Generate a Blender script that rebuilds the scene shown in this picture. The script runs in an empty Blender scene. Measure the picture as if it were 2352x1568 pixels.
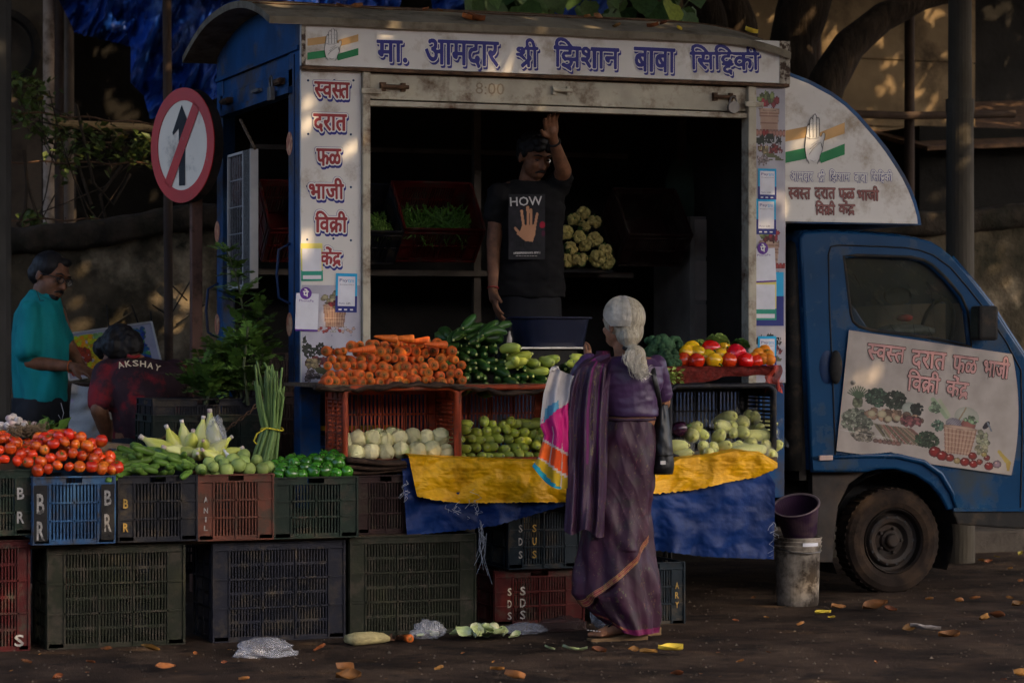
import bpy, bmesh, math, random
import numpy as np
from mathutils import Vector, Matrix, Euler, noise
PI = math.pi
R = math.radians
SC = bpy.context.scene
COL = SC.collection

# ------------------------------------------------------------------ camera
TH_C, TH_S = 0.9399, 0.3415
CAM = Vector((-3.204, -11.752, 1.31))
RV = Vector((TH_C, -TH_S, 0)); FV = Vector((TH_S, TH_C, 0)); UV_ = Vector((0, 0, 1))
FPX = 5888.0
cd = bpy.data.cameras.new('camera'); cam = bpy.data.objects.new('camera', cd); COL.objects.link(cam)
cam.location = CAM
cam.rotation_euler = (R(90), 0, -math.atan2(TH_S, TH_C))
cd.sensor_width = 36; cd.lens = 36 * FPX / 2352; cd.clip_start = 0.1; cd.clip_end = 500
cd.dof.use_dof = True; cd.dof.focus_distance = 11.9; cd.dof.aperture_fstop = 4.0
SC.camera = cam

# ------------------------------------------------------------------ sky, sun, exposure
SUN = Vector((0.50, -0.62, 0.60)).normalized()
w = bpy.data.worlds.new('World'); SC.world = w; w.use_nodes = True
nt = w.node_tree
sky = nt.nodes.new('ShaderNodeTexSky'); sky.sky_type = 'NISHITA'; sky.sun_disc = False
sky.sun_elevation = math.asin(SUN.z); sky.sun_rotation = math.atan2(SUN.x, SUN.y)
sky.dust_density = 5.0; sky.air_density = 0.6; sky.ozone_density = 1.0
nt.links.new(sky.outputs[0], nt.nodes['Background'].inputs[0])
nt.nodes['Background'].inputs[1].default_value = 0.15
sl = bpy.data.lights.new('sun', 'SUN'); sl.energy = 2.0; sl.angle = R(0.5); sl.color = (1.0, 0.72, 0.42)
so = bpy.data.objects.new('sun', sl); COL.objects.link(so)
so.rotation_euler = SUN.to_track_quat('Z', 'Y').to_euler()
SC.view_settings.view_transform = 'Standard'
try: SC.view_settings.look = 'None'
except Exception: pass
SC.view_settings.gamma = 1; SC.view_settings.use_curve_mapping = False
SC.view_settings.exposure = 1.95
SC.cycles.max_bounces = 6

# ------------------------------------------------------------------ pixel of the photograph -> place in the street
def P(px, py, Y=None, Z=None, X=None, D=None):
    d = FV + RV * ((px - 1176) / FPX) + UV_ * ((784 - py) / FPX)
    if D is not None: t = D
    elif Y is not None: t = (Y - CAM.y) / d.y
    elif X is not None: t = (X - CAM.x) / d.x
    else: t = (Z - CAM.z) / d.z
    return CAM + d * t

# ------------------------------------------------------------------ materials
MATS = {}
def s2l(c):
    return tuple((x / 12.92 if x <= .04045 else ((x + .055) / 1.055) ** 2.4) for x in c)
def mat(name, col, rough=.6, var=.18, scale=6, bump=0.0, bscale=40, dirt=None, metal=0.0, spec=.22, rnd=0.0, stretch=(1, 1, 1), alpha=None, trans=None, col2=None, c2scale=3, c2lo=.5, c2hi=.6, coat=0, sss=0):
    if name in MATS: return MATS[name]
    m = bpy.data.materials.new(name); m.use_nodes = True; MATS[name] = m
    n = m.node_tree.nodes; L = m.node_tree.links.new; b = n['Principled BSDF']
    tc = n.new('ShaderNodeTexCoord'); mp = n.new('ShaderNodeMapping'); mp.inputs['Scale'].default_value = stretch
    L(tc.outputs['Object'], mp.inputs['Vector'])
    oi = n.new('ShaderNodeObjectInfo')
    addv = n.new('ShaderNodeVectorMath'); addv.operation = 'ADD'
    sc_ = n.new('ShaderNodeVectorMath'); sc_.operation = 'SCALE'; sc_.inputs[3].default_value = 7.3
    comb = n.new('ShaderNodeCombineXYZ')
    for i in range(3): L(oi.outputs['Random'], comb.inputs[i])
    L(comb.outputs[0], sc_.inputs[0]); L(mp.outputs[0], addv.inputs[0]); L(sc_.outputs[0], addv.inputs[1])
    V = addv.outputs[0]
    def noi(s, det=4, rg=.6):
        t = n.new('ShaderNodeTexNoise'); t.inputs['Scale'].default_value = s; t.inputs['Detail'].default_value = det
        t.inputs['Roughness'].default_value = rg; L(V, t.inputs['Vector']); return t.outputs['Fac']
    def ramp(src, lo, hi, a=0.0, bb=1.0):
        r = n.new('ShaderNodeMapRange'); r.inputs[1].default_value = lo; r.inputs[2].default_value = hi
        r.inputs[3].default_value = a; r.inputs[4].default_value = bb; L(src, r.inputs[0]); return r.outputs[0]
    def mix(f, a, bb, mode='MIX'):
        x = n.new('ShaderNodeMix'); x.data_type = 'RGBA'; x.blend_type = mode
        if isinstance(f, (int, float)): x.inputs[0].default_value = f
        else: L(f, x.inputs[0])
        for k, q in ((6, a), (7, bb)):
            if isinstance(q, tuple): x.inputs[k].default_value = (*q[:3], 1)
            else: L(q, x.inputs[k])
        return x.outputs[2]
    c = tuple(col)
    dark = tuple(x * (1 - var * 1.6) for x in c); lite = tuple(min(1, x * (1 + var)) for x in c)
    out = mix(ramp(noi(scale), .3, .7), dark, lite)
    if col2: out = mix(ramp(noi(c2scale, 5), c2lo, c2hi), out, tuple(col2))
    if rnd:
        hv = n.new('ShaderNodeHueSaturation'); L(out, hv.inputs['Color'])
        L(ramp(oi.outputs['Random'], 0, 1, 1 - rnd, 1 + rnd), hv.inputs['Value'])
        m2 = n.new('ShaderNodeMath'); m2.operation = 'FRACT'; m3 = n.new('ShaderNodeMath'); m3.operation = 'MULTIPLY'; m3.inputs[1].default_value = 17.3
        L(oi.outputs['Random'], m3.inputs[0]); L(m3.outputs[0], m2.inputs[0])
        L(ramp(m2.outputs[0], 0, 1, .5 - rnd * .035, .5 + rnd * .035), hv.inputs['Hue'])
        out = hv.outputs['Color']
    if dirt:
        dc, amt, ds = dirt
        f = ramp(noi(ds, 8, .7), .62 - amt * .3, .75 - amt * .2)
        out = mix(f, out, tuple(dc))
        L(ramp(f, 0, 1, rough, min(1, rough + .3)), b.inputs['Roughness'])
    else:
        L(ramp(noi(scale * 2.3), .2, .8, max(.03, rough - .08), min(1, rough + .1)), b.inputs['Roughness'])
    L(out, b.inputs['Base Color'])
    b.inputs['Metallic'].default_value = metal; b.inputs['Specular IOR Level'].default_value = spec
    if coat: b.inputs['Coat Weight'].default_value = coat
    if sss: b.inputs['Subsurface Weight'].default_value = sss; b.inputs['Subsurface Radius'].default_value = (.02, .008, .004)
    if bump:
        bp = n.new('ShaderNodeBump'); bp.inputs['Strength'].default_value = 1; bp.inputs['Distance'].default_value = bump
        L(noi(bscale, 6, .65), bp.inputs['Height']); L(bp.outputs[0], b.inputs['Normal'])
    if alpha is not None: b.inputs['Alpha'].default_value = alpha
    if trans is not None: b.inputs['Transmission Weight'].default_value = trans
    return m
def vmat(name='print', rough=.45, bump=0.0, dirt=None):
    if name in MATS: return MATS[name]
    m = bpy.data.materials.new(name); m.use_nodes = True; MATS[name] = m
    n = m.node_tree.nodes; L = m.node_tree.links.new; b = n['Principled BSDF']
    a = n.new('ShaderNodeAttribute'); a.attribute_name = 'Col'
    t = n.new('ShaderNodeTexNoise'); t.inputs['Scale'].default_value = 9; t.inputs['Detail'].default_value = 7
    tc = n.new('ShaderNodeTexCoord'); L(tc.outputs['Object'], t.inputs['Vector'])
    r = n.new('ShaderNodeMapRange'); r.inputs[1].default_value = .35; r.inputs[2].default_value = .65; r.inputs[3].default_value = .78; r.inputs[4].default_value = 1.0
    L(t.outputs['Fac'], r.inputs[0])
    x = n.new('ShaderNodeVectorMath'); x.operation = 'SCALE'; L(a.outputs['Color'], x.inputs[0]); L(r.outputs[0], x.inputs[3])
    L(x.outputs[0], b.inputs['Base Color']); b.inputs['Roughness'].default_value = rough; b.inputs['Specular IOR Level'].default_value = .3
    if bump:
        bp = n.new('ShaderNodeBump'); bp.inputs['Strength'].default_value = 1; bp.inputs['Distance'].default_value = bump
        t2 = n.new('ShaderNodeTexNoise'); t2.inputs['Scale'].default_value = 25; L(tc.outputs['Object'], t2.inputs['Vector'])
        L(t2.outputs['Fac'], bp.inputs['Height']); L(bp.outputs[0], b.inputs['Normal'])
    return m

# ------------------------------------------------------------------ mesh builder
class MB:
    def __init__(s): s.v = []; s.f = []; s.mi = []; s.M = None; s.cur = 0
    def add(s, vs, fs, mi=None):
        o = len(s.v)
        if s.M is not None: vs = [s.M @ Vector(p) for p in vs]
        s.v += [tuple(p) for p in vs]; s.f += [tuple(i + o for i in f) for f in fs]
        s.mi += [s.cur if mi is None else mi] * len(fs); return s
    def box(s, x0, x1, y0, y1, z0, z1, mi=None):
        vs = [(x, y, z) for z in (z0, z1) for y in (y0, y1) for x in (x0, x1)]
        return s.add(vs, [(0, 2, 3, 1), (4, 5, 7, 6), (0, 1, 5, 4), (2, 6, 7, 3), (0, 4, 6, 2), (1, 3, 7, 5)], mi)
    def tube(s, pts, rad, n=8, caps=True, mi=None, closed=False):
        pts = [Vector(p) for p in pts]; N = len(pts)
        if not isinstance(rad, (list, tuple)): rad = [rad] * N
        vs = []; fs = []; up = None
        for i, p in enumerate(pts):
            if closed: t = pts[(i + 1) % N] - pts[i - 1]
            else: t = pts[min(i + 1, N - 1)] - pts[max(i - 1, 0)]
            t = t.normalized() if t.length > 1e-9 else Vector((0, 0, 1))
            if up is None: up = Vector((0, 0, 1)) if abs(t.z) < .9 else Vector((1, 0, 0))
            a = t.cross(up)
            a = a.normalized() if a.length > 1e-6 else t.orthogonal().normalized()
            b = a.cross(t).normalized(); up = b
            r = rad[i]; r = (r, r) if not isinstance(r, tuple) else r
            for k in range(n):
                q = 2 * PI * k / n
                vs.append(p + a * math.cos(q) * r[0] + b * math.sin(q) * r[1])
        for i in range(N if closed else N - 1):
            j = (i + 1) % N
            for k in range(n):
                k2 = (k + 1) % n
                fs.append((i * n + k, i * n + k2, j * n + k2, j * n + k))
        if caps and not closed:
            fs.append(tuple(range(n))[::-1]); fs.append(tuple(range((N - 1) * n, N * n)))
        return s.add(vs, fs, mi)
    def lathe(s, prof, n=12, mi=None, M=None, fr=None, caps=True):
        vs = []; fs = []; N = len(prof)
        for i, (r, z) in enumerate(prof):
            for k in range(n):
                q = 2 * PI * k / n; rr = r * (fr(q, i) if fr else 1)
                p = Vector((rr * math.cos(q), rr * math.sin(q), z)); vs.append(M @ p if M else p)
        for i in range(N - 1):
            for k in range(n):
                k2 = (k + 1) % n; fs.append((i * n + k, i * n + k2, (i + 1) * n + k2, (i + 1) * n + k))
        if caps: fs.append(tuple(range(n))[::-1]); fs.append(tuple(range((N - 1) * n, N * n)))
        return s.add(vs, fs, mi)
    def grid(s, fn, nu, nv, mi=None, closed_u=False):
        vs = [fn(i / nu, j / nv) for j in range(nv + 1) for i in range(nu + 1)]
        W = nu + 1
        fs = [(j * W + i, j * W + i + 1, (j + 1) * W + i + 1, (j + 1) * W + i) for j in range(nv) for i in range(nu)]
        return s.add(vs, fs, mi)
    def ball(s, c, r, nu=12, nv=8, fn=None, mi=None):
        c = Vector(c); r = (r, r, r) if isinstance(r, (int, float)) else r
        prof = []; vs = []; fs = []
        for j in range(nv + 1):
            a = PI * j / nv
            for i in range(nu):
                q = 2 * PI * i / nu
                d = Vector((math.sin(a) * math.cos(q), math.sin(a) * math.sin(q), math.cos(a)))
                k = fn(d) if fn else 1
                vs.append(c + Vector((d.x * r[0], d.y * r[1], d.z * r[2])) * k)
        for j in range(nv):
            for i in range(nu):
                i2 = (i + 1) % nu; fs.append((j * nu + i, (j + 1) * nu + i, (j + 1) * nu + i2, j * nu + i2))
        return s.add(vs, fs, mi)
    def prism(s, poly, d, mi=None):   # poly: list of world points, extruded by vector d
        n = len(poly); d = Vector(d); vs = [Vector(p) for p in poly] + [Vector(p) + d for p in poly]
        return s.add(vs, [tuple(range(n)), tuple(range(2 * n - 1, n - 1, -1))] + [(i, i + n, (i + 1) % n + n, (i + 1) % n) for i in range(n)], mi)
    def mesh(s, name, mats, smooth=False, weld=False):
        me = bpy.data.meshes.new(name); me.from_pydata(s.v, [], s.f)
        if not isinstance(mats, (list, tuple)): mats = [mats]
        for m in mats: me.materials.append(m)
        if len(mats) > 1: me.polygons.foreach_set('material_index', s.mi)
        bm = bmesh.new(); bm.from_mesh(me)
        if weld: bmesh.ops.remove_doubles(bm, verts=bm.verts, dist=1e-5)
        bmesh.ops.recalc_face_normals(bm, faces=bm.faces); bm.to_mesh(me); bm.free()
        if smooth is True: me.polygons.foreach_set('use_smooth', [True] * len(me.polygons))
        elif smooth: me.shade_auto_smooth(angle=R(smooth)) if hasattr(me, 'shade_auto_smooth') else None
        me.update(); return me
    def build(s, name, mats, parent=None, smooth=False, local=False, weld=False, bevel=0):
        if parent is not None and not local:
            o = worldloc(parent); s.v = [(p[0] - o.x, p[1] - o.y, p[2] - o.z) for p in s.v]
        me = s.mesh(name, mats, smooth, weld)
        if bevel:
            bm = bmesh.new(); bm.from_mesh(me); bmesh.ops.remove_doubles(bm, verts=bm.verts, dist=1e-5)
            es = [e for e in bm.edges if len(e.link_faces) == 2 and e.calc_face_angle(0) > .6]
            bmesh.ops.bevel(bm, geom=es, offset=bevel, segments=2, affect='EDGES', profile=.6); bm.to_mesh(me); bm.free()
        return link(name, me, parent)
def worldloc(o):
    v = Vector(o.location)
    while o.parent: o = o.parent; v = v + Vector(o.location)
    return v
def link(name, data, parent=None):
    o = bpy.data.objects.new(name, data); COL.objects.link(o)
    if parent is not None: o.parent = parent
    return o
def tag(o, label=None, cat=None, group=None, kind=None):
    if label: o['label'] = label
    if cat: o['category'] = cat
    if group: o['group'] = group
    if kind: o['kind'] = kind
    return o
def thing(name, label, cat, loc=(0, 0, 0), group=None):
    o = bpy.data.objects.new(name, None); COL.objects.link(o); o.location = loc; o.empty_display_size = .1
    return tag(o, label, cat, group)
KIDS = {}
def kids(o): return [c for c in COL.objects if c.parent == o]
def copy_tree(o, parent=None, ch=None):
    c = o.copy(); COL.objects.link(c)
    if parent is not None: c.parent = parent
    for k in list(o.children): copy_tree(k, c)
    return c
def place(o, loc, rot=(0, 0, 0), scale=1, label=None, group=None):
    o.location = loc; o.rotation_euler = rot
    o.scale = (scale,) * 3 if isinstance(scale, (int, float)) else scale
    if label: o['label'] = label
    if group: o['group'] = group
    return o
def put(protos, used, loc, rot, scale, label, group, cat, name):
    """first use moves the source thing itself, later ones copy it"""
    p = random.choice(protos)
    if p.name in used: o = p.copy(); COL.objects.link(o); [copy_tree(k, o) for k in list(p.children)]
    else: used.add(p.name); o = p
    place(o, loc, rot, scale); tag(o, label, cat, group); return o

def meshed(prims, name, mats, parent, voxel=.006, smooth=6, disp=None, keep=None):
    """one continuous skin over overlapping solids"""
    me = prims.mesh(name, mats if isinstance(mats, (list, tuple)) else [mats])
    o = bpy.data.objects.new(name, me); COL.objects.link(o)
    r = o.modifiers.new('r', 'REMESH'); r.mode = 'VOXEL'; r.voxel_size = voxel; r.use_smooth_shade = True
    if smooth:
        s = o.modifiers.new('s', 'SMOOTH'); s.iterations = smooth; s.factor = .5
    dg = bpy.context.evaluated_depsgraph_get(); dg.update()
    m2 = bpy.data.meshes.new_from_object(o.evaluated_get(dg)); bpy.data.objects.remove(o); bpy.data.meshes.remove(me)
    n = len(m2.vertices); co = np.empty(n * 3, np.float32); m2.vertices.foreach_get('co', co); co = co.reshape(-1, 3)
    nr = np.empty(n * 3, np.float32); m2.vertices.foreach_get('normal', nr); nr = nr.reshape(-1, 3)
    if disp is not None: co = co + nr * disp(co)[:, None]
    if parent is not None:
        l = worldloc(parent); co = co - np.array([l.x, l.y, l.z], np.float32)
    m2.vertices.foreach_set('co', co.ravel().astype(np.float32)); m2.materials.clear()
    for m in (mats if isinstance(mats, (list, tuple)) else [mats]): m2.materials.append(m)
    m2.polygons.foreach_set('use_smooth', [True] * len(m2.polygons)); m2.polygons.foreach_set('material_index', [0] * len(m2.polygons))
    m2.update(); m2.name = name
    return link(name, m2, parent)
def cap(mb, a, b, ra, rb, n=12, mi=None, sq=1.0, side=None):
    """tapered limb with round ends"""
    a = Vector(a); b = Vector(b); t = (b - a).normalized(); pts = []; rs = []
    for q in (0.15, .5, .8): pts.append(a - t * ra * math.cos(q * PI / 2)); rs.append(ra * math.sin(q * PI / 2))
    for k in (0, .5, 1): pts.append(a.lerp(b, k)); rs.append(ra + (rb - ra) * k)
    for q in (.8, .5, .15): pts.append(b + t * rb * math.cos(q * PI / 2)); rs.append(rb * math.sin(q * PI / 2))
    return mb.tube(pts, rs, n, mi=mi)
def loft(mb, secs, n=20, mi=None):
    """secs: (centre, half width vector, half depth vector)"""
    vs = []; fs = []
    for c, a, b in secs:
        c = Vector(c); a = Vector(a); b = Vector(b)
        for k in range(n):
            q = 2 * PI * k / n; cx, sy = math.cos(q), math.sin(q)
            vs.append(c + a * cx + b * sy)
    for i in range(len(secs) - 1):
        for k in range(n): fs.append((i * n + k, i * n + (k + 1) % n, (i + 1) * n + (k + 1) % n, (i + 1) * n + k))
    fs.append(tuple(range(n))[::-1]); fs.append(tuple(range((len(secs) - 1) * n, len(secs) * n)))
    return mb.add(vs, fs, mi)

# ------------------------------------------------------------------ flat shapes with holes (curve fill)
def fill2d(loops, depth=0.0, bevel=0.0, res=2):
    cu = bpy.data.curves.new('c', 'CURVE'); cu.dimensions = '2D'; cu.fill_mode = 'BOTH'; cu.extrude = depth / 2; cu.bevel_depth = bevel; cu.bevel_resolution = 1
    for l in loops:
        sp = cu.splines.new('POLY'); sp.points.add(len(l) - 1)
        for p, q in zip(sp.points, l): p.co = (q[0], q[1], 0, 1)
        sp.use_cyclic_u = True
    o = bpy.data.objects.new('c', cu); COL.objects.link(o)
    dg = bpy.context.evaluated_depsgraph_get(); dg.update()
    me = bpy.data.meshes.new_from_object(o.evaluated_get(dg)); bpy.data.objects.remove(o); bpy.data.curves.remove(cu)
    return me
def frame_mat(org, ux, uy):
    ux = Vector(ux).normalized(); uy = Vector(uy); uy = (uy - ux * uy.dot(ux)).normalized(); n = ux.cross(uy)
    M = Matrix.Identity(4)
    for i in range(3): M[i][0] = ux[i]; M[i][1] = uy[i]; M[i][2] = n[i]; M[i][3] = org[i]
    return M
def place_flat(me, name, m, M, parent=None):
    me.transform(M)
    if parent is not None: me.transform(Matrix.Translation(-worldloc(parent)))
    me.materials.clear()
    for x in (m if isinstance(m, (list, tuple)) else [m]): me.materials.append(x)
    me.name = name
    return link(name, me, parent)
def latin(s, h, extra=0):
    cu = bpy.data.curves.new('t', 'FONT'); cu.body = s; cu.size = 1; cu.offset = extra; cu.resolution_u = 2
    o = bpy.data.objects.new('t', cu); COL.objects.link(o)
    dg = bpy.context.evaluated_depsgraph_get(); dg.update()
    me = bpy.data.meshes.new_from_object(o.evaluated_get(dg)); bpy.data.objects.remove(o); bpy.data.curves.remove(cu)
    co = np.array([v.co[:] for v in me.vertices]); lo = co.min(0); hi = co.max(0)
    k = h / (hi[1] - lo[1])
    me.transform(Matrix.Scale(k, 4) @ Matrix.Translation((-lo[0], -lo[1], 0))); return me, (hi[0] - lo[0]) * k
def merge_meshes(lst):
    V = []; F = []
    for me in lst:
        o = len(V); V += [tuple(v.co) for v in me.vertices]; F += [tuple(i + o for i in p.vertices) for p in me.polygons]
    me = bpy.data.meshes.new('m'); me.from_pydata(V, [], F); return me

# ------------------------------------------------------------------ Devanagari lettering
GL = {"म":[299,[[255,275,255,0,214,0,214,125,104,125,102,92,96,83,84,76,60,82,36,103,23,124,20,143,30,157,63,161,63,275,0,275,0,311,306,311,306,275],[214,275,104,275,104,161,214,161]]],"अ":[382,[[235,109,229,78,222,67,200,50,172,41,135,42,115,48,80,72,63,91,15,178,50,191,84,124,109,94,123,84,153,77,177,81,193,97,196,114,190,139,167,167,159,174,130,171,128,206,167,213,186,230,190,247,183,268,166,279,142,281,118,276,86,263,73,297,105,310,137,316,167,315,197,305,218,286,230,248,221,213,196,188,206,178,243,175,297,182,297,275,261,275,261,311,390,311,390,275,338,275,338,0,297,0,297,145,228,141]]],"आ":[511,[[235,109,229,78,222,67,200,50,172,41,135,42,115,48,80,72,63,91,15,178,50,191,84,124,109,94,123,84,153,77,177,81,193,97,196,114,190,139,167,167,159,174,130,171,128,206,167,213,186,230,190,247,183,268,166,279,142,281,118,276,86,263,73,297,105,310,137,316,167,315,197,305,218,286,230,248,221,213,196,188,206,178,243,175,297,182,297,275,261,275,261,311,519,311,519,275,467,275,467,0,427,0,427,275,338,275,338,0,297,0,297,145,228,141]]],"द":[260,[[207,-29,171,37,122,35,71,51,40,78,26,110,25,156,40,188,60,207,80,218,148,228,148,275,0,275,0,311,267,311,267,275,188,275,188,193,137,192,100,184,77,169,65,146,64,118,74,96,94,80,108,74,156,71,156,103,175,118,197,119,219,108,230,88,229,67,219,52,205,43,240,-12]]],"र":[205,[[198,21,171,-6,79,79,44,120,23,153,22,179,37,194,69,193,91,175,114,192,127,225,126,257,120,275,0,275,0,311,212,311,212,275,160,275,166,255,167,216,162,193,151,173,127,150,84,127,136,73]]],"श":[340,[[61,95,38,99,27,108,20,128,25,145,34,153,52,157,71,153,96,138,118,149,137,168,149,192,152,235,144,257,130,274,111,282,81,279,69,263,77,238,101,224,135,220,127,185,85,192,56,209,39,232,33,259,37,282,51,300,72,312,102,316,136,310,165,292,179,273,189,249,192,220,188,187,175,156,154,130,127,111,171,67,207,22,175,-1,129,59,90,97],[296,275,296,0,255,0,255,275,211,275,211,311,348,311,348,275]]],"झ":[378,[[136,111,107,108,81,99,69,106,34,141,26,164,25,183,36,209,62,227,97,232,157,233,157,275,0,275,0,311,386,311,386,275,334,275,334,0,293,0,293,105,269,100,219,101,222,62,212,36,191,17,145,2,208,-20,191,-55,88,1,51,6,34,13,25,25,24,38,31,51,39,56,66,55,97,35,110,34,153,40,172,50,182,66,180,91,164,106],[240,134,293,142,293,275,198,275,198,197,84,196,73,191,65,179,69,158,87,139,138,147]]],"न":[278,[[0,311,285,311,285,275,233,275,233,0,193,0,193,149,102,149,98,105,91,98,77,94,64,97,45,110,28,130,19,152,22,174,41,184,193,185,193,275,0,275]]],"ब":[286,[[293,275,241,275,241,0,201,0,201,83,158,63,107,60,70,70,50,82,36,99,26,119,23,143,31,181,53,209,70,219,109,231,185,227,182,193,115,196,183,112,201,128,201,275,0,275,0,311,293,311],[64,144,68,121,89,99,121,92,154,98,84,185,69,168]]],"स":[338,[[294,275,294,0,253,0,253,133,224,127,179,126,106,139,84,127,132,73,190,21,163,-6,76,79,37,128,23,153,22,179,37,194,69,193,91,175,99,186,109,229,101,275,0,275,0,311,346,311,346,275],[185,161,253,170,253,275,141,275,147,256,149,219,144,193,131,167]]],"क":[381,[[389,275,226,275,226,175,253,193,268,198,300,198,338,179,353,154,358,120,354,83,340,45,326,20,290,40,310,77,317,108,313,147,297,162,267,163,240,145,226,129,226,0,186,0,186,87,146,64,101,60,59,74,42,88,30,107,23,145,30,181,51,209,65,219,101,231,170,227,167,191,111,195,80,183,65,157,64,134,72,114,95,97,125,95,153,105,186,130,186,275,0,275,0,311,389,311]]],"व":[278,[[286,275,234,275,234,0,194,0,194,83,152,63,103,60,69,70,35,99,26,119,23,143,30,181,52,209,67,219,105,231,177,227,175,191,115,195,81,182,65,155,64,132,72,113,97,97,130,95,162,105,194,130,194,275,0,275,0,311,286,311]]],"त":[285,[[241,275,241,0,200,0,200,164,119,163,92,159,75,150,66,137,63,119,68,94,82,71,136,20,109,-6,56,44,34,76,23,109,26,145,47,176,82,194,120,199,200,200,200,275,0,275,0,311,292,311,292,275]]],"फ":[385,[[230,275,230,175,257,193,280,199,304,198,331,188,351,167,357,154,363,120,361,96,351,58,330,20,294,40,318,87,323,119,320,139,312,154,293,164,272,163,258,156,230,128,230,0,190,0,190,97,153,77,114,73,74,88,52,114,40,163,40,275,0,275,0,311,393,311,393,275],[80,275,80,167,87,129,100,115,115,109,143,111,161,117,190,139,190,275]]],"ळ":[380,[[0,275,0,311,388,311,388,275,297,275,297,216,331,196,353,159,356,112,340,67,316,44,282,33,232,38,183,72,158,45,129,34,97,33,65,43,41,65,26,98,26,152,40,185,56,201,76,213,111,220,136,217,158,209,197,180,225,208,257,219,257,275],[202,107,200,102,208,94,239,72,264,68,293,75,308,89,316,112,316,141,309,163,288,181,271,184,253,181,225,154],[64,125,67,98,77,81,92,71,118,68,134,75,148,88,180,150,141,179,106,183,87,176,72,162]]],"भ":[352,[[87,316,127,308,154,282,165,246,166,161,267,161,267,275,201,275,201,311,359,311,359,275,307,275,307,0,267,0,267,125,166,125,164,92,159,83,146,76,122,82,94,108,82,134,86,151,98,159,127,161,126,234,121,260,110,276,85,284,68,280,57,266,60,248,69,239,109,230,105,195,71,201,45,213,29,232,23,260,28,285,42,303,63,313]]],"ज":[371,[[327,275,327,0,286,0,286,185,189,187,212,161,223,141,228,120,226,88,219,71,200,52,183,44,155,40,117,49,81,76,48,125,16,201,51,213,87,131,112,96,139,79,168,79,179,85,187,96,189,124,174,155,137,189,151,221,286,221,286,275,0,275,0,311,379,311,379,275]]],"प":[284,[[240,275,240,0,199,0,199,96,159,77,117,73,76,87,53,112,43,139,40,164,40,275,0,275,0,311,292,311,292,275],[199,275,80,275,82,152,86,133,102,115,120,109,151,111,177,123,199,140]]],"ा":[130,[[85,275,85,0,45,0,45,275,0,275,0,311,137,311,137,275]]],"ि":[130,[[45,275,0,275,0,311,40,311,27,355,34,397,43,412,71,435,110,447,167,446,230,426,284,389,331,338,352,308,310,308,271,353,230,386,187,405,125,411,98,404,78,389,68,369,67,350,83,311,137,311,137,275,85,275,85,0,45,0]]],"ी":[130,[[-93,308,-109,357,-105,404,-89,427,-77,436,-64,443,-31,448,9,440,38,416,61,373,82,311,137,311,137,275,85,275,85,0,45,0,45,275,0,275,0,311,44,311,14,388,6,399,-16,411,-38,412,-53,406,-64,394,-70,367,-67,343,-53,308]]],"े":[0,[[-85,308,-105,370,-122,396,-149,411,-193,405,-205,441,-172,448,-134,445,-112,435,-94,418,-69,375,-47,308]]],"ं":[0,[[-93,386,-84,407,-65,415,-46,407,-38,386,-46,366,-65,357,-84,366]]],".":[110,[[55,56,33,47,25,26,33,4,55,-5,76,4,85,26,76,47]]],"्":[0,[[-90,-22,-49,-20,-6,-32,29,-56,76,-114,47,-134,9,-86,-16,-67,-46,-58,-84,-59]]],"ह":[265,[[161,35,184,45,199,60,201,83,193,98,179,108,155,114,110,111,87,100,74,84,69,62,72,39,84,17,98,0,151,-45,124,-71,54,-5,43,11,31,46,33,91,58,124,38,153,35,183,45,209,72,227,105,232,181,233,181,275,0,275,0,311,273,311,273,275,221,275,221,197,93,196,76,183,77,160,92,142,129,150,173,147,208,134,230,112,240,86,239,63,224,29,203,12,174,1]]]}
def rast(poly_sets, x0, y0, nx, ny, c):
    """even-odd fill of contours on a grid of cell size c"""
    m = np.zeros((ny, nx), bool); ys = y0 + (np.arange(ny) + .5) * c; xs = x0 + (np.arange(nx) + .5) * c
    for pts in poly_sets:
        a = np.array(pts); b = np.roll(a, -1, 0)
        for j, y in enumerate(ys):
            hit = ((a[:, 1] <= y) & (b[:, 1] > y)) | ((b[:, 1] <= y) & (a[:, 1] > y))
            if hit.any():
                p, q = a[hit], b[hit]
                X = p[:, 0] + (y - p[:, 1]) / (q[:, 1] - p[:, 1]) * (q[:, 0] - p[:, 0])
                for xx in X: m[j] ^= xs > xx
    return m
def glyph_polys(ch, ox, sx=1, sy=1, oy=0, tx=0):
    out = []
    for p in GL[ch][1]:
        out.append([((p[i] / 500) * sx + ox, (p[i + 1] / 500) * sy + oy) for i in range(0, len(p), 2)])
    return out
def seg_poly(a, b, w):
    d = Vector((b[0] - a[0], b[1] - a[1])).normalized() * w; n = Vector((-d.y, d.x))
    return [(a[0] + n.x, a[1] + n.y), (b[0] + n.x, b[1] + n.y), (b[0] - n.x, b[1] - n.y), (a[0] - n.x, a[1] - n.y)]
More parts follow.
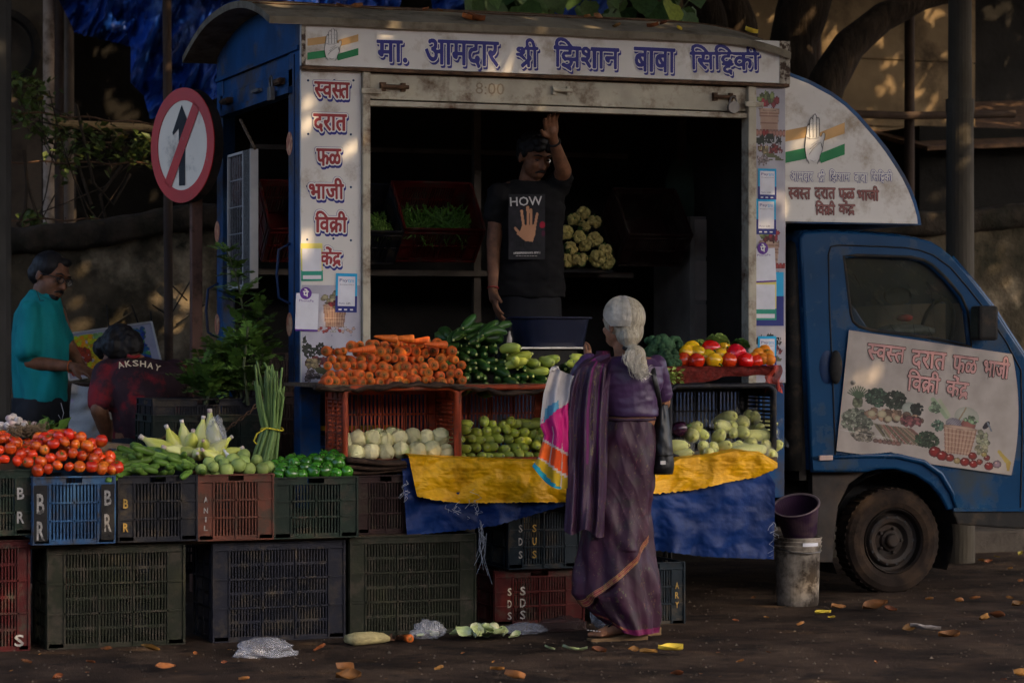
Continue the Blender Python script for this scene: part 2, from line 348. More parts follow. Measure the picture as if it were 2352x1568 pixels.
def layout(tok):
    """-> list of (contours, clip_x or None)"""
    out = []; x = 0
    for t in tok.split(' '):
        if t == '_': x += .5; continue
        adv = GL[t[0]][0] / 500
        if t.endswith(':h'):
            cut = x + adv - .155; out.append((glyph_polys(t[0], x), cut)); x += adv - .17
        elif t == 'क:r':
            out.append((glyph_polys('क', x), None)); out.append(([seg_poly((x + .37, .26), (x + .13, .03), .04)], None)); x += adv
        elif t == 'द:r':
            out.append((glyph_polys('द', x), None)); out.append(([seg_poly((x + .30, .2), (x + .04, -.06), .04)], None)); x += adv
        elif t == 'श:r':
            out.append((glyph_polys('श', x, 1, .62, .236), x + adv - .16)); out.append((glyph_polys('ा', x + adv - .28), None))
            out.append(([seg_poly((x + adv - .05, .30), (x + adv - .42, .02), .042)], None)); x += adv - .02
        elif t == 'द:d':
            out.append((glyph_polys('द', x, 1, .72, .174), None)); out.append((glyph_polys('द', x + .07, .8, .6, -.16), None)); x += adv
        else:
            out.append((glyph_polys(t[0], x), None)); x += adv
    return out
def march(F, c, x0, y0):
    """closed outlines of F<0 on grid nodes"""
    ny, nx = F.shape; segs = {}
    I = F < 0
    def ed(j, i, h):   # h: 0 horizontal edge (i->i+1), 1 vertical
        if h == 0: t = F[j, i] / (F[j, i] - F[j, i + 1]); return (x0 + (i + t) * c, y0 + j * c)
        t = F[j, i] / (F[j, i] - F[j + 1, i]); return (x0 + i * c, y0 + (j + t) * c)
    code = I[:-1, :-1] * 1 + I[:-1, 1:] * 2 + I[1:, 1:] * 4 + I[1:, :-1] * 8
    T = {1: [(3, 0)], 2: [(0, 1)], 3: [(3, 1)], 4: [(1, 2)], 5: [(3, 2), (1, 0)], 6: [(0, 2)], 7: [(3, 2)], 8: [(2, 3)], 9: [(2, 0)], 10: [(0, 3), (2, 1)], 11: [(2, 1)], 12: [(1, 3)], 13: [(1, 0)], 14: [(0, 3)]}
    nxt = {}; pos = {}
    for j, i in zip(*np.nonzero((code > 0) & (code < 15))):
        K = {0: (j, i, 0), 1: (j, i + 1, 1), 2: (j + 1, i, 0), 3: (j, i, 1)}
        for a, b in T[int(code[j, i])]:
            ka, kb = K[a], K[b]
            for k in (ka, kb):
                if k not in pos: pos[k] = ed(*k)
            nxt[ka] = kb
    loops = []
    while nxt:
        s, e = nxt.popitem(); l = [pos[s]]
        while e in nxt: l.append(pos[e]); e = nxt.pop(e)
        if len(l) > 5: loops.append(l)
    out = []
    for l in loops:   # thin nearly straight runs
        q = []
        for k in range(len(l)):
            if not q: q.append(l[k]); continue
            a = q[-1]; b = l[k]; d = l[(k + 1) % len(l)]
            cr = abs((b[0] - a[0]) * (d[1] - a[1]) - (b[1] - a[1]) * (d[0] - a[0])) / (math.hypot(d[0] - a[0], d[1] - a[1]) + 1e-9)
            if cr > c * .12: q.append(b)
        if len(q) > 3: out.append(q)
    return out
_LC = {}
def lettering(tok, W, H, layers, rows=52, box=None):
    """meshes of a word in a W x H box, one per (grow, dx, dy)"""
    key = (tok, round(W, 3), round(H, 3), tuple(layers))
    L = layout(tok)
    pts = [p for s, cut in L for q in s for p in q]
    bx0 = min(p[0] for p in pts); bx1 = max(p[0] for p in pts); by0 = min(p[1] for p in pts); by1 = max(p[1] for p in pts)
    sx = W / (bx1 - bx0); sy = H / (by1 - by0); c = H / rows
    pad = max(abs(g) for g, a, b in layers) + 3 * c + max(abs(a) + abs(b) for g, a, b in layers)
    k = int(pad / c) + 1; nx = int(W / c) + 2 * k; ny = rows + 2 * k
    m = np.zeros((ny, nx), bool)
    for s, cut in L:
        q = rast([[((p[0] - bx0) * sx, (p[1] - by0) * sy) for p in z] for z in s], -k * c, -k * c, nx, ny, c)
        if cut is not None: q[:, int((cut - bx0) * sx / c) + k:] = False
        m |= q
    G = max(g for g, a, b in layers); rr = int(abs(G) / c) + 3
    D = np.full((ny, nx), 1e3)
    big = np.pad(m, rr)
    for dj in range(-rr, rr + 1):
        for di in range(-rr, rr + 1):
            d = math.hypot(dj, di)
            if d <= rr:
                S = big[rr + dj:rr + dj + ny, rr + di:rr + di + nx]; D = np.where(S, np.minimum(D, d), D)
    Din = np.full((ny, nx), 1e3)
    for dj in range(-3, 4):
        for di in range(-3, 4):
            S = big[rr + dj:rr + dj + ny, rr + di:rr + di + nx]; Din = np.where(~S, np.minimum(Din, math.hypot(dj, di)), Din)
    F = np.where(m, -np.minimum(Din, 3) + .5, np.minimum(D, rr) - .5) * c
    for _ in range(1):
        Fp = np.pad(F, 1, mode='edge'); F = (Fp[1:-1, 1:-1] * 4 + Fp[:-2, 1:-1] + Fp[2:, 1:-1] + Fp[1:-1, :-2] + Fp[1:-1, 2:]) / 8
    out = []
    for g, dx, dy in layers:
        lp = march(F - g, c, -k * c + .5 * c, -k * c + .5 * c)
        me = fill2d(lp); me.transform(Matrix.Translation((dx, dy, 0))); out.append(me)
    return out

# ------------------------------------------------------------------ printed pictures: colours painted on a fine grid of faces
class Canvas:
    def __init__(s, w, h, bg): s.w = w; s.h = h; s.a = np.ones((h, w, 3)) * np.array(bg); s.Y, s.X = np.mgrid[0:h, 0:w]; s.X = (s.X + .5) / h; s.Y = 1 - (s.Y + .5) / h
    def put(s, m, c, k=1.0): s.a[m] = s.a[m] * (1 - k) + np.array(c) * k
    def ell(s, x, y, rx, ry, c, sh=.35, rot=0, k=1):
        dx = s.X - x; dy = s.Y - y; cr, sr = math.cos(rot), math.sin(rot)
        u = (dx * cr + dy * sr) / rx; v = (-dx * sr + dy * cr) / ry; m = u * u + v * v < 1
        if m.any():
            t = (1 - sh * np.clip(u * u + v * v, 0, 1) ** 1.5)[m][:, None]
            s.a[m] = s.a[m] * (1 - k) + np.array(c) * t * k
    def poly(s, pts, c, k=1):
        m = np.zeros(s.X.shape, bool); n = len(pts)
        for i in range(n):
            x0, y0 = pts[i]; x1, y1 = pts[(i + 1) % n]
            if y0 == y1: continue
            h = (s.Y >= min(y0, y1)) & (s.Y < max(y0, y1)); xx = x0 + (s.Y - y0) / (y1 - y0) * (x1 - x0); m ^= h & (s.X > xx)
        s.put(m, c, k)
    def line(s, a, b, w, c, k=1):
        ax, ay = a; bx, by = b; L2 = (bx - ax) ** 2 + (by - ay) ** 2 + 1e-12
        t = np.clip(((s.X - ax) * (bx - ax) + (s.Y - ay) * (by - ay)) / L2, 0, 1)
        s.put((s.X - ax - t * (bx - ax)) ** 2 + (s.Y - ay - t * (by - ay)) ** 2 < w * w, c, k)
    def clump(s, x, y, rx, ry, c, n, r, rs, sh=.4):
        for _ in range(n):
            a = rs.uniform(0, 6.28); q = math.sqrt(rs.random())
            f = rs.uniform(.55, 1.35); s.ell(x + q * rx * math.cos(a), y + q * ry * math.sin(a), r * rs.uniform(.6, 1.3), r * rs.uniform(.6, 1.3), [min(1, z * f) for z in c], sh)
    def sheet(s, name, fn, parent=None, m=None, mask=None):
        """fn(u,v)->point, u right, v up"""
        h, w_ = s.h, s.w
        uu = np.linspace(0, 1, w_ + 1); vv = np.linspace(1, 0, h + 1)
        off = worldloc(parent) if parent is not None else Vector()
        vs = [tuple(Vector(fn(u, v)) - off) for v in vv for u in uu]; W = w_ + 1
        keep = [(j, i) for j in range(h) for i in range(w_) if mask is None or mask[j, i]]
        me = bpy.data.meshes.new(name); me.from_pydata(vs, [], [(j * W + i, (j + 1) * W + i, (j + 1) * W + i + 1, j * W + i + 1) for j, i in keep])
        at = me.color_attributes.new('Col', 'FLOAT_COLOR', 'CORNER')
        c = np.array([s.a[j, i] for j, i in keep]); c = np.where(c <= .04045, c / 12.92, ((np.clip(c, 0, 1) + .055) / 1.055) ** 2.4)
        c = np.concatenate([c, np.ones((len(c), 1))], 1); at.data.foreach_set('color', np.repeat(c, 4, 0).astype(np.float32).ravel())
        me.materials.append(m or vmat()); me.polygons.foreach_set('use_smooth', [True] * len(me.polygons))
        return link(name, me, parent)

# ------------------------------------------------------------------ paints and stuffs used by many things
M_blue = mat('blue_paint', (.005, .058, .17), .38, .25, 4, dirt=((.06, .045, .03), .40, 3), spec=.2, bump=.0015, bscale=6)
M_cab = mat('cab_paint', (.005, .041, .108), .24, .12, 3, dirt=((.02, .032, .04), .30, 2.5), spec=.22)
M_dblue = mat('dark_blue_paint', (.008, .03, .09), .5, .3, 5, dirt=((.05, .04, .03), .4, 5))
M_white = mat('white_sheet', (.60, .575, .535), .42, .05, 3, dirt=((.33, .27, .20), .28, 4))
M_cream = mat('cream_paint', (.42, .38, .29), .5, .15, 6, dirt=((.10, .055, .03), .45, 7), bump=.001, bscale=30)
M_rust = mat('rusty_metal', (.10, .055, .03), .8, .4, 20, bump=.002)
M_roof = mat('roof_sheet', (.17, .145, .105), .75, .25, 3, dirt=((.07, .055, .035), .5, 5), bump=.003, bscale=8)
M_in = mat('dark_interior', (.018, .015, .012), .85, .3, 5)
M_steel = mat('dull_steel', (.16, .15, .14), .45, .2, 12, metal=.6)
M_black = mat('black_rubber', (.012, .011, .010), .7, .3, 15, dirt=((.06, .045, .03), .35, 9))
M_tyre = mat('dusty_tyre', (.020, .014, .011), .88, .3, 10, dirt=((.045, .029, .019), .5, 6), bump=.002, bscale=50, spec=.1)
M_rim = mat('dusty_rim', (.026, .021, .018), .6, .3, 14, metal=.3, dirt=((.045, .029, .02), .5, 8))
M_navy = mat('navy_print', (.028, .030, .20), .5, .08)
M_red = mat('red_print', (.28, .035, .04), .5, .1)
M_lav = mat('outline_white', (.66, .64, .61), .45, .05)
M_orange = mat('flag_orange', (.50, .30, .12), .5, .1)
M_green = mat('flag_green', (.02, .20, .07), .5, .1)
M_ink = mat('black_ink', (.012, .012, .014), .6, .1)
M_glass = mat('side_glass', (.075, .08, .062), .08, .3, 2, spec=.5, alpha=.40)
M_paper = mat('paper_white', (.60, .60, .64), .5, .08, 10)
M_cyan = mat('sticker_cyan', (.012, .32, .58), .4, .05)
M_stnavy = mat('sticker_navy', (.014, .022, .16), .4, .05)
M_purple = mat('sticker_purple', (.10, .025, .24), .4, .05)
M_yel = mat('sticker_yellow', (.62, .55, .14), .4, .05)
M_stgreen = mat('sticker_green', (.02, .25, .17), .4, .05)
M_skin = mat('brown_skin', (.16, .072, .038), .55, .25, 22, sss=.05, bump=.002, bscale=60)
M_skin2 = mat('warm_skin', (.25, .115, .06), .55, .25, 22, sss=.05, bump=.002, bscale=60)
M_hair = mat('black_hair', (.008, .007, .007), .55, .3, 60)
def crate_mat(n, c): c = tuple(z * (.62 if n not in ('blue', 'brown', 'orange') else .85) for z in c); return mat('crate_' + n, c, .55, .25, 9, dirt=((.050, .040, .028), .42, 11), bump=.001, bscale=50)
C_orange = crate_mat('orange', (.36, .052, .014)); C_red = crate_mat('red', (.10, .006, .005)); C_olive = crate_mat('olive', (.018, .021, .007))
C_slate = crate_mat('slate', (.010, .011, .022)); C_blue = crate_mat('blue', (.022, .075, .17)); C_navy = crate_mat('navy', (.010, .011, .018))
C_brown = crate_mat('brown', (.13, .038, .020)); C_green = crate_mat('green', (.011, .027, .015)); C_maroon = crate_mat('maroon', (.035, .010, .008))
C_teal = crate_mat('teal', (.006, .018, .028)); C_dkgreen = crate_mat('dark_green', (.006, .018, .011))

def tokens_line(items, Y, mats_layers, parent, name='lettering', lift=.0015, rows=46, n=None):
    """items: (token string, x0, y0, x1, y1, height px) baseline-left to baseline-right; mats_layers: (grow m, dx, dy, material)"""
    for tok, x0, y0, x1, y1, h in items:
        A = P(x0, y0, Y=Y); B = P(x1, y1, Y=Y); H = h * (A - CAM).dot(FV) / FPX; W = (B - A).length
        mes = lettering(tok, W, H, [(g, dx, dy) for g, dx, dy, m in mats_layers], rows)
        allv = []; 
        mb = MB(); 
        for k, (me, lay) in enumerate(zip(mes, mats_layers)):
            mb.add([(v.co.x, v.co.y, k * .0012) for v in me.vertices], [tuple(p.vertices) for p in me.polygons], k)
        F = frame_mat(A + Vector((0, -lift, 0)), B - A, (0, 0, 1))
        mb.v = [tuple(F @ Vector(p)) for p in mb.v]
        mb.build(name, [l[3] for l in mats_layers], parent)
def flat_text(s, x0, y0, x1, y1, Y, m, parent, name='lettering', lift=.002, extra=.0, plane='Y', hpx=None):
    """latin text whose left end of the baseline is at pixel x0,y0, right end x1,y1"""
    A = P(x0, y0, Y=Y); B = P(x1, y1, Y=Y)
    h = hpx * (A - CAM).dot(FV) / FPX
    me, W = latin(s, h, extra); k = (B - A).length / W
    me.transform(Matrix.Diagonal((k, 1, 1, 1)))
    return place_flat(me, name, m, frame_mat(A + Vector((0, -lift, 0)), B - A, (0, 0, 1)), parent)
def emblem(bx0, by0, bx1, by1, Y, parent):
    """open palm over two slanting bands; pixel box of the bands"""
    A = P(bx0, by1, Y=Y); B = P(bx1, by1, Y=Y); W = (B - A).x; H = P(bx0, by0, Y=Y).z - A.z
    def q(u, v, l=0): return Vector((A.x + u * W, Y - .0015 - l, A.z + v * H))
    for (v0, m, nm) in ((.50, M_orange, 'orange_band'), (0.0, M_green, 'green_band')):
        mb = MB(); mb.add([q(0, v0), q(0, v0 + .26), q(.40, v0 + .39), q(.40, v0 + .13)], [(0, 1, 2, 3)])
        mb.add([q(.60, v0 + .02), q(.55, v0 + .20), q(.62, v0 + .27), q(1, v0 + .50), q(1, v0 + .24)], [(0, 1, 2, 3, 4)]); mb.build(nm, m, parent)
    out = [(.37, .05), (.345, .22), (.33, .40), (.345, .60), (.36, .74), (.365, .86), (.385, .93), (.405, .90), (.41, 1.02), (.435, 1.09), (.46, 1.05), (.47, 1.14), (.50, 1.18), (.525, 1.12), (.535, 1.08), (.56, 1.10), (.575, 1.02), (.575, .85), (.575, .66), (.60, .64), (.63, .74), (.665, .72), (.665, .64), (.635, .50), (.625, .35), (.58, .18), (.57, .05)]
    mb = MB(); mb.add([q(u, v, .001) for u, v in out], [tuple(range(len(out)))]); mb.build('palm', M_lav, parent)
    mb = MB(); t = .0022 * W / .28
    def ln(a, w=1.0): mb.tube([q(u, v, .0022) for u, v in a], [(t * w, .0006)] * len(a), 6)
    ln(out, 1.2)
    for a in ([(.41, .95), (.415, .62)], [(.465, 1.08), (.47, .62)], [(.525, 1.1), (.525, .62)], [(.365, .62), (.42, .58), (.47, .60), (.53, .60), (.575, .64)], [(.44, .45), (.55, .55)], [(.42, .35), (.52, .48), (.57, .50)], [(.40, .22), (.47, .36), (.60, .52)], [(.38, .10), (.40, .0)], [(.42, .09), (.47, .06), (.52, .09)], [(.56, .10), (.54, 0)], [(.62, .38), (.60, .50)]): ln(a, .9)
    for u in (.39, .44, .497, .55):
        for v in (.80, .94): ln([(u - .006, v), (u + .006, v)], 1.1)
    mb.build('palm_lines', M_ink, parent)

# ------------------------------------------------------------------ ground, kerb, pavement
M_asph = mat('asphalt', (.040, .026, .018), .9, .45, 2.2, dirt=((.075, .050, .033), .45, 2.6), bump=.012, bscale=70, spec=.08, col2=(.016, .012, .010), c2scale=3.5, c2lo=.54, c2hi=.66)
M_pave = mat('dusty_pavement', (.060, .047, .036), .9, .3, 2, dirt=((.03, .024, .018), .5, 3), bump=.01, bscale=25)
mb = MB()
mb.grid(lambda u, v: (lambda x, y: (x, y, 0 if not (-9 < x < 12 and -9 < y < 6) else .0))(-90 + 180 * u, -90 + 180 * v), 40, 40)
tag(mb.build('road', M_asph), kind='structure')
# uneven near surface: worn patches laid 4 mm proud
def gz(x, y): return .004 + .006 * noise.noise(Vector((x * 1.3, y * 1.3, 3))) + .003 * noise.noise(Vector((x * 6, y * 6, 1)))
mb = MB(); mb.grid(lambda u, v: (lambda x, y: (x, y, max(.0035, .006 + .010 * noise.noise(Vector((x * 1.1, y * 2.1, 3))) * min(1, 8 * u * (1 - u), 8 * v * (1 - v)))))(-5 + 13 * u, -5 + 7.1 * v), 150, 90)
tag(mb.build('road_surface', M_asph, smooth=True), kind='structure')
mb = MB(); mb.box(-12, 14, 2.22, 2.36, -.02, .135)
tag(mb.build('kerb', mat('kerb_stone', (.085, .07, .055), .9, .3, 4, dirt=((.03, .025, .02), .5, 4), bump=.008, bscale=20), bevel=.015), kind='structure')
mb = MB(); mb.box(-12, 14, 2.36, 3.3, -.02, .13)
tag(mb.build('pavement', M_pave), kind='structure')
mb = MB(); mb.box(-14, 16, 3.56, 11.9, -.02, .6)
tag(mb.build('raised_ground', mat('soil', (.03, .022, .015), .95, .4, 2, bump=.02, bscale=8)), kind='structure')
# grit on the road, nobody could count it
mb = MB(); rg = random.Random(4)
for _ in range(3500):
    x = rg.uniform(-4, 6); y = rg.uniform(-3.2, 2.1); s = rg.uniform(.002, .006) * (1.6 if rg.random() < .05 else 1)
    mb.add([(x - s, y, .008), (x + s * .7, y - s, .008), (x + s, y + s, .008), (x, y, .008 + s * 1.1)], [(0, 1, 3), (1, 2, 3), (2, 0, 3)])
tag(mb.build('gravel', mat('grit', (.11, .085, .06), .9, .5, 20)), 'small pale grit and crumbs scattered over the road', kind='stuff')

# ------------------------------------------------------------------ old retaining wall along the pavement
M_wall = mat('mossy_wall', (.10, .078, .048), .9, .45, 1.3, dirt=((.010, .011, .006), .62, 1.6), bump=.02, bscale=9, col2=(.26, .21, .14), c2scale=2.3, c2lo=.52, c2hi=.66)
M_cope = mat('rough_coping', (.030, .023, .016), .95, .5, 6, dirt=((.010, .011, .006), .5, 4), bump=.02, bscale=18)
def wtop(x):
    k = [(-8, 1.75), (-3.0, 1.80), (-1.2, 1.90), (0.2, 2.10), (3, 2.12), (5.2, 2.15), (6.2, 2.24), (9, 2.5)]
    for (a, za), (b, zb) in zip(k, k[1:]):
        if a <= x <= b: return za + (zb - za) * (x - a) / (b - a)
    return 1.8
wt = thing('retaining_wall', 'old stained plaster retaining wall with a rough coping behind the stall and the vehicle', 'wall', (1, 3.4, 0))
mb = MB()
mb.grid(lambda u, v: (lambda x: (x, 3.3 + .03 * noise.noise(Vector((x * 1.5, v * 3, 7))) + .015 * noise.noise(Vector((x * 6, v * 12, 2))), .1 + (wtop(x) - .22) * v))(-8 + 17 * u), 200, 30)
mb.grid(lambda u, v: (lambda x: (x, 3.33 + .25 * v, wtop(x) - .1))(-8 + 17 * u), 60, 2)
mb.build('wall_face', M_wall, wt, smooth=True)
mb = MB()
def cope(u, v):
    x = -8 + 17 * u; a = v * 2 * PI; r = .11 + .015 * noise.noise(Vector((x * 9, v * 5, 3))) + .012 * noise.noise(Vector((x * 31, v * 9, 3))); ca, sa = math.cos(a), math.sin(a)
    return (x, 3.38 + r * 1.4 * math.copysign(abs(ca) ** .5, ca), wtop(x) - .06 + r * .75 * math.copysign(abs(sa) ** .5, sa) + .03 * noise.noise(Vector((x * 1.2, 0, 0))))
mb.grid(cope, 420, 16); mb.build('coping', M_cope, wt, smooth=True)
# painted black strokes on the wall
mb = MB(); 
for a in ([(262, 745), (300, 718)], [(303, 700), (330, 778)], [(350, 700), (392, 728)], [(393, 722), (440, 640)], [(382, 642), (430, 690)], [(245, 700), (252, 775)], [(405, 745), (470, 700)], [(346, 715), (352, 780)]):
    p = [P(x, y, Y=3.255) for x, y in a]; mb.tube(p, [(.018, .004), (.015, .004)], 6)
mb.build('graffiti', mat('old_black_paint', (.02, .018, .014), .9, .4, 30), wt)

# ------------------------------------------------------------------ buildings behind
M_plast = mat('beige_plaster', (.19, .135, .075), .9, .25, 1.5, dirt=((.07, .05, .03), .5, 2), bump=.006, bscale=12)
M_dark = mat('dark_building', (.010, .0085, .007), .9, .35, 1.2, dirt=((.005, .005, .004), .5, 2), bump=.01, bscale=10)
b1 = thing('plaster_building', 'beige plastered house wall with dappled sunlight behind the trees', 'building', (5, 6.1, 0))
x0 = P(1500, 100, Y=6).x; x1 = P(2240, 100, Y=6).x
mb = MB()
zz = [0, 1.55, 2.38, 2.98, 3.5, 5.2]
for i in range(len(zz) - 1): mb.box(x0, x1, 6.0 + .004 * (i % 2), 6.3, zz[i] + .006, zz[i + 1] - .006)
mb.box(x0, x1, 6.03, 6.3, 0, 5.2); mb.build('wall', M_plast, b1)
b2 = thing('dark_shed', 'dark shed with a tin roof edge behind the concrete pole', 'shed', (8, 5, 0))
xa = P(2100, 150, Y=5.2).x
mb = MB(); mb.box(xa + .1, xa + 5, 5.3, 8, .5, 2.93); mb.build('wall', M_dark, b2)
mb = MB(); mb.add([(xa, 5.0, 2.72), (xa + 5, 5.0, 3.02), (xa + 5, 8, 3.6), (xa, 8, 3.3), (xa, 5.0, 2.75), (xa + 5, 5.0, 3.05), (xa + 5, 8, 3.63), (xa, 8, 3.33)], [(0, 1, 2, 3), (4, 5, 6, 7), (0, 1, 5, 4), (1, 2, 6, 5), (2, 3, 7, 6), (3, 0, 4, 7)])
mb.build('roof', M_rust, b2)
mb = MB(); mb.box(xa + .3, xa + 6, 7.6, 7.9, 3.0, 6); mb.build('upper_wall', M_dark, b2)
b3 = thing('grey_house', 'grey house corner with a round vent at the far left above the wall', 'building', (-4, 6, 0))
xb = P(118, 100, Y=5.6).x; zb = P(50, 240, Y=5.6).z
mb = MB(); mb.box(xb - 4, xb, 5.6, 8, zb, 5.4)
mb.build('upper_wall', mat('grey_plaster', (.075, .06, .042), .9, .3, 2, dirt=((.05, .04, .03), .4, 3)), b3)
mb = MB(); mb.box(xb - 4, xb - .25, 5.9, 8, .5, zb - .005); mb.build('lower_wall', mat('tan_boards', (.07, .05, .033), .9, .3, 4, dirt=((.06, .04, .03), .4, 4)), b3)
vc = P(0, 112, Y=5.58)
mb = MB(); mb.lathe([(.25, 0), (.27, .02), (.27, .05), (.22, .06), (.21, .01)], 28, caps=False, M=Matrix.Translation(vc) @ Matrix.Rotation(R(90), 4, 'X')); mb.build('vent_ring', M_black, b3, smooth=30)
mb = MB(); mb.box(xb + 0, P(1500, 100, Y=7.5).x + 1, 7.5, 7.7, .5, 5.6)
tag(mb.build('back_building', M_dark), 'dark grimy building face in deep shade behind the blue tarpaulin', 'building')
for k, (px0, px1, c) in enumerate(((20, 62, (.17, .12, .08)), (62, 96, (.21, .15, .10)), (128, 150, (.12, .09, .07)), (152, 175, (.09, .07, .055)))):
    a = P(px0, 400, Y=5.2); b = P(px1, 400, Y=5.2); mb = MB(); mb.box(a.x, b.x, 5.2, 5.26, .5, P(px0, 235, Y=5.2).z)
    nm = ('widest brown', 'lighter tan', 'dark brown', 'narrow dark')[k]
    tag(mb.build('wall_panel', mat('panel_%s' % nm.replace(' ', '_'), tuple(z * .55 for z in c), .9, .3, 5, dirt=((.05, .04, .03), .4, 5))), '%s upright board beside the pale pole above the wall at the left' % nm, 'board', 'upright boards above the wall')

# unseen houses across the street, added to block low sky light
ob = thing('sky_blocker_houses', 'unseen row of houses added behind the camera to block low sky light', 'building', (0, -24, 0))
mb = MB(); mb.box(-40, 40, -26, -24, 0, 6.8); mb.build('wall', mat('sky_blocker_wall', (.09, .075, .055), .9, .3, .5), ob)
for k in range(16):
    mb = MB(); mb.box(-38 + 5 * k, -36.5 + 5 * k, -24.02, -23.99, 4.5, 6.3); mb.build('window', M_ink, ob)

# ------------------------------------------------------------------ poles
M_conc = mat('concrete_pole', (.075, .065, .050), .85, .25, 3, stretch=(1, 1, .3), dirt=((.06, .05, .035), .5, 4), bump=.004, bscale=30)
def pole(px, Y, r, z0, z1, m, label, name='utility_pole', r2=None, px2=None, py=400):
    a = P(px, py, Y=Y); mb = MB(); b = P(px2, 0, Y=Y) if px2 else a
    mb.tube([(a.x, Y, z0), ((a.x + b.x) / 2, Y, (z0 + z1) / 2), (b.x, Y, z1)], [r, (r + (r2 or r)) / 2, r2 or r], 18)
    return tag(mb.build(name, m, smooth=40), label, 'pole')
a = P(2205, 1293, Z=0)
up = thing('utility_pole', 'thick grey concrete utility pole with a collar standing behind the blue cab', 'pole', (a.x, a.y, 0))
mb = MB(); mb.tube([a, (a.x, a.y, 2.72)], [.088, .080], 22); mb.build('lower_pole', M_conc, up, smooth=40)
mb = MB(); mb.tube([(a.x, a.y, 2.72), (a.x, a.y, 2.725), (a.x, a.y, 7)], [.080, .070, .062], 22); mb.build('upper_pole', M_conc, up, smooth=40)
mb = MB(); mb.tube([(a.x, a.y, 2.66), (a.x, a.y, 2.74)], .084, 22); mb.build('collar', M_conc, up, smooth=40)
M_pole1 = mat('pale_pole', (.40, .30, .22), .7, .2, 5, dirt=((.12, .08, .05), .5, 6))
M_pole2 = mat('brown_pole', (.06, .038, .026), .8, .3, 5, dirt=((.05, .035, .03), .4, 6))
pole(112, 4.6, .036, .5, 6, M_pole1, 'thin pale painted pole rising above the wall at the left', 'metal_pole')
pole(136, 4.9, .03, .5, 6, M_pole2, 'brown pole just right of the pale pole above the wall', 'metal_pole', px2=137)
pole(158, 5.0, .034, .5, 6, mat('grey_pole', (.2, .15, .11), .8, .2, 5), 'greyish pole at the edge of the blue tarpaulin', 'metal_pole')
pole(390, 2.9, .026, .13, 6, M_pole2, 'brown metal pole in front of the blue tarpaulin behind the round sign', 'metal_pole', px2=378, py=200)
pole(2088, 4.4, .036, .5, 6, M_pole2, 'upright bamboo scaffold pole in front of the beige wall', 'scaffold_pole', px2=2090)
pole(1880, 5.2, .042, .5, 6, M_pole2, 'thin dark straight stem between two trunks by the beige wall', 'scaffold_pole', px2=1868)
pole(-24, -.3, .095, 0, 5, mat('near_black_pole', (.012, .012, .012), .7, .3, 5), 'dark pole cut off by the left edge of the picture', 'metal_pole')
mb = MB(); mb.tube([P(1950, 262, Y=4.3), P(2080, 266, Y=4.3), P(2330, 262, Y=4.3)], .028, 10)
tag(mb.build('scaffold_pole', M_pole2, smooth=40), 'level bamboo scaffold pole lashed across the upright one', 'pole')
mb = MB(); mb.tube([P(120, 285, Y=3.9), P(250, 290, Y=3.9), P(420, 298, Y=3.9)], [.03, .026, .024], 10)
tag(mb.build('bamboo_pole', mat('bamboo', (.30, .20, .09), .6, .3, 6, dirt=((.1, .06, .03), .4, 6)), smooth=40), 'level bamboo pole behind the vine left of the round sign', 'pole')
for k, (ya, yb, yl) in enumerate(((372, 378, 'upper'), (505, 503, 'lower'), (255, 300, 'slanting top'))):
    mb = MB(); pts = [P(20 + 500 * t / 30, ya + (yb - ya) * t / 30 + 3 * math.sin(t), Y=3.5) for t in range(31)]; mb.tube(pts, .006, 5)
    for t in range(2, 30, 3):
        p = pts[t]; mb.tube([p + Vector((-.01, 0, .022)), p + Vector((.01, 0, -.022))], .003, 4)
    tag(mb.build('barbed_wire', M_rust), '%s strand of rusty wire above the wall at the left' % yl, 'wire')

# ------------------------------------------------------------------ trees
M_bark = mat('rough_bark', (.05, .034, .021), .95, .45, 5, stretch=(4, 4, .8), bump=.03, bscale=9, dirt=((.03, .022, .015), .5, 6))
M_leaf = mat('tree_leaf', (.045, .085, .018), .55, .35, 1, rnd=.0, col2=(.12, .13, .02), c2scale=1.3, c2lo=.55, c2hi=.7)
def bark_tube(mb, pts, rad, n=20):
    pts = [Vector(p) for p in pts]; out = []; rr = []
    for i in range(len(pts) - 1):
        for k in range(8):
            t = k / 8; q = pts[i].lerp(pts[i + 1], t)
            out.append(q + Vector((noise.noise(q * 1.5), noise.noise(q * 1.5 + Vector((9, 0, 0))), 0)) * .04); rr.append((rad[i] + (rad[i + 1] - rad[i]) * t) * (1 + .1 * noise.noise(q * 4)))
    out.append(pts[-1]); rr.append(rad[-1]); mb.tube(out, rr, n)
def leafcloud(mb, n, fn, size, rs, keep=None):
    c = 0; k = 0
    while c < n and k < n * 6:
        k += 1; p = fn(rs)
        if keep and not keep(p): continue
        s = size * rs.uniform(.6, 1.3); e = Euler((rs.uniform(-1, 1), rs.uniform(-1, 1), rs.uniform(0, 6.3))).to_matrix()
        q = [p + e @ Vector(z) for z in ((0, 0, 0), (s * .45, s * .35, s * .06), (s * 1.2, 0, -s * .05), (s * .45, -s * .35, s * .06))]
        mb.add(q, [(0, 1, 2), (0, 2, 3)]); c += 1
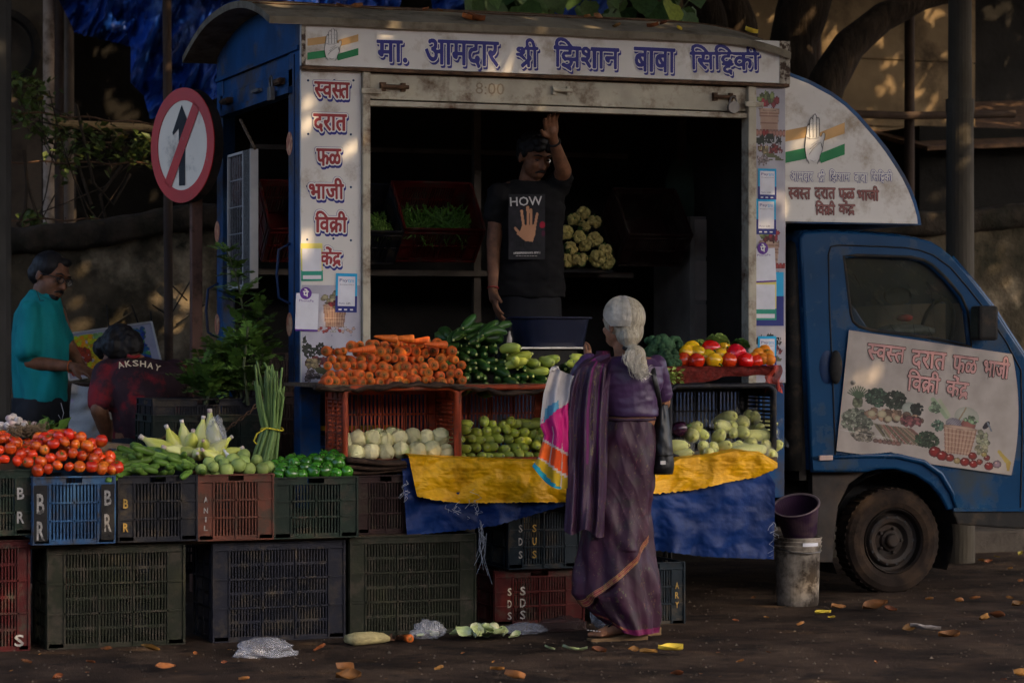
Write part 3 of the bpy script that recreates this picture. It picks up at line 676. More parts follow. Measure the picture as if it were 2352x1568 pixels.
HOLES = [(P(2185, 570, Y=.0), .10, .1), (P(1640, 40, Y=5.0), .16, .3), (P(1885, 270, Y=6), .10, .30), (P(2010, 120, Y=6), .10, .30), (P(2060, 190, Y=6), .07, .4), (P(2140, 60, Y=6), .12, .35), (P(1910, 50, Y=6), .12, .3), (P(2045, 290, Y=6), .06, .3), (P(2170, 100, Y=6), .09, .4), (P(1975, 130, Y=6), .08, .3),
         (P(190, 292, Y=3.9), .18, .1), (P(330, 350, Y=3.6), .15, .1), (P(1845, 1330, Y=-.2), .06, .2), (P(115, 430, Y=4.6), .08, .4), (P(330, 1490, Z=0), .10, .1), (P(2330, 1270, Z=0), .2, .1), (P(1860, 1395, Z=0), .15, .1), (P(1700, 130, Y=0), .05, .05), (P(820, 950, Y=-.7), .05, .1), (P(2290, 850, Y=0), .07, .07), (P(640, 20, Y=4), .3, .3), (P(1735, 60, Y=5), .1, .4)]
THIN = [(P(1230, 110, Y=0), .42, .16, .55), (P(1060, 110, Y=0), .10, .10, .5), (P(2250, 920, Y=0), .3, .2, .75), (P(1280, 1100, Y=-.9), .5, .1, .8), (P(900, 900, Y=-.7), .5, .3, .85), (P(300, 1490, Z=0), .9, .4, .85), (P(2150, 1440, Z=0), 1.2, .6, .85), (P(1750, 1200, Y=-.8), .2, .2, .85), (P(240, 820, Y=3.2), .5, .3, .75), (P(390, 720, Y=3.2), .25, .3, .55)]
rsL = random.Random(99)
def lit(p):  # gaps shaped in the unseen crowns so sun reaches chosen spots
    for h, rx, rz, pr in THIN:
        d = p - h; t = d.dot(SUN); q = d - SUN * t
        if t > 0 and (q.x * q.x + q.y * q.y) / (rx * rx) + q.z * q.z / (rz * rz) < 1 and rsL.random() > pr: return True
    for h, rx, rz in HOLES:
        d = p - h; t = d.dot(SUN); q = d - SUN * t
        if t > 0 and (q.x * q.x + q.y * q.y) / (rx * rx) + q.z * q.z / (rz * rz) < 1: return True
    return False
def trunk_tree(label, pts, rad, name='tree', crown=None):
    b = Vector(pts[0]); t = thing(name, label, 'tree', (b.x, b.y, .6 if b.y > 3.5 else 0))
    mb = MB(); bark_tube(mb, pts, rad); mb.build('trunk', M_bark, t, smooth=True)
    if crown:
        mb = MB()
        for br in crown[0]: bark_tube(mb, br[0], br[1], 8)
        mb.build('branches', M_bark, t, smooth=True)
        mb = MB(); leafcloud(mb, *crown[1:]); mb.build('crown', M_leaf, t)
    return t
g = P(1640, 60, Y=5.1)
trunk_tree('sunlit rough trunk standing behind the middle of the roof', [(g.x + .5, 5.1, .5), P(1630, 40, Y=5.1), P(1590, -60, Y=5.1), (g.x - .6, 5.1, 6)], [.2, .13, .12, .07])
trunk_tree('dark trunk right of the sunlit one above the roof', [(P(1690, 60, Y=5.5).x, 5.5, .5), P(1690, 60, Y=5.5), P(1665, -40, Y=5.5), (P(1640, 60, Y=5.5).x, 5.5, 6)], [.22, .15, .14, .08])
bigc = P(1850, 0, Y=4.4)
rsC = random.Random(11)
br = [([Vector((bigc.x + .3, 4.4, 4.6)), Vector((bigc.x + 1.5, 1, 5.6)), Vector((bigc.x + 2.5, -3, 6.0))], [.09, .06, .02]), ([Vector((bigc.x, 4.4, 4.6)), Vector((2.0, 2, 5.4)), Vector((.5, -1.5, 5.9))], [.09, .05, .02])]
def cloudA(rs):
    return Vector((rs.uniform(-4.5, 12.5), rs.uniform(-9.5, 7.5), rs.gauss(5.7, .45)))
def keepA(p):
    if p.z < 4.7: return False
    return not lit(p)
trunk_tree('thick dark leaning trunk just right of the van roof', [(P(1790, 200, Y=4.4).x - .1, 4.4, .5), P(1805, 165, Y=4.4), P(1815, 90, Y=4.4), P(1850, -20, Y=4.4), (bigc.x + .3, 4.4, 4.8)], [.26, .19, .17, .17, .12], crown=(br, 44000, cloudA, .26, rsC, keepA))
trunk_tree('thick curved branch arching up to the right in front of the beige wall', [(P(1880, 300, Y=4.0).x, 4.0, .5), P(1885, 260, Y=4.0), P(1905, 190, Y=4.0), P(1950, 105, Y=4.0), P(2020, 40, Y=4.0), P(2110, 0, Y=4.0), P(2220, -30, Y=4.0), P(2400, -120, Y=4)], [.18, .13, .125, .115, .10, .08, .08, .05])
# unseen tree added right of the view so its crown helps shade the scene
rsB = random.Random(5)
def cloudB(rs):
    return Vector((6.8 + rs.gauss(0, 2.6), -5.5 + rs.gauss(0, 2.2), 5.2 + abs(rs.gauss(0, 1.2))))
trunk_tree('unseen roadside tree added out of view to the right to shade the stall', [(7.6, -5.6, 0), (7.5, -5.5, 2), (7.3, -5.4, 4), (7, -5.4, 6)], [.25, .2, .17, .1], 'tree', ([([Vector((7.4, -5.5, 3.5)), Vector((5.5, -5, 5)), Vector((4, -5, 6))], [.1, .06, .02])], 3000, cloudB, .24, rsB, lambda p: not lit(p) and p.z > 4.4))

# big heart-shaped leaves hanging over the roof
M_big = mat('broad_leaf', (.05, .10, .025), .45, .25, 8, rnd=.25)
M_bigy = mat('leaf_sun_in_colour', (.28, .34, .05), .45, .2, 8)  # brighter copy of the broad leaf, sunlight put into its colour
def broad_leaf():
    mb = MB(); o = [(0, 0), (.35, -.1), (.62, .15), (.55, .5), (.25, .8), (0, 1.05)]
    pts = [(x, y, -.12 * abs(x) - .1 * y * y) for x, y in o] + [(-x, y, -.12 * abs(x) - .1 * y * y) for x, y in o[::-1][1:-1]]
    mb.v = []; mb.add([(0, .45, .03)] + pts, [(0, i + 1, (i + 1) % len(pts) + 1) for i in range(len(pts))]); return mb
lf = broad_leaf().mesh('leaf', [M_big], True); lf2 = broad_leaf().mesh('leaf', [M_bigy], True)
vine = thing('climbing_plant', 'broad heart shaped green leaves hanging down behind the top of the roof', 'plant', P(1450, 20, Y=2.6))
rl = random.Random(8)
for k in range(44):
    px = rl.uniform(1080, 1600); p = P(px, rl.uniform(-35, 42 if px > 1250 else 15), Y=rl.uniform(2.2, 3.1))
    o = link('leaf', lf, vine); o.location = p - vine.location; o.rotation_euler = (rl.uniform(-2.1, -1.1), rl.uniform(-.5, .5), rl.uniform(-.7, .7)); s = rl.uniform(.10, .17); o.scale = (s, s, s)
o = link('leaf', lf2, vine); o.location = P(1545, 8, Y=2.3) - vine.location; o.rotation_euler = (-1.9, .5, .3); o.scale = (.15,) * 3; o['label'] = 'bright yellow green leaf coloured as if sunlit'
mb = MB()
for k in range(7):
    x = 1120 + 75 * k; mb.tube([P(x, -60, Y=2.7), P(x + 20, -10, Y=2.6), P(x - 10, 30, Y=2.6)], .006, 5)
mb.build('stem', mat('green_stem', (.06, .07, .03), .7), vine)

# small-leaved creeper on the wires at the left
cr = thing('creeper', 'thin creeper with small yellow green leaves on the wires left of the round sign', 'plant', P(150, 320, Y=3.6))
M_sleaf = mat('creeper_leaf', (.07, .10, .02), .5, .4, 3, col2=(.30, .16, .03), c2scale=4, c2lo=.6, c2hi=.68)
mb = MB(); rv = random.Random(3)
def vf(rs):
    c = rs.choice([(40, 190, 50, 25), (80, 215, 60, 30), (100, 290, 55, 45), (60, 265, 40, 30), (150, 305, 60, 40), (210, 345, 70, 35), (300, 360, 70, 22), (250, 310, 70, 20), (330, 330, 30, 25), (150, 370, 25, 40), (330, 350, 40, 25), (75, 500, 20, 15), (220, 530, 25, 30)])
    return P(c[0] + rs.gauss(0, 1) * c[2] * .5, c[1] + rs.gauss(0, 1) * c[3] * .5, Y=3.4 + rs.uniform(0, .7))
leafcloud(mb, 800, vf, .05, rv); o = mb.build('foliage', M_sleaf, cr); o['kind'] = 'stuff'
mb = MB()
for k in range(24):
    a = vf(rv); b = vf(rv)
    if (a - b).length < 1.2: mb.tube([a, a.lerp(b, .3) + Vector((0, 0, -.06)), a.lerp(b, .7) + Vector((0, 0, -.03)), b], .004, 4)
for a in ([(55, 345), (62, 420), (58, 480), (40, 515), (62, 535)], [(62, 420), (88, 505)], [(175, 240), (215, 420), (260, 470), (300, 400)], [(180, 380), (210, 470)], [(280, 380), (230, 450), (250, 530)]):
    mb.tube([P(x, y, Y=3.5) for x, y in a], .010, 5)
mb.build('stem', M_bark, cr)

# ------------------------------------------------------------------ blue tarpaulins over the shed behind
M_tarp2 = mat('faded_tarpaulin', (.004, .040, .26), .5, .4, 3, spec=.2, dirt=((.05, .12, .34), .25, 5), bump=.004, bscale=14)
M_tarp = mat('blue_tarpaulin', (.002, .022, .115), .5, .4, 2.5, spec=.2, dirt=((.02, .05, .15), .25, 5), bump=.002, bscale=40)
def cloth_poly(name, rows, Y, m, label, cat, amp=.08, group=None, freq=3, n=110, k=50, parent=None, seed=0):
    """rows: list of (left px, right px, py) from top to bottom"""
    mb = MB()
    def fn(u, v):
        t = v * (len(rows) - 1); i = min(int(t), len(rows) - 2); f = t - i
        a, b = rows[i], rows[i + 1]
        x = (a[0] + (b[0] - a[0]) * f) + ((a[1] + (b[1] - a[1]) * f) - (a[0] + (b[0] - a[0]) * f)) * u
        yl = a[2] + (b[2] - a[2]) * f; yr = a[3] + (b[3] - a[3]) * f if len(a) > 3 else yl
        y = yl + (yr - yl) * u
        q = Vector(((x + y * .55) / 70 * freq / 3, (y - x * .4) / 170, seed))
        dy = amp * (1.3 * (.5 - abs(noise.noise(q))) + .8 * (.5 - abs(noise.noise(q * 2.3))) + .25 * noise.noise(q * 6))
        e = 0
        if v > .97: e = 5 * noise.noise(Vector((x / 9, seed, 4)))
        return P(x, y + e, Y=Y + dy)
    mb.grid(fn, n, k)
    if parent is not None: return mb.build(name, m, parent, smooth=True)
    return tag(mb.build(name, m, smooth=True), label, cat, group)
cloth_poly('tarpaulin', [(110, 520, -60), (130, 480, -10), (150, 430, 30), (165, 395, 60, 90), (170, 350, 75, 120)], 4.4, M_tarp2, 'crumpled blue tarpaulin hanging across the top left behind the poles', 'tarpaulin', .16, 'blue tarpaulins behind the stall')
cloth_poly('tarpaulin', [(280, 520, -40), (285, 500, 40), (300, 500, 110, 120), (300, 502, 190, 170), (330, 502, 220, 210), (345, 500, 275, 225)], 3.8, M_tarp2, 'blue tarpaulin falling in torn folds behind the round sign', 'tarpaulin', .2, 'blue tarpaulins behind the stall', seed=4)
cloth_poly('tarpaulin', [(380, 930, -60), (400, 930, -20), (430, 915, 25), (480, 905, 70)], 4.0, M_tarp2, 'blue tarpaulin seen above the left half of the roof', 'tarpaulin', .14, 'blue tarpaulins behind the stall', seed=9)
cloth_poly('tarpaulin', [(985, 1400, -60), (990, 1400, 0), (1000, 1400, 60)], 4.0, M_tarp2, 'blue tarpaulin glimpsed between leaves above the middle of the roof', 'tarpaulin', .14, 'blue tarpaulins behind the stall', seed=12)

# ------------------------------------------------------------------ the vegetable van
TL = 2.537; TW = 1.70
tr = thing('food_truck', 'blue and white vegetable selling van with an open side hatch and lettered boards', 'van', (1.3, .8, 0))
def part(mb, name, m, smooth=False, bevel=0, parent=None): return mb.build(name, m, parent or tr, smooth=smooth, bevel=bevel)
def tx(px, py, Y=0): return P(px, py, Y=Y).x
def tz(px, py, Y=0): return P(px, py, Y=Y).z
# roof: a barrel of sheet metal
def rz(y): t = (y - .85) / .93; return 2.835 + .16 * (1 - abs(t) ** 2.2)
mb = MB(); ys = [-.08 + 1.86 * k / 24 for k in range(25)]
def roofpt(u, v, dz=0):
    y = -.075 + 1.85 * v; x = -.17 + (TL + .17) * u; f = max(0, (x - 2.1) / .44)
    return (x, y, rz(y) - .07 * f * f + dz + .004 * noise.noise(Vector((x * 3, y * 3, 0))))
mb.grid(lambda u, v: roofpt(u, v), 40, 26); mb.grid(lambda u, v: roofpt(u, v, -.035), 40, 26)
mb.grid(lambda u, v: roofpt(0, u, -.035 * v), 26, 1); mb.grid(lambda u, v: roofpt(1, u, -.035 * v), 26, 1); mb.grid(lambda u, v: roofpt(u, 0, -.035 * v), 40, 1)
part(mb, 'roof', M_roof)
for k in (1, 2):
    mb = MB(); y = .25 * k
    mb.tube([Vector(roofpt(i / 20, (y + .075) / 1.85, .003)) for i in range(21)], .004, 5); part(mb, 'roof_seam', M_rust)
# rear gable (plane x = 0)
mb = MB(); prof = [(y, rz(y) - .04) for y in [-.0 + TW * k / 20 for k in range(21)]]
poly = [Vector((.0, 0, 2.70))] + [Vector((0, y, z)) for y, z in prof] + [Vector((0, TW, 2.70))]
mb.prism(poly, (.03, 0, 0)); part(mb, 'rear_gable', M_blue)
mb = MB(); mb.box(-.012, .0, .02, TW - .02, 2.695, 2.715); part(mb, 'gable_trim', M_blue)
# rear roller shutter, half rolled up
mb = MB(); mb.box(.01, .05, .15, 1.62, 2.62, 2.695); mb.box(.0, .04, .15, 1.62, 2.535, 2.615); mb.box(-.02, .05, .15, 1.62, 2.50, 2.53)
rs_ = part(mb, 'rear_shutter', M_blue)
for k, y in enumerate((.33, 1.38)):
    mb = MB(); mb.box(-.03, 0, y - .05, y + .09, 2.555, 2.585); mb.tube([(-.03, y - .06, 2.57), (-.03, y + .1, 2.57)], .012, 8); part(mb, 'bolt', M_rust, parent=rs_)
def padlock(x, y, z, s, parent, rnd=False):
    mb = MB()
    if rnd: mb.lathe([(.0, -.012), (.6 * s, -.012), (s * .62, 0), (.6 * s, .012), (0, .012)], 16, M=Matrix.Translation((x, y, z)) @ Matrix.Rotation(R(90), 4, 'X'))
    else: mb.box(x - .012, x + .012, y - s * .5, y + s * .5, z - s * .9, z + s * .2)
    body = part(mb, 'padlock', M_steel, bevel=.003 if not rnd else 0, parent=parent)
    mb = MB(); ax = Vector((1, 0, 0)) if rnd else Vector((0, 1, 0))
    mb.tube([Vector((x, y, z + s * .1)) + ax * (s * .38 * c) + Vector((0, 0, s * .55 * d)) for c, d in ((-1, 0), (-1, 1), (-.6, 1.6), (0, 1.85), (.6, 1.6), (1, 1), (1, 0))], s * .09, 6)
    part(mb, 'shackle', M_steel, parent=parent)
padlock(-.045, .38, 2.535, .06, rs_)
mb = MB(); mb.box(-.025, 0, .72, .86, 2.56, 2.575); part(mb, 'latch', M_steel, parent=rs_)
# corner posts
mb = MB(); mb.box(.0, .07, .012, .223, 1.10, 2.695); part(mb, 'near_rear_post', M_blue, bevel=.006)
mb = MB(); mb.box(-.004, .0, .10, .112, 1.12, 2.68); part(mb, 'post_seam', M_dblue)
mb = MB(); mb.box(.0, .07, 1.57, TW, .66, 2.695); part(mb, 'far_rear_post', M_blue, bevel=.006)
mb = MB(); mb.box(.0, .10, 0, .12, .52, 1.098); part(mb, 'deck_post', M_blue, bevel=.005)
mb = MB(); mb.box(TL - .14, TL, 0.0, .10, .52, 1.098); part(mb, 'deck_post', M_blue, bevel=.005)
mb = MB(); mb.box(.10, TL - .14, .06, .10, .60, .86); mb.box(.10, TL - .14, .05, .10, .88, 1.09); part(mb, 'deck_side', M_dblue)
mb = MB(); mb.box(tx(701, 980, .05), tx(900, 980, .05), .042, .05, tz(720, 989, .05), tz(720, 978, .05)); part(mb, 'reflector_strip', mat('reflector_yellow', (.65, .38, .02), .4, .1))
mb = MB()
for z in (.66, .74, .80): mb.box(.10, TL - .14, .052, .06, z, z + .012)
part(mb, 'deck_rib', M_blue)
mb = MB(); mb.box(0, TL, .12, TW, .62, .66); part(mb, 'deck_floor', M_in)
mb = MB(); mb.box(.2, 3.9, .45, .55, .42, .55); mb.box(.2, 3.9, 1.15, 1.25, .42, .55); part(mb, 'chassis', M_black)
for k, (y, z) in enumerate(((.1, 2.22), (.1, 1.77), (.1, 1.50), (.1, 1.3))):
    pass
M_stick = mat('faded_orange_sticker', (.50, .18, .10), .6, .3, 40, col2=(.6, .35, .2), c2scale=20)
for px, py, X in ((665, 330, 0), (665, 745, 0), (499, 532, 0), (499, 745, 0)):
    p = P(px, py, X=-.002); mb = MB(); mb.lathe([(.0, 0), (.055, 0), (.057, .001), (.0, .002)], 20, M=Matrix.Translation(p) @ Matrix.Rotation(R(-90), 4, 'Y')); part(mb, 'round_sticker', M_stick)
for ya, yb, za, zb in ((.18, .30, 1.78, 1.49), (1.66, 1.78, 1.62, 1.33)):
    mb = MB(); y0 = ya; mb.tube([(0, y0, za), (-.05, y0 + .03, za - .03), (-.06, y0 + .03, (za + zb) / 2), (-.05, y0 + .03, zb + .03), (0, y0, zb)], .007, 6); part(mb, 'grab_handle', M_dblue, smooth=True)
# walls round the shop
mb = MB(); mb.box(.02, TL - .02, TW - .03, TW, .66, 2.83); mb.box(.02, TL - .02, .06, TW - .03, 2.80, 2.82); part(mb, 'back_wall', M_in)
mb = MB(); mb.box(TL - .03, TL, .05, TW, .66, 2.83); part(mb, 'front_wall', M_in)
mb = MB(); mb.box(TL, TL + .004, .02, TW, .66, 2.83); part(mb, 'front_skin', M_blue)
# lettered fascia over the hatch
sb_z0, sb_z1 = 2.613, 2.826
mb = MB(); mb.box(-.004, TL + .004, -.045, .0, sb_z0, sb_z1); fas = part(mb, 'sign_board', M_white, bevel=.003)
mb = MB(); mb.box(TL - .05, TL + .008, -.049, -.044, sb_z0 - .002, sb_z1); mb.box(-.008, .012, -.049, -.044, sb_z0, sb_z1 - .03); part(mb, 'sign_edge', mat('flaking_edge', (.34, .30, .24), .7, .3, 20, col2=(.05, .03, .02), c2scale=30, c2lo=.45, c2hi=.55))
mb = MB(); mb.box(-.004, TL + .004, -.05, -.0, sb_z0 - .018, sb_z0 - .002); part(mb, 'gutter', M_rust)
fY = -.0455
lay = [(.0075, .006, -.006, M_navy), (.0055, .0, .0, M_lav), (.0015, 0, 0, M_navy)]
lay = [(.0065, .007, -.012, M_navy), (.0068, .0, -.0015, M_lav), (.0030, 0, 0, M_navy)]
tokens_line([('म ा .', 866, 142, 934, 144, 49), ('आ म द ा र', 977, 152, 1145, 158, 62), ('श:r ी', 1186, 155, 1236, 156, 66), ('ि झ श ा न', 1272, 161, 1421, 167, 74), ('ब ा ब ा', 1456, 163, 1550, 167, 54), ('ि स ि द:d क ी', 1586, 171, 1744, 172, 68)], fY, lay, fas)
emblem(706, 74, 823, 138, fY, fas)
# left lettered panel
mb = MB(); mb.box(.0, .296, -.010, .012, 1.102, 2.600); lp = part(mb, 'side_panel', M_white)
mb = MB(); mb.box(.0, .30, -.002, .012, 1.06, 1.10); part(mb, 'bottom_trim', M_blue)
mb = MB()
for x, y in ((708, 185), (768, 185), (812, 185), (708, 308), (806, 309), (706, 428), (766, 428), (806, 430), (706, 550), (766, 548), (806, 552), (806, 770), (762, 770)):
    p = P(x, y, Y=-.010); mb.ball(p, (.006, .003, .006), 8, 5)
part(mb, 'screws', mat('blue_screw', (.02, .05, .12), .4), parent=lp)
lay2 = [(.0120, .004, -.008, M_navy), (.0095, .0, .0, M_lav), (.0105, 0, 0, M_navy)]
lay2 = [(.0105, .003, -.010, M_navy), (.0105, .0, .0, M_navy), (.0088, 0, 0, M_lav), (.0026, 0, 0, M_red)]
Yp = -.0105
tokens_line([('स:h व स:h त', 722, 224, 802, 227, 36), ('द र ा त', 720, 302, 795, 304, 40), ('फ ळ', 727, 380, 783, 381, 38), ('भ ा ज ी', 710, 456, 789, 457, 47), ('ि व क:r ी', 724, 533, 796, 534, 48)], Yp, lay2, lp)
tokens_line([('क े ं द:r', 735, 611, 783, 612, 44)], Yp, lay2, lp)
# picture of vegetables printed low on the panel
def basket(cv, x, y, w, h, rs):
    cv.poly([(x - w * .5, y + h), (x + w * .5, y + h), (x + w * .38, y), (x - w * .38, y)], (.62, .50, .42))
    for i in range(9): cv.line((x - w * .48 + i * w * .12, y + h), (x - w * .36 + i * w * .09, y), .006, (.46, .33, .28), .7)
    for j in range(6): cv.line((x - w * .45, y + h * (j + .5) / 6), (x + w * .45, y + h * (j + .5) / 6), .004, (.75, .64, .56), .5)
    cv.ell(x, y + h, w * .52, h * .07, (.70, .58, .50))
def veg(cv, x0, x1, y0, y1, rs, tint=1.0):
    """a market still life: greens on top, basket, fruit below"""
    W = x1 - x0; H = y1 - y0; f = lambda c: [min(1, z * tint) for z in c]
    s = min(W, H)
    cv.clump(x0 + .2 * W, y0 + .75 * H, .16 * W, .14 * H, f((.12, .18, .12)), 60, s * .035, rs)
    cv.clump(x0 + .5 * W, y0 + .80 * H, .14 * W, .14 * H, f((.10, .14, .10)), 60, s * .035, rs)
    cv.clump(x0 + .78 * W, y0 + .74 * H, .1 * W, .12 * H, f((.10, .10, .12)), 30, s * .03, rs)
    cv.clump(x0 + .5 * W, y0 + .5 * H, .42 * W, .12 * H, f((.50, .16, .18)), 60, s * .05, rs)
    cv.clump(x0 + .3 * W, y0 + .48 * H, .2 * W, .1 * H, f((.62, .55, .40)), 20, s * .06, rs)
    for i in range(16): cv.line((x0 + W * (.3 + .02 * i), y0 + .38 * H), (x0 + W * (.5 + .03 * i), y0 + .2 * H), s * .008, f((.35, .36, .24)))
    cv.clump(x0 + .25 * W, y0 + .2 * H, .2 * W, .12 * H, f((.55, .5, .5)), 24, s * .06, rs)
cv = Canvas(60, 120, (.66, .65, .69)); rs = random.Random(2)   # px 700..828 x 660..882
# canvas X spans 0..0.5
basket(cv, .28, .58, .20, .22, rs); cv.clump(.28, .86, .10, .07, (.55, .52, .40), 30, .025, rs); cv.clump(.28, .82, .06, .02, (.5, .12, .16), 12, .02, rs)
for i in range(14): cv.ell(.14 + .023 * i, .55 + .02 * math.sin(i * 2), .016, .016, random.Random(i).choice([(.62, .25, .25), (.72, .60, .55), (.7, .68, .66)]))
veg(cv, .0, .32, .0, .45, rs, .8)
cv.clump(.03, .40, .02, .08, (.15, .17, .13), 20, .015, rs)
A = P(693, 884, Y=-.012); B = P(826, 655, Y=-.012)
cv.sheet('printed_picture', lambda u, v: Vector((.004 + .288 * u, -.0125, 1.104 + (tz(760, 655) - 1.104) * v)), lp, vmat())
# payment stickers
def sticker(px0, py0, px1, py1, kind, parent, Y=-.014, tilt=0):
    a = P(px0, py1, Y=Y); b = P(px1, py0, Y=Y); W = b.x - a.x; H = b.z - a.z; c0 = Vector((a.x + W / 2, Y, a.z + H / 2))
    Rm = Matrix.Rotation(tilt, 4, 'Y')
    def q(u, v, l=0): return c0 + Rm @ Vector(((u - .5) * W, -l, (v - .5) * H))
    def rect(u0, v0, u1, v1, m, nm, l, par):
        mb = MB(); mb.prism([q(u0, v0, l), q(u1, v0, l), q(u1, v1, l), q(u0, v1, l)], (0, -.0007, 0)); return part(mb, nm, m, parent=par)
    def txt(s, u0, v0, u1, hh, m, l, par):
        me, w_ = latin(s, hh * H); k = ((u1 - u0) * W) / w_; me.transform(Matrix.Diagonal((k, 1, 1, 1)))
        A_ = q(u0, v0, l); place_flat(me, 'lettering', m, frame_mat(A_, Rm @ Vector((1, 0, 0)), Rm @ Vector((0, 0, 1))), par)
    if kind == 'paytm':
        s = rect(0, 0, 1, 1, M_cyan, 'payment_sticker', 0, parent)
        # depth stops at sub-part: everything else is a sibling of the sticker
        rect(0, 0, 1, .42, M_stnavy, 'sticker_band', .0010, parent); rect(.1, .16, .9, .92, M_paper, 'sticker_card', .0020, parent)
        txt('Pay', .17, .76, .55, .10, M_stnavy, .0032, parent); txt('tm', .56, .765, .84, .085, M_cyan, .0032, parent)
        txt('Accepted Here', .17, .69, .84, .035, M_ink, .0032, parent)
        txt('Paytm', .16, .20, .42, .05, M_stnavy, .0032, parent); txt('UPI', .5, .20, .68, .05, M_ink, .0032, parent)
        for u in (.14, .4, .68): rect(u, .05, u + .14, .085, M_paper, 'sticker_mark', .0020, parent)
    elif kind == 'phonepe':
        s = rect(0, 0, 1, .88, M_paper, 'payment_sticker', 0, parent); rect(0, 0, 1, .04, M_purple, 'sticker_band', .0010, parent)
        mb = MB(); r = W * .26; cc = q(.42, .88, .001); mb.lathe([(0, 0), (r, 0), (r, .001), (0, .001)], 24, M=Matrix.Translation(cc) @ Matrix.Rotation(R(90), 4, 'X')); part(mb, 'sticker_disc', M_purple, parent=parent)
        L = lettering('प े', r * .9, r * 1.25, [(.0015, 0, 0)], 26)[0]; place_flat(L, 'lettering', M_lav, frame_mat(cc + Vector((-r * .45, -.0022, -r * .55)), (1, 0, 0), (0, 0, 1)), parent)
        txt('PhonePe', .14, .68, .78, .055, M_purple, .0012, parent); txt('scan & pay', .2, .09, .8, .03, M_ink, .0012, parent) if False else None
    else:
        s = rect(0, 0, 1, 1, M_yel, 'payment_sticker', 0, parent); rect(0, 0, 1, .28, M_stgreen, 'sticker_band', .0010, parent)
        rect(.06, .26, .94, .86, M_paper, 'sticker_card', .0020, parent); rect(.08, .05, .92, .15, M_paper, 'sticker_strip', .0020, parent)
sticker(691, 559, 741, 645, 'yellow', lp, tilt=R(-1)); sticker(679, 662, 731, 760, 'phonepe', lp, tilt=R(2), Y=-.018); sticker(771, 628, 820, 717, 'paytm', lp, tilt=R(1))
# hatch frame and shutter
xs0, xs1 = .340, 2.318
mb = MB(); mb.box(.298, .336, -.035, .05, 1.10, 2.595); part(mb, 'hatch_post', M_cream, bevel=.004)
mb = MB(); mb.box(2.320, 2.364, -.035, .05, 1.10, 2.595); part(mb, 'hatch_post', M_cream, bevel=.004)
mb = MB(); mb.box(xs0 - .004, xs1 + .002, -.01, .05, 2.468, 2.590); sh = part(mb, 'roller_shutter', M_cream, bevel=.003)
mb = MB(); mb.box(xs0 - .02, xs1 + .02, -.022, .03, 2.434, 2.460); part(mb, 'bottom_rail', M_cream, bevel=.003, parent=sh)
mb = MB(); mb.box(.34, 2.32, -.012, .05, 2.590, 2.597); part(mb, 'shutter_slot', M_ink)
for xx in (.318, 2.33):
    mb = MB(); mb.box(xx - .03, xx + .07, -.045, -.030, 2.49, 2.515); part(mb, 'bracket', M_cream, bevel=.003)
for px, py, w_, m in ((905, 200, .07, M_rust), (1290, 208, .05, M_cream), (1662, 223, .06, M_rust)):
    p = P(px, py, Y=-.02); mb = MB(); mb.tube([p + Vector((-w_, -.012, 0)), p + Vector((w_, -.012, 0))], .010, 8); mb.box(p.x - w_, p.x - w_ * .6, -.03, -.01, p.z - .02, p.z + .02); mb.box(p.x + w_ * .5, p.x + w_ * .8, -.03, -.01, p.z - .02, p.z + .02)
    part(mb, 'slide_bolt', m, parent=sh)
pl = P(1684, 247, Y=-.05); padlock(pl.x, -.05, pl.z, .050, sh, True)
M_chalk = mat('faint_pencil', (.25, .2, .14), .8)
flat_text('8:00', 1092, 216, 1158, 219, -.011, M_chalk, sh, 'scrawl', .0005, 0, hpx=27)
# right printed panel
mb = MB(); mb.box(2.366, TL, -.010, .05, 1.102, 2.600); rp = part(mb, 'side_panel', M_white)
cv = Canvas(36, 210, (.64, .63, .66)); rs = random.Random(7)   # X 0..~.171
for (yy, k) in ((.93, 0), (.80, 1), (.48, 0), (.34, 1), (.12, 1)):
    if k == 0:
        basket(cv, .08, yy - .075, .11, .07, rs); cv.clump(.085, yy + .02, .05, .02, (.5, .16, .2), 16, .012, rs); cv.clump(.06, yy + .035, .04, .02, (.45, .5, .3), 12, .012, rs)
        for i in range(9): cv.ell(.012 + .019 * i, yy - .085, .012, .011, rs.choice([(.55, .14, .14), (.65, .45, .4), (.6, .2, .2)]))
    else: veg(cv, .0, .171, yy - .07, yy + .05, rs, .95)
cv.sheet('printed_picture', lambda u, v: Vector((2.368 + .167 * u, -.0115, 1.104 + 1.49 * v)), rp, vmat())
sticker(1741, 388, 1783, 458, 'paytm', rp); sticker(1737, 457, 1782, 538, 'paytm', rp); sticker(1733, 560, 1781, 648, 'phonepe', rp, Y=-.018, tilt=R(-3)); sticker(1733, 640, 1783, 735, 'yellow', rp); sticker(1741, 772, 1783, 850, 'paytm', rp)
mb = MB(); a = P(1733, 748, Y=-.012); b = P(1800, 625, Y=-.012); mb.box(a.x, b.x, -.0128, -.0115, a.z, b.z); part(mb, 'old_sticker', M_cyan, parent=rp)
mb = MB(); b = P(1800, 680, Y=-.012); mb.box(a.x, b.x, -.0134, -.0128, a.z, b.z); part(mb, 'old_sticker', M_stnavy, parent=rp)
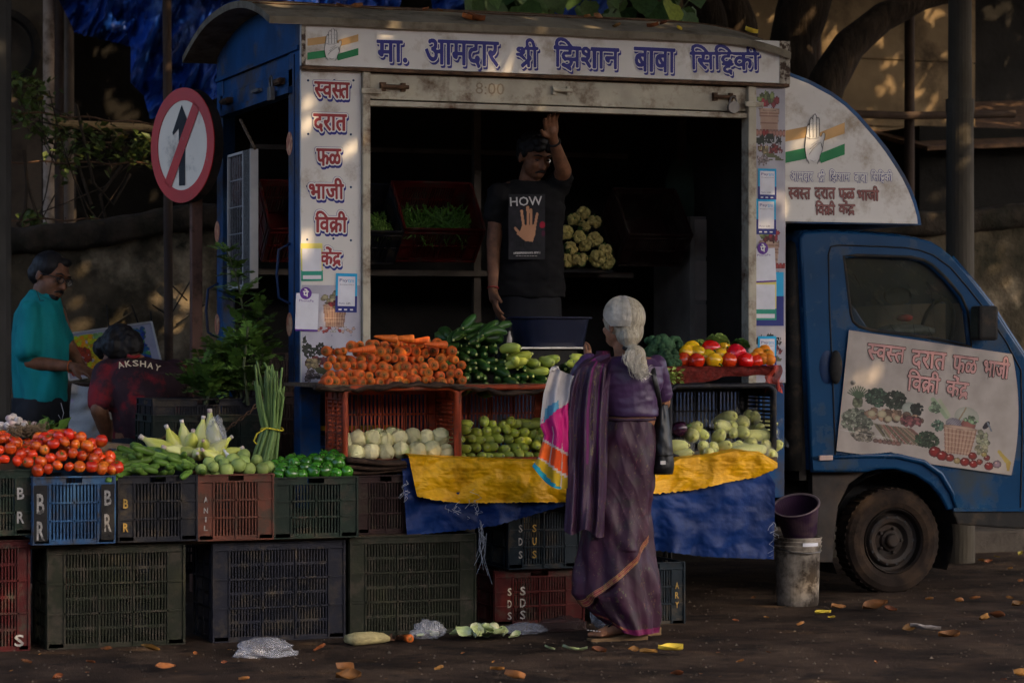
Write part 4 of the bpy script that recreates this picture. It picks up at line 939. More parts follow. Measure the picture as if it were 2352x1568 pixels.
# shelves in the shop
mb = MB()
Ys = 1.12
zsh = tz(1200, 625, Ys - .05); zu = tz(1200, 352, Ys)
mb.box(.05, 2.15, Ys - .06, Ys - .03, zsh - .025, zsh + .005); mb.box(.05, 2.15, Ys - .03, 1.66, zsh - .02, zsh - .005)
mb.box(.05, 2.15, Ys + .02, Ys + .05, zu - .012, zu + .012)
for px in (1097, 1570, 770):
    x = tx(px, 500, Ys - .03); mb.box(x - .02, x + .02, Ys - .028, Ys + .012, .67, 2.8)
part(mb, 'shelf_rack', mat('rack_steel', (.07, .055, .042), .6, .3, 8, metal=.3))
mb = MB()
x0 = tx(1585, 600, .9); x1 = tx(1712, 600, .9); z0 = .67; z1 = tz(1650, 498, .9)
mb.box(x0, x1, .9, 1.4, z0, z1); cabt = part(mb, 'cupboard', mat('grey_cupboard', (.16, .14, .12), .5, .2, 5), bevel=.004)
for a_, b_ in ((505, 590), (600, 690), (700, 790)):
    mb = MB(); mb.box(x0 + .025, x1 - .025, .892, .898, tz(1650, b_, .9), tz(1650, a_, .9)); part(mb, 'cupboard_panel', mat('cupboard_door', (.20, .165, .14), .5, .2, 5), bevel=.002, parent=cabt)

# fairing over the cab
fp = [(1804, 163), (1860, 184), (1912, 212), (1945, 236), (1972, 262), (2016, 312), (2040, 342), (2060, 373), (2078, 402), (2093, 433), (2105, 465), (2113, 497), (2116, 517), (1804, 512)]
pts = [P(x, y, Y=.02) for x, y in fp]
mb = MB(); mb.prism(pts, (0, TW - .06, 0)); part(mb, 'fairing', M_blue)
ins = [P(x, y, Y=.008) for x, y in [(1804, 172), (1858, 193), (1908, 220), (1940, 243), (1966, 268), (2009, 317), (2033, 348), (2053, 378), (2071, 407), (2086, 437), (2098, 468), (2106, 497), (2108, 514), (1804, 508)]]
mb = MB(); mb.prism(ins, (0, .01, 0)); fa = part(mb, 'fairing_sheet', M_white)
emblem(1802, 277, 1940, 375, .007, fa)
lay3 = [(.0030, 0, 0, M_navy), (.0010, 0, 0, M_lav)]
tokens_line([('आ म द ा र', 1815, 418, 1867, 419, 24), ('श:r ी', 1878, 418, 1894, 419, 28), ('ि झ श ा न', 1905, 419, 1952, 420, 30), ('ब ा ब ा', 1962, 419, 1992, 420, 21), ('ि स ि द:d क ी', 2000, 420, 2049, 421, 30)], .007, lay3, fa, rows=36)
M_dullred = mat('outlined_red', (.26, .10, .09), .5)
lay4 = [(.0030, 0, 0, M_ink), (.0012, 0, 0, M_dullred)]
tokens_line([('स:h व स:h त', 1811, 457, 1861, 458, 26), ('द र ा त', 1871, 458, 1918, 459, 27), ('फ ळ', 1927, 459, 1963, 459, 26), ('भ ा ज ी', 1969, 460, 2018, 461, 33), ('ि व क:r ी', 1873, 493, 1918, 494, 32), ('क े ं द:r', 1926, 494, 1963, 495, 34)], .007, lay4, fa, rows=36)

# ------------------------------------------------------------------ cab
CY = .03
prof = [(2492, 1166), (2496, 1000), (2452, 930), (2395, 870), (2352, 820), (2311, 759), (2275, 702), (2224, 638), (2183, 591), (2160, 572), (2140, 560), (2110, 552), (2070, 546), (1989, 539), (1900, 536), (1850, 538), (1843, 548), (1848, 640), (1862, 900), (1869, 1079)]
arch = [(1990, 1079), (2020, 1072), (2060, 1072), (2105, 1086), (2140, 1108), (2163, 1134), (2180, 1166)]
win = [(1937, 588), (1965, 586), (2090, 590), (2120, 597), (2140, 608), (2174, 640), (2207, 680), (2221, 712), (2230, 796), (2123, 774), (2002, 759), (1972, 750), (1958, 738), (1953, 720)]
def q2(p): v = P(p[0], p[1], Y=CY); return (v.x, v.z)
me = fill2d([[q2(p) for p in prof + arch], [q2(p) for p in win][::-1]], .012, .012)
place_flat(me, 'cab_side', M_cab, frame_mat(Vector((0, CY + .02, 0)), (1, 0, 0), (0, 0, 1)), tr)
me = fill2d([[q2(p) for p in prof + arch], [q2(p) for p in win][::-1]], .012, .012)
place_flat(me, 'cab_side', M_cab, frame_mat(Vector((0, 1.58, 0)), (1, 0, 0), (0, 0, 1)), tr)
shell = [q2(p) for p in prof]
mb = MB(); cx = sum(p[0] for p in shell) / len(shell); cz = 1.2
Ysec = [(CY + .012, .0), (CY + .03, .012), (CY + .07, .024), (.4, .03), (.8, .034), (1.2, .03), (1.52, .024), (1.58, .0)]
def sp(i, s):
    y, e = Ysec[s]; p = Vector(shell[i]); a = Vector(shell[max(i - 1, 0)]); b = Vector(shell[min(i + 1, len(shell) - 1)]); t = (b - a).normalized(); n_ = Vector((t.y, -t.x))
    return (p.x + n_.x * e, y, p.y + n_.y * e)
nP = len(shell)
for rng, nm, m in ((range(0, 4), 'cab_front', M_cab), (range(3, 7), 'windscreen', M_glass), (range(6, nP), 'cab_roof', M_cab)):
    mb = MB(); idx = list(rng); idx = idx if idx[-1] < nP else idx[:-1]
    vs = [sp(i, s) for s in range(len(Ysec)) for i in idx]; W = len(idx)
    mb.add(vs, [(s * W + i, s * W + i + 1, (s + 1) * W + i + 1, (s + 1) * W + i) for s in range(len(Ysec) - 1) for i in range(W - 1)])
    part(mb, nm, m, smooth=True)
# pillar over the windscreen edge, near side
mb = MB(); mb.tube([P(x, y, Y=CY + .03) for x, y in ((2183, 593), (2224, 640), (2275, 704), (2311, 761), (2352, 822), (2395, 872))], .022, 8); part(mb, 'windscreen_pillar', M_cab, smooth=True)
mb = MB(); mb.add([P(x, y, Y=CY + .035) for x, y in win], [tuple(range(len(win)))]); gl = part(mb, 'side_window', M_glass)
mb = MB(); mb.tube([P(x, y, Y=CY + .008) for x, y in win], .010, 8, closed=True); part(mb, 'window_seal', M_black, smooth=True, parent=gl)
mb = MB(); rs = random.Random(4)
for x0_, y0_, x1_, y1_ in ((2085, 652, 2090, 660), (2136, 655, 2150, 800), (2128, 648, 2140, 672), (2010, 685, 2025, 705), (2032, 706, 2052, 735), (2093, 680, 2100, 780), (2090, 665, 2088, 700), (1962, 630, 1975, 655), (2112, 715, 2140, 770), (2040, 740, 2062, 775), (2172, 672, 2182, 685)):
    if y1_ > 770: y1_ = 768
    n_ = 6; mb.tube([P(x0_ + (x1_ - x0_) * k / n_ + rs.uniform(-1, 1), y0_ + (y1_ - y0_) * k / n_, Y=CY + .034) for k in range(n_ + 1)], [(rs.uniform(.001, .004), .0008) for _ in range(n_ + 1)], 4)
part(mb, 'streaks', mat('dried_streak', (.12, .12, .10), .8, alpha=.55), parent=gl)['kind'] = 'stuff'
mb = MB(); mb.prism([P(x, y, Y=CY + .03) for x, y in ((2221, 690), (2262, 745), (2290, 800), (2232, 798))], (0, .01, 0)); part(mb, 'corner_trim', M_black)
# door seam, sill, handle, lock, lamp
seam = [(1920, 1078), (1917, 1000), (1912, 850), (1905, 700), (1903, 585), (1908, 567), (1925, 563), (2023, 566), (2080, 569), (2110, 574), (2144, 586), (2184, 615), (2224, 662), (2258, 705), (2311, 785), (2345, 850), (2348, 1000), (2344, 1166)]
mb = MB(); mb.tube([P(x, y, Y=CY + .001) for x, y in seam], [(.0045, .0045)] * len(seam), 6); part(mb, 'door_seam', M_ink)
mb = MB(); mb.tube([P(x, y, Y=CY - .002) for x, y in ((1868, 1052), (1990, 1046), (2060, 1046), (2120, 1060), (2160, 1088), (2185, 1130), (2196, 1166))], [.010, .014, .016, .016, .016, .014, .010], 8); part(mb, 'wheel_arch_lip', M_cab, smooth=True)
mb = MB(); mb.prism([P(x, y, Y=CY - .004) for x, y in ((1866, 1047), (2000, 1043), (2040, 1046), (2020, 1073), (1868, 1079))], (0, .01, 0)); part(mb, 'sill', M_cab)
mb = MB(); mb.ball(P(1920, 843, Y=CY - .018), (.036, .02, .088), 14, 10); mb.build('handle', M_black, tr, smooth=True)
mb = MB(); mb.ball(P(1898, 843, Y=CY + .012), (.055, .02, .10), 14, 10); mb.build('handle_recess', M_dblue, tr, smooth=True)
pk = P(1960, 878, Y=CY - .016); mb = MB(); mb.lathe([(.0, .006), (.006, .006), (.008, .003), (.013, .002), (.014, -.008)], 14, M=Matrix.Translation(pk) @ Matrix.Rotation(R(90), 4, 'X')); part(mb, 'lock', M_steel, smooth=40)
mb = MB(); a = P(1880, 1057, Y=CY - .01); b = P(1911, 1045, Y=CY - .01); mb.box(a.x, b.x, -.0 + CY - .022, CY - .008, a.z, b.z); part(mb, 'side_lamp', mat('side_lamp', (.45, .33, .28), .3), bevel=.003)
# mirror
mir = P(2262, 742, Y=-.06)
mb = MB(); mb.box(mir.x - .055, mir.x + .06, -.10, .0, mir.z - .09, mir.z + .09); mr = part(mb, 'mirror', M_black, bevel=.018)
mb = MB(); mb.box(mir.x - .058, mir.x - .0555, -.085, -.015, mir.z - .075, mir.z + .075); part(mb, 'mirror_glass', M_glass, parent=mr)
mb = MB(); mb.tube([(mir.x + .03, -.02, mir.z - .05), (mir.x + .05, CY + .02, mir.z - .07)], .012, 6); part(mb, 'mirror_arm', M_black, parent=mr)
# bumper and mudguards
mb = MB(); mb.prism([P(x, y, Y=CY) for x, y in ((2186, 1170), (2500, 1170), (2500, 1216), (2330, 1214), (2200, 1204))], (0, 1.55, 0)); part(mb, 'bumper', M_black, bevel=.01)
mb = MB(); mb.prism([P(x, y, Y=CY - .012) for x, y in ((2191, 1166), (2500, 1166), (2500, 1174), (2191, 1174))], (0, .02, 0)); part(mb, 'bumper_trim', M_cab)
mb = MB(); mb.prism([P(x, y, Y=.10) for x, y in ((1866, 1081), (1990, 1081), (1950, 1110), (1925, 1160), (1915, 1240), (1912, 1290), (1868, 1290))], (0, .05, 0)); part(mb, 'mudguard', mat('grey_plastic', (.035, .03, .027), .8, .3, 6, dirt=((.06, .045, .035), .5, 5)))
mb = MB(); mb.box(2.70, 3.9, .33, 1.5, .34, .62); part(mb, 'underbody', M_black)
wc0 = P(2045, 1240, Y=.12)
mb = MB(); n_ = 24
for k in range(n_ + 1):
    pass
def archf(u, v): a = PI * (1.15 - 1.3 * u); return (wc0.x + .36 * math.cos(a), .10 + .35 * v, wc0.z + .36 * math.sin(a))
mb.grid(archf, 20, 2); part(mb, 'wheel_well', M_black)
mb = MB(); mb.box(2.66, 3.9, CY + .1, CY + .14, .62, 1.12) if False else mb.box(2.66, 3.85, .5, 1.55, .62, .66); part(mb, 'cab_floor', M_black)
mb = MB(); mb.box(2.66, 2.70, CY + .05, 1.55, .6, 1.80); part(mb, 'cab_back', M_in)
# seats, wheel, cloth seen through the glass
mb = MB(); mb.box(2.78, 3.2, .12, .65, .75, .92); mb.box(2.78, 2.9, .12, .65, .92, 1.45); mb.box(2.80, 2.88, .28, .50, 1.46, 1.62); part(mb, 'seat', mat('seat_cloth', (.02, .018, .016), .9), bevel=.03)
mb = MB(); mb.box(2.78, 3.2, .9, 1.45, .75, .92); mb.box(2.78, 2.9, .9, 1.45, .92, 1.45); part(mb, 'seat', mat('seat_cloth', (.02, .018, .016), .9), bevel=.03)
c_ = P(2150, 760, Y=.4); mb = MB(); mb.tube([c_ + Vector((.08 * math.sin(a) * .5, .17 * math.cos(a), .17 * math.sin(a))) for a in [2 * PI * k / 20 for k in range(20)]], .012, 6, closed=True); part(mb, 'steering_wheel', M_black, smooth=True)
mb = MB(); c_ = P(2080, 760, Y=.35); mb.ball(c_, (.16, .12, .035), 18, 10, lambda d: 1 + .25 * noise.noise(d * 3)); part(mb, 'cloth_bundle', mat('dusty_cloth', (.16, .17, .14), .9, .3, 20), smooth=True)
mb = MB(); c_ = P(2062, 680, Y=.8); mb.ball(c_, (.09, .03, .05), 12, 8); part(mb, 'rear_view_mirror', M_black, smooth=True)
mb = MB(); c_ = P(2078, 730, Y=.8); mb.ball(c_, (.05, .03, .02), 12, 8, lambda d: 1 + .3 * noise.noise(d * 4)); part(mb, 'red_ribbon', mat('red_ribbon', (.35, .03, .02), .8), smooth=True)
# duct behind the cab
mb = MB(); mb.tube([P(x, y, Y=.12) for x, y in ((1822, 1080), (1823, 800), (1820, 620), (1826, 565), (1845, 548))], [.05, .05, .052, .05, .03], 10); part(mb, 'air_duct', M_black, smooth=True)
mb = MB(); mb.box(2.545, 2.66, .30, 1.5, .55, 1.86); part(mb, 'bulkhead', M_ink)
# printed sheet on the door
dq = [P(1921, 1035, Y=CY - .012), P(2323, 1091, Y=CY - .012), P(2325, 813, Y=CY - .012), P(1950, 758, Y=CY - .012)]
def dsheet(u, v, l=0):
    a = dq[0].lerp(dq[1], u); b = dq[3].lerp(dq[2], u); p = a.lerp(b, v); p.x += .05 * (v * (1 - v) * 4) * u * .8 - .0; p.z += -.0; p.y -= l; return p
cv = Canvas(300, 190, (.61, .575, .545)); rs = random.Random(21)
fd = 1.0
AX = 300 / 190; cv.Y = cv.Y / .80
cv.clump(.14, .53, .035, .05, (.34, .36, .28), 50, .018, rs)
for i in range(12):
    a = PI / 2 + (i - 5.5) * .22; cv.line((.14, .57), (.14 + .10 * math.cos(a), .57 + .12 * math.sin(a)), .006, (.24, .30, .22))
cv.clump(.30, .60, .10, .09, (.22, .30, .24), 130, .016, rs); cv.clump(.47, .60, .09, .09, (.16, .20, .16), 130, .016, rs); cv.ell(.60, .53, .07, .07, (.56, .58, .54), .15); cv.clump(.66, .54, .05, .06, (.12, .14, .13), 50, .015, rs)
cv.clump(.15, .33, .13, .12, (.44, .46, .40), 200, .018, rs, .3)
cv.clump(.45, .43, .26, .05, (.50, .40, .33), 60, .028, rs, .3)
for x, y, r in ((.27, .43, .035), (.36, .44, .04), (.42, .40, .032), (.50, .42, .03)): cv.ell(x, y, r, r, (.62, .58, .47), .25)
cv.clump(.62, .41, .09, .05, (.42, .24, .25), 60, .018, rs, .3)
cv.clump(.22, .20, .10, .06, (.50, .47, .42), 60, .02, rs, .3)
for i in range(34): cv.line((.30 + .010 * i, .33), (.42 + .013 * i, .17), .004, rs.choice([(.40, .38, .30), (.52, .42, .36), (.30, .28, .24), (.48, .30, .28)]))
for i in range(6): cv.ell(.33 + .04 * i, .16, .026, .022, rs.choice([(.36, .26, .24), (.45, .30, .26)]), .4, k=.8)
cv.clump(.78, .24, .10, .08, (.20, .27, .19), 160, .014, rs)
cv.line((.80, .66), (.93, .5), .022, (.50, .56, .45)); cv.line((.86, .66), (.95, .52), .016, (.58, .60, .50)); cv.clump(.82, .58, .04, .05, (.45, .52, .42), 30, .02, rs, .2)
cv.ell(1.11, .53, .11, .10, (.60, .60, .55), .12); cv.line((1.02, .44), (1.10, .62), .006, (.50, .43, .33)); cv.clump(.86, .40, .05, .05, (.30, .38, .32), 50, .015, rs)
cv.ell(1.0, .44, .075, .06, (.52, .50, .52), .25); [cv.line((.94 + .02 * i, .42), (.99 + .02 * i, .49), .003, (.38, .34, .40)) for i in range(6)]
cv.ell(1.13, .45, .065, .06, (.55, .33, .30), .3); cv.clump(1.15, .50, .06, .03, (.42, .50, .38), 24, .016, rs)
cv.ell(1.29, .47, .022, .05, (.12, .10, .14), .2, rot=-.5); cv.line((1.30, .50), (1.34, .42), .008, (.40, .42, .45))
basket(cv, 1.06, .14, .30, .27, rs)
cv.clump(1.27, .33, .05, .08, (.52, .52, .42), 34, .022, rs, .25); cv.clump(1.27, .22, .05, .05, (.50, .48, .38), 20, .02, rs, .25)
rr_ = [(.86, .13, .055, (.48, .06, .06)), (.93, .10, .05, (.50, .08, .07)), (1.0, .09, .04, (.52, .14, .10)), (1.07, .07, .033, (.60, .52, .34)), (1.14, .07, .045, (.50, .10, .08)), (1.20, .14, .04, (.48, .14, .11)), (1.22, .06, .04, (.52, .09, .08)), (1.27, .09, .03, (.50, .2, .15)), (1.33, .14, .03, (.45, .18, .17)), (1.36, .06, .042, (.50, .10, .09)), (1.43, .09, .04, (.50, .42, .46)), (1.3, .17, .028, (.58, .52, .3))]
for x, y, r, c in rr_: cv.ell(x, y, r, r, c, .5); cv.ell(x - r * .3, y + r * .35, r * .2, r * .14, (.75, .6, .58), 0)
for i in range(3): cv.line((1.43 + .02 * i, .22 - .02 * i), (1.52 + .01 * i, .12), .016, (.62, .54, .26)); cv.line((1.52 + .01 * i, .12), (1.54, .05), .014, (.60, .50, .24))
cv.line((.0, .22), (.5, .20), .004, (.72, .70, .68), .5)
# sun-bleached lower left, worn corner near the arch
cut = np.zeros((190, 300), bool); cut[:] = True
yy_, xx_ = np.mgrid[0:190, 0:300]; yv = 1 - yy_ / 190.; xu = xx_ / 300.
cut &= ~((yv < .055 * (1 - np.abs(xu - .30) / .16)) )
ds = cv.sheet('door_sheet', lambda u, v: dsheet(u, v), tr, vmat('print_satin', .38), mask=cut)
M_door = mat('door_letter', (.42, .22, .20), .5)
lay5 = [(.0050, 0, 0, M_ink), (.0022, 0, 0, M_door)]
tokens_line([('स:h व स:h त', 1991, 824, 2076, 834, 36), ('द र ा त', 2092, 845, 2170, 853, 42), ('फ ळ', 2186, 855, 2242, 862, 40), ('भ ा ज ी', 2257, 862, 2315, 870, 50), ('ि व क:r ी', 2082, 895, 2156, 904, 49), ('क े ं द:r', 2171, 912, 2222, 918, 52)], CY - .0135, lay5, ds, rows=44)

# ------------------------------------------------------------------ wheels
def wheel(cx, cy, cz):
    Wd = bpy.data.objects.new('wheel', None); COL.objects.link(Wd); Wd.parent = tr; Wd.location = Vector((cx, cy, cz)) - tr.location
    M = Matrix.Rotation(R(90), 4, 'X')
    mb = MB(); mb.lathe([(.168, .06), (.175, .072), (.20, .082), (.235, .082), (.262, .07), (.272, .055), (.273, 0), (.272, -.055), (.262, -.07), (.20, -.08), (.168, -.06)], 56, M=M, caps=False); mb.build('tyre', M_tyre, Wd, smooth=50, local=True)
    mb = MB()
    for k in range(44):
        a = 2 * PI * k / 44; Mk = M @ Matrix.Rotation(a, 4, 'Z'); mb.M = Mk; mb.box(.268, .277, -.008, .008, -.055, .055); mb.M = None
    o = mb.build('tread', M_tyre, Wd, local=True); o['kind'] = 'stuff'
    mb = MB(); mb.lathe([(.170, .066), (.166, .076), (.160, .068), (.155, .030), (.140, .022), (.128, .046), (.118, .052), (.098, .046), (.085, .026), (.080, .020), (.058, .022), (.052, .040), (.040, .046), (.034, .066), (.026, .072), (.0, .074)], 48, M=M, caps=False); mb.build('rim', M_rim, Wd, smooth=40, local=True)
    mb = MB()
    for k in range(14):
        a = 2 * PI * k / 14; mb.M = M @ Matrix.Translation((.123 * math.cos(a), .123 * math.sin(a), .048)); mb.lathe([(.0, .004), (.007, .004), (.008, .0)], 10); mb.M = None
    mb.build('rim_hole', M_ink, Wd, local=True)
    for k in range(5):
        a = 2 * PI * k / 5; mb = MB(); mb.lathe([(.009, -.01), (.009, .012), (.0, .014)], 6, M=M); o = mb.build('wheel_nut', M_rim, Wd, local=True); o.location = M @ Vector((.066 * math.cos(a), .066 * math.sin(a), .028))
    return Wd
wh = wheel(wc0.x, .155, .275)
w2 = copy_tree(wh, tr); w2.location = Vector((.62, .18, .275)) - tr.location

# ------------------------------------------------------------------ plastic crates
def crate_side(W, H, mi_rows, cols, post, slot=.013, taper=0, solid_top=.0, rim=.035, handle=True):
    """one lattice wall in the x-z plane, outside facing -y; returns frame and slat builders"""
    fr = MB(); sl = MB()
    fr.box(-W / 2, -W / 2 + post, 0, .004, 0, H - rim); fr.box(W / 2 - post, W / 2, 0, .004, 0, H - rim)
    fr.box(-W / 2, W / 2, 0, .006, 0, .022)
    iw = W - 2 * post; z0 = .022; z1 = H - rim
    hx = iw * .17
    if handle: fr.box(-W / 2, -hx, 0, .005, z1, H); fr.box(hx, W / 2, 0, .005, z1, H); fr.box(-hx, hx, 0, .005, H - .008, H); fr.box(-hx, hx, 0, .005, z1, z1 + .004)
    else: fr.box(-W / 2, W / 2, 0, .005, z1, H)
    for z in (H - .006, z1, .0): fr.box(-W / 2 - .003, W / 2 + .003, -.008, 0, z, z + .006)
    for i in range(mi_rows):
        za = z0 + (z1 - z0) * i / mi_rows; zb = z0 + (z1 - z0) * (i + 1) / mi_rows
        if i: fr.box(-W / 2, W / 2, -.006, .004, za - .004, za + .004)
        for j in range(cols):
            xa = -iw / 2 + iw * j / cols; xb = -iw / 2 + iw * (j + 1) / cols; n = max(3, int((xb - xa) / slot)); s = (xb - xa) / n
            for k in range(n): sl.box(xa + s * k, xa + s * (k + .5), .001, .004, za, zb)
            sl.box(xa, xb, .001, .0035, (za + zb) / 2 - .006, (za + zb) / 2 + .006) if zb - za > .12 else None
    for j in range(cols + 1):
        xa = -iw / 2 + iw * j / cols; fr.box(xa - .004, xa + .004, -.006, .004, 0, H - rim)
    for s_ in (-1, 1): fr.box(s_ * W / 2 - .004, s_ * W / 2 + .004, -.008, .0, 0, H)
    return fr, sl
_cc = {}
def crate(m, W, D, H, loc, label, group='plastic crates of the stall', rows=3, cols=3, post=None, rot=(0, 0, 0), name='plastic_crate', slot=.013, handle=True, letters=None):
    """loc = middle of the bottom edge of the front wall"""
    t = thing(name, label, 'crate', (0, 0, 0), group)
    key = (m.name, W, D, H, rows, cols, slot, handle)
    if key not in _cc:
        po = post or min(.07, W * .16); parts = []
        a, b = crate_side(W, H, rows, cols, po, slot, handle=handle); c, d = crate_side(D - .012, H, rows, max(1, cols - (0 if D > W else 1)), min(.05, D * .14), slot, handle=handle)
        parts = [('side_wall', a.mesh('side_wall', m)), ('slats', b.mesh('slats', m)), ('end_wall', c.mesh('end_wall', m)), ('end_slats', d.mesh('slats', m))]
        fl = MB(); fl.box(-W / 2 + .004, W / 2 - .004, .004, D - .004, .001, .008)
        parts.append(('crate_floor', fl.mesh('base', m))); _cc[key] = parts
    pr = _cc[key]
    for (off, rz_, k) in (((0, 0, 0), 0, 0), ((0, D, 0), PI, 0), ((-W / 2, D / 2, 0), -PI / 2, 2), ((W / 2, D / 2, 0), PI / 2, 2)):
        o = link('side_panel', pr[k][1], t); o.location = off; o.rotation_euler = (0, 0, rz_)
        s = link('slats', pr[k + 1][1], o); s['kind'] = 'stuff'
    link('base', pr[4][1], t)
    t.location = loc; t.rotation_euler = rot
    if letters:
        for s, x, z, hh, mm, ww in letters:   # in the front plane
            me, w_ = latin(s, hh, .02); me.transform(Matrix.Diagonal((ww / w_, 1, 1, 1)) @ Matrix.Identity(4))
            me.transform(frame_mat(Vector((x - ww / 2, -.0095, z)), (1, 0, 0), (0, 0, 1))); me.materials.append(mm); link('lettering', me, t)
    return t
M_wl = mat('white_brush_paint', (.38, .36, .33), .7, .3, 30, col2=(.08, .075, .07), c2scale=60, c2lo=.5, c2hi=.65)
M_yl = mat('yellow_brush_paint', (.36, .22, .05), .7, .3, 30)
M_bl_ = mat('black_brush_paint', (.015, .014, .013), .8, .3, 30)
def fx(pl, pr_, py, Y):   # px range -> (centre x, width)
    a = P(pl, py, Y=Y).x; b = P(pr_, py, Y=Y).x; return (a + b) / 2, b - a
YL = -.88
def lowcrate(pl, pr_, m, label, rows=3, cols=3, D=.36, Y=YL, top=1250, letters=None, dz=0, bot=None):
    c, w_ = fx(pl, pr_, 1400, Y); H = P((pl + pr_) / 2, top, Y=Y).z; z0 = P((pl + pr_) / 2, bot, Y=Y).z if bot else .006
    return crate(m, w_, D, H - z0, (c, Y, z0), label, rows=rows, cols=cols, letters=letters, handle=H - z0 < .35)
lowcrate(-90, 66, C_red, 'dark red crate at the bottom left corner, under the green one', top=1240, cols=2, letters=[('S', .10, .02, .05, M_wl, .04)])
lowcrate(110, 422, C_olive, 'tall olive green crate on the road below the blue tomato crate', top=1251)
lowcrate(490, 790, C_slate, 'tall slate coloured crate on the road between the two olive ones', top=1243)
lowcrate(805, 1091, C_olive, 'tall olive green crate on the road under the hanging end of the blue sheet', top=1228)
lowcrate(-380, -130, C_slate, 'slate crate beyond the left edge of the picture', top=1250) if False else None
YU = -.93
def upcrate(pl, pr_, ytop, ybot, m, label, letters=None, D=.5, Y=YU, cols=2, rows=3):
    py = (ytop + ybot) / 2; c, w_ = fx(pl, pr_, py, Y); z0 = P((pl + pr_) / 2, ybot, Y=Y).z; z1 = P((pl + pr_) / 2, ytop, Y=Y).z
    return crate(m, w_, D, z1 - z0, (c, Y, z0), label, rows=rows, cols=cols, post=w_ * .2, letters=letters), z1
u0, zu0 = upcrate(-120, 74, 1079, 1230, C_green, 'dark green crate at the left edge lettered BR, tomatoes on top', [('B', .125, .15, .05, M_wl, .03), ('R', .125, .05, .05, M_wl, .03)])
u1, zu1 = upcrate(77, 262, 1093, 1249, C_blue, 'bright blue crate painted BR in white at both corners, full of tomatoes', [('B', -.142, .13, .085, M_wl, .032), ('R', -.142, .02, .08, M_wl, .032), ('B', .142, .16, .065, M_wl, .03), ('R', .142, .05, .075, M_wl, .03)], Y=-.97)
u2, zu2 = upcrate(272, 452, 1091, 1243, C_navy, 'dark navy crate with yellow letters B and R, small cucumbers on top', [('B', -.14, .145, .04, M_yl, .022), ('R', -.14, .045, .038, M_yl, .022)])
u3, zu3 = upcrate(456, 627, 1088, 1240, C_brown, 'brick brown crate lettered ANIL down its left corner', [('A', -.135, .165, .026, M_wl, .018), ('N', -.135, .12, .024, M_wl, .018), ('I', -.135, .082, .022, M_wl, .006), ('L', -.135, .045, .022, M_wl, .016)])
u4, zu4 = upcrate(630, 820, 1094, 1235, C_green, 'dark green crate heaped with green peppers at the foot of the van post')
for dx in (-.165, .165):
    o = MB(); o.box(u1.location.x + dx * .86 - .028, u1.location.x + dx * .86 + .028, -.9795, -.9785, u1.location.z + .015, u1.location.z + .25)
    o.build('painted_patch', M_bl_, u1)
upcrate(822, 950, 1090, 1225, C_maroon, 'maroon crate half hidden behind the blue sheet', Y=-.78, D=.4, cols=2)
upcrate(1168, 1330, 1160, 1305, C_teal, 'dark teal crate lettered SDS, on top of the red one behind the woman', [('S', -.118, .17, .035, M_wl, .018), ('D', -.118, .11, .035, M_wl, .02), ('S', -.118, .05, .035, M_wl, .018), ('S', -.05, .17, .035, M_yl, .02), ('U', -.05, .11, .035, M_yl, .02), ('S', -.05, .05, .035, M_yl, .02)], Y=-.70, D=.45)
upcrate(1137, 1340, 1307, 1434, C_red, 'red crate lettered SDS on the road under the teal one', [('S', -.15, .14, .035, M_wl, .02), ('D', -.15, .085, .035, M_wl, .02), ('S', -.15, .03, .035, M_wl, .02), ('S', -.085, .14, .04, M_wl, .028), ('D', -.085, .085, .04, M_wl, .028), ('S', -.085, .03, .04, M_wl, .028)], Y=-.66, D=.45)
upcrate(1430, 1571, 1291, 1437, C_teal, 'dark teal crate lettered ARY on the road right of the woman', [('A', .115, .17, .03, M_yl, .018), ('R', .115, .125, .03, M_yl, .018), ('Y', .115, .08, .03, M_yl, .018)], Y=-.84, D=.4)
upcrate(1445, 1565, 1150, 1288, C_slate, 'slate crate hidden behind the blue sheet right of the woman', Y=-.74, D=.4) if False else None
# green crates by the bush
YG = .05
upcrate(352, 603, 915, 985, C_navy, 'navy crate nested in the dark green one below the leafy bush', Y=YG + .05, D=.35, cols=3, rows=1)
upcrate(352, 604, 952, 1050, C_dkgreen, 'wide dark green crate below the leafy bush', Y=YG, D=.38, cols=3, rows=2)
upcrate(352, 604, 1052, 1140, C_dkgreen, 'dark green crate beneath the other dark green one behind the gourds', Y=YG, D=.38, cols=3, rows=2)
upcrate(352, 604, 1142, 1315, C_slate, 'slate crate carrying the dark green crates on the road', Y=YG, D=.38, cols=3, rows=2)
# support planks under the upper row
M_wood = mat('old_wood', (.10, .065, .038), .85, .35, 8, stretch=(.4, 4, 4), bump=.003, bscale=20)
mb = MB(); a = P(-60, 1240, Y=-.6).x; b = P(930, 1240, Y=-.6).x; mb.box(a, b, -.86, -.40, .434, .449)
tag(mb.build('plank', M_wood), 'old plank shelf on the lower crates carrying the upper row of crates', 'plank')
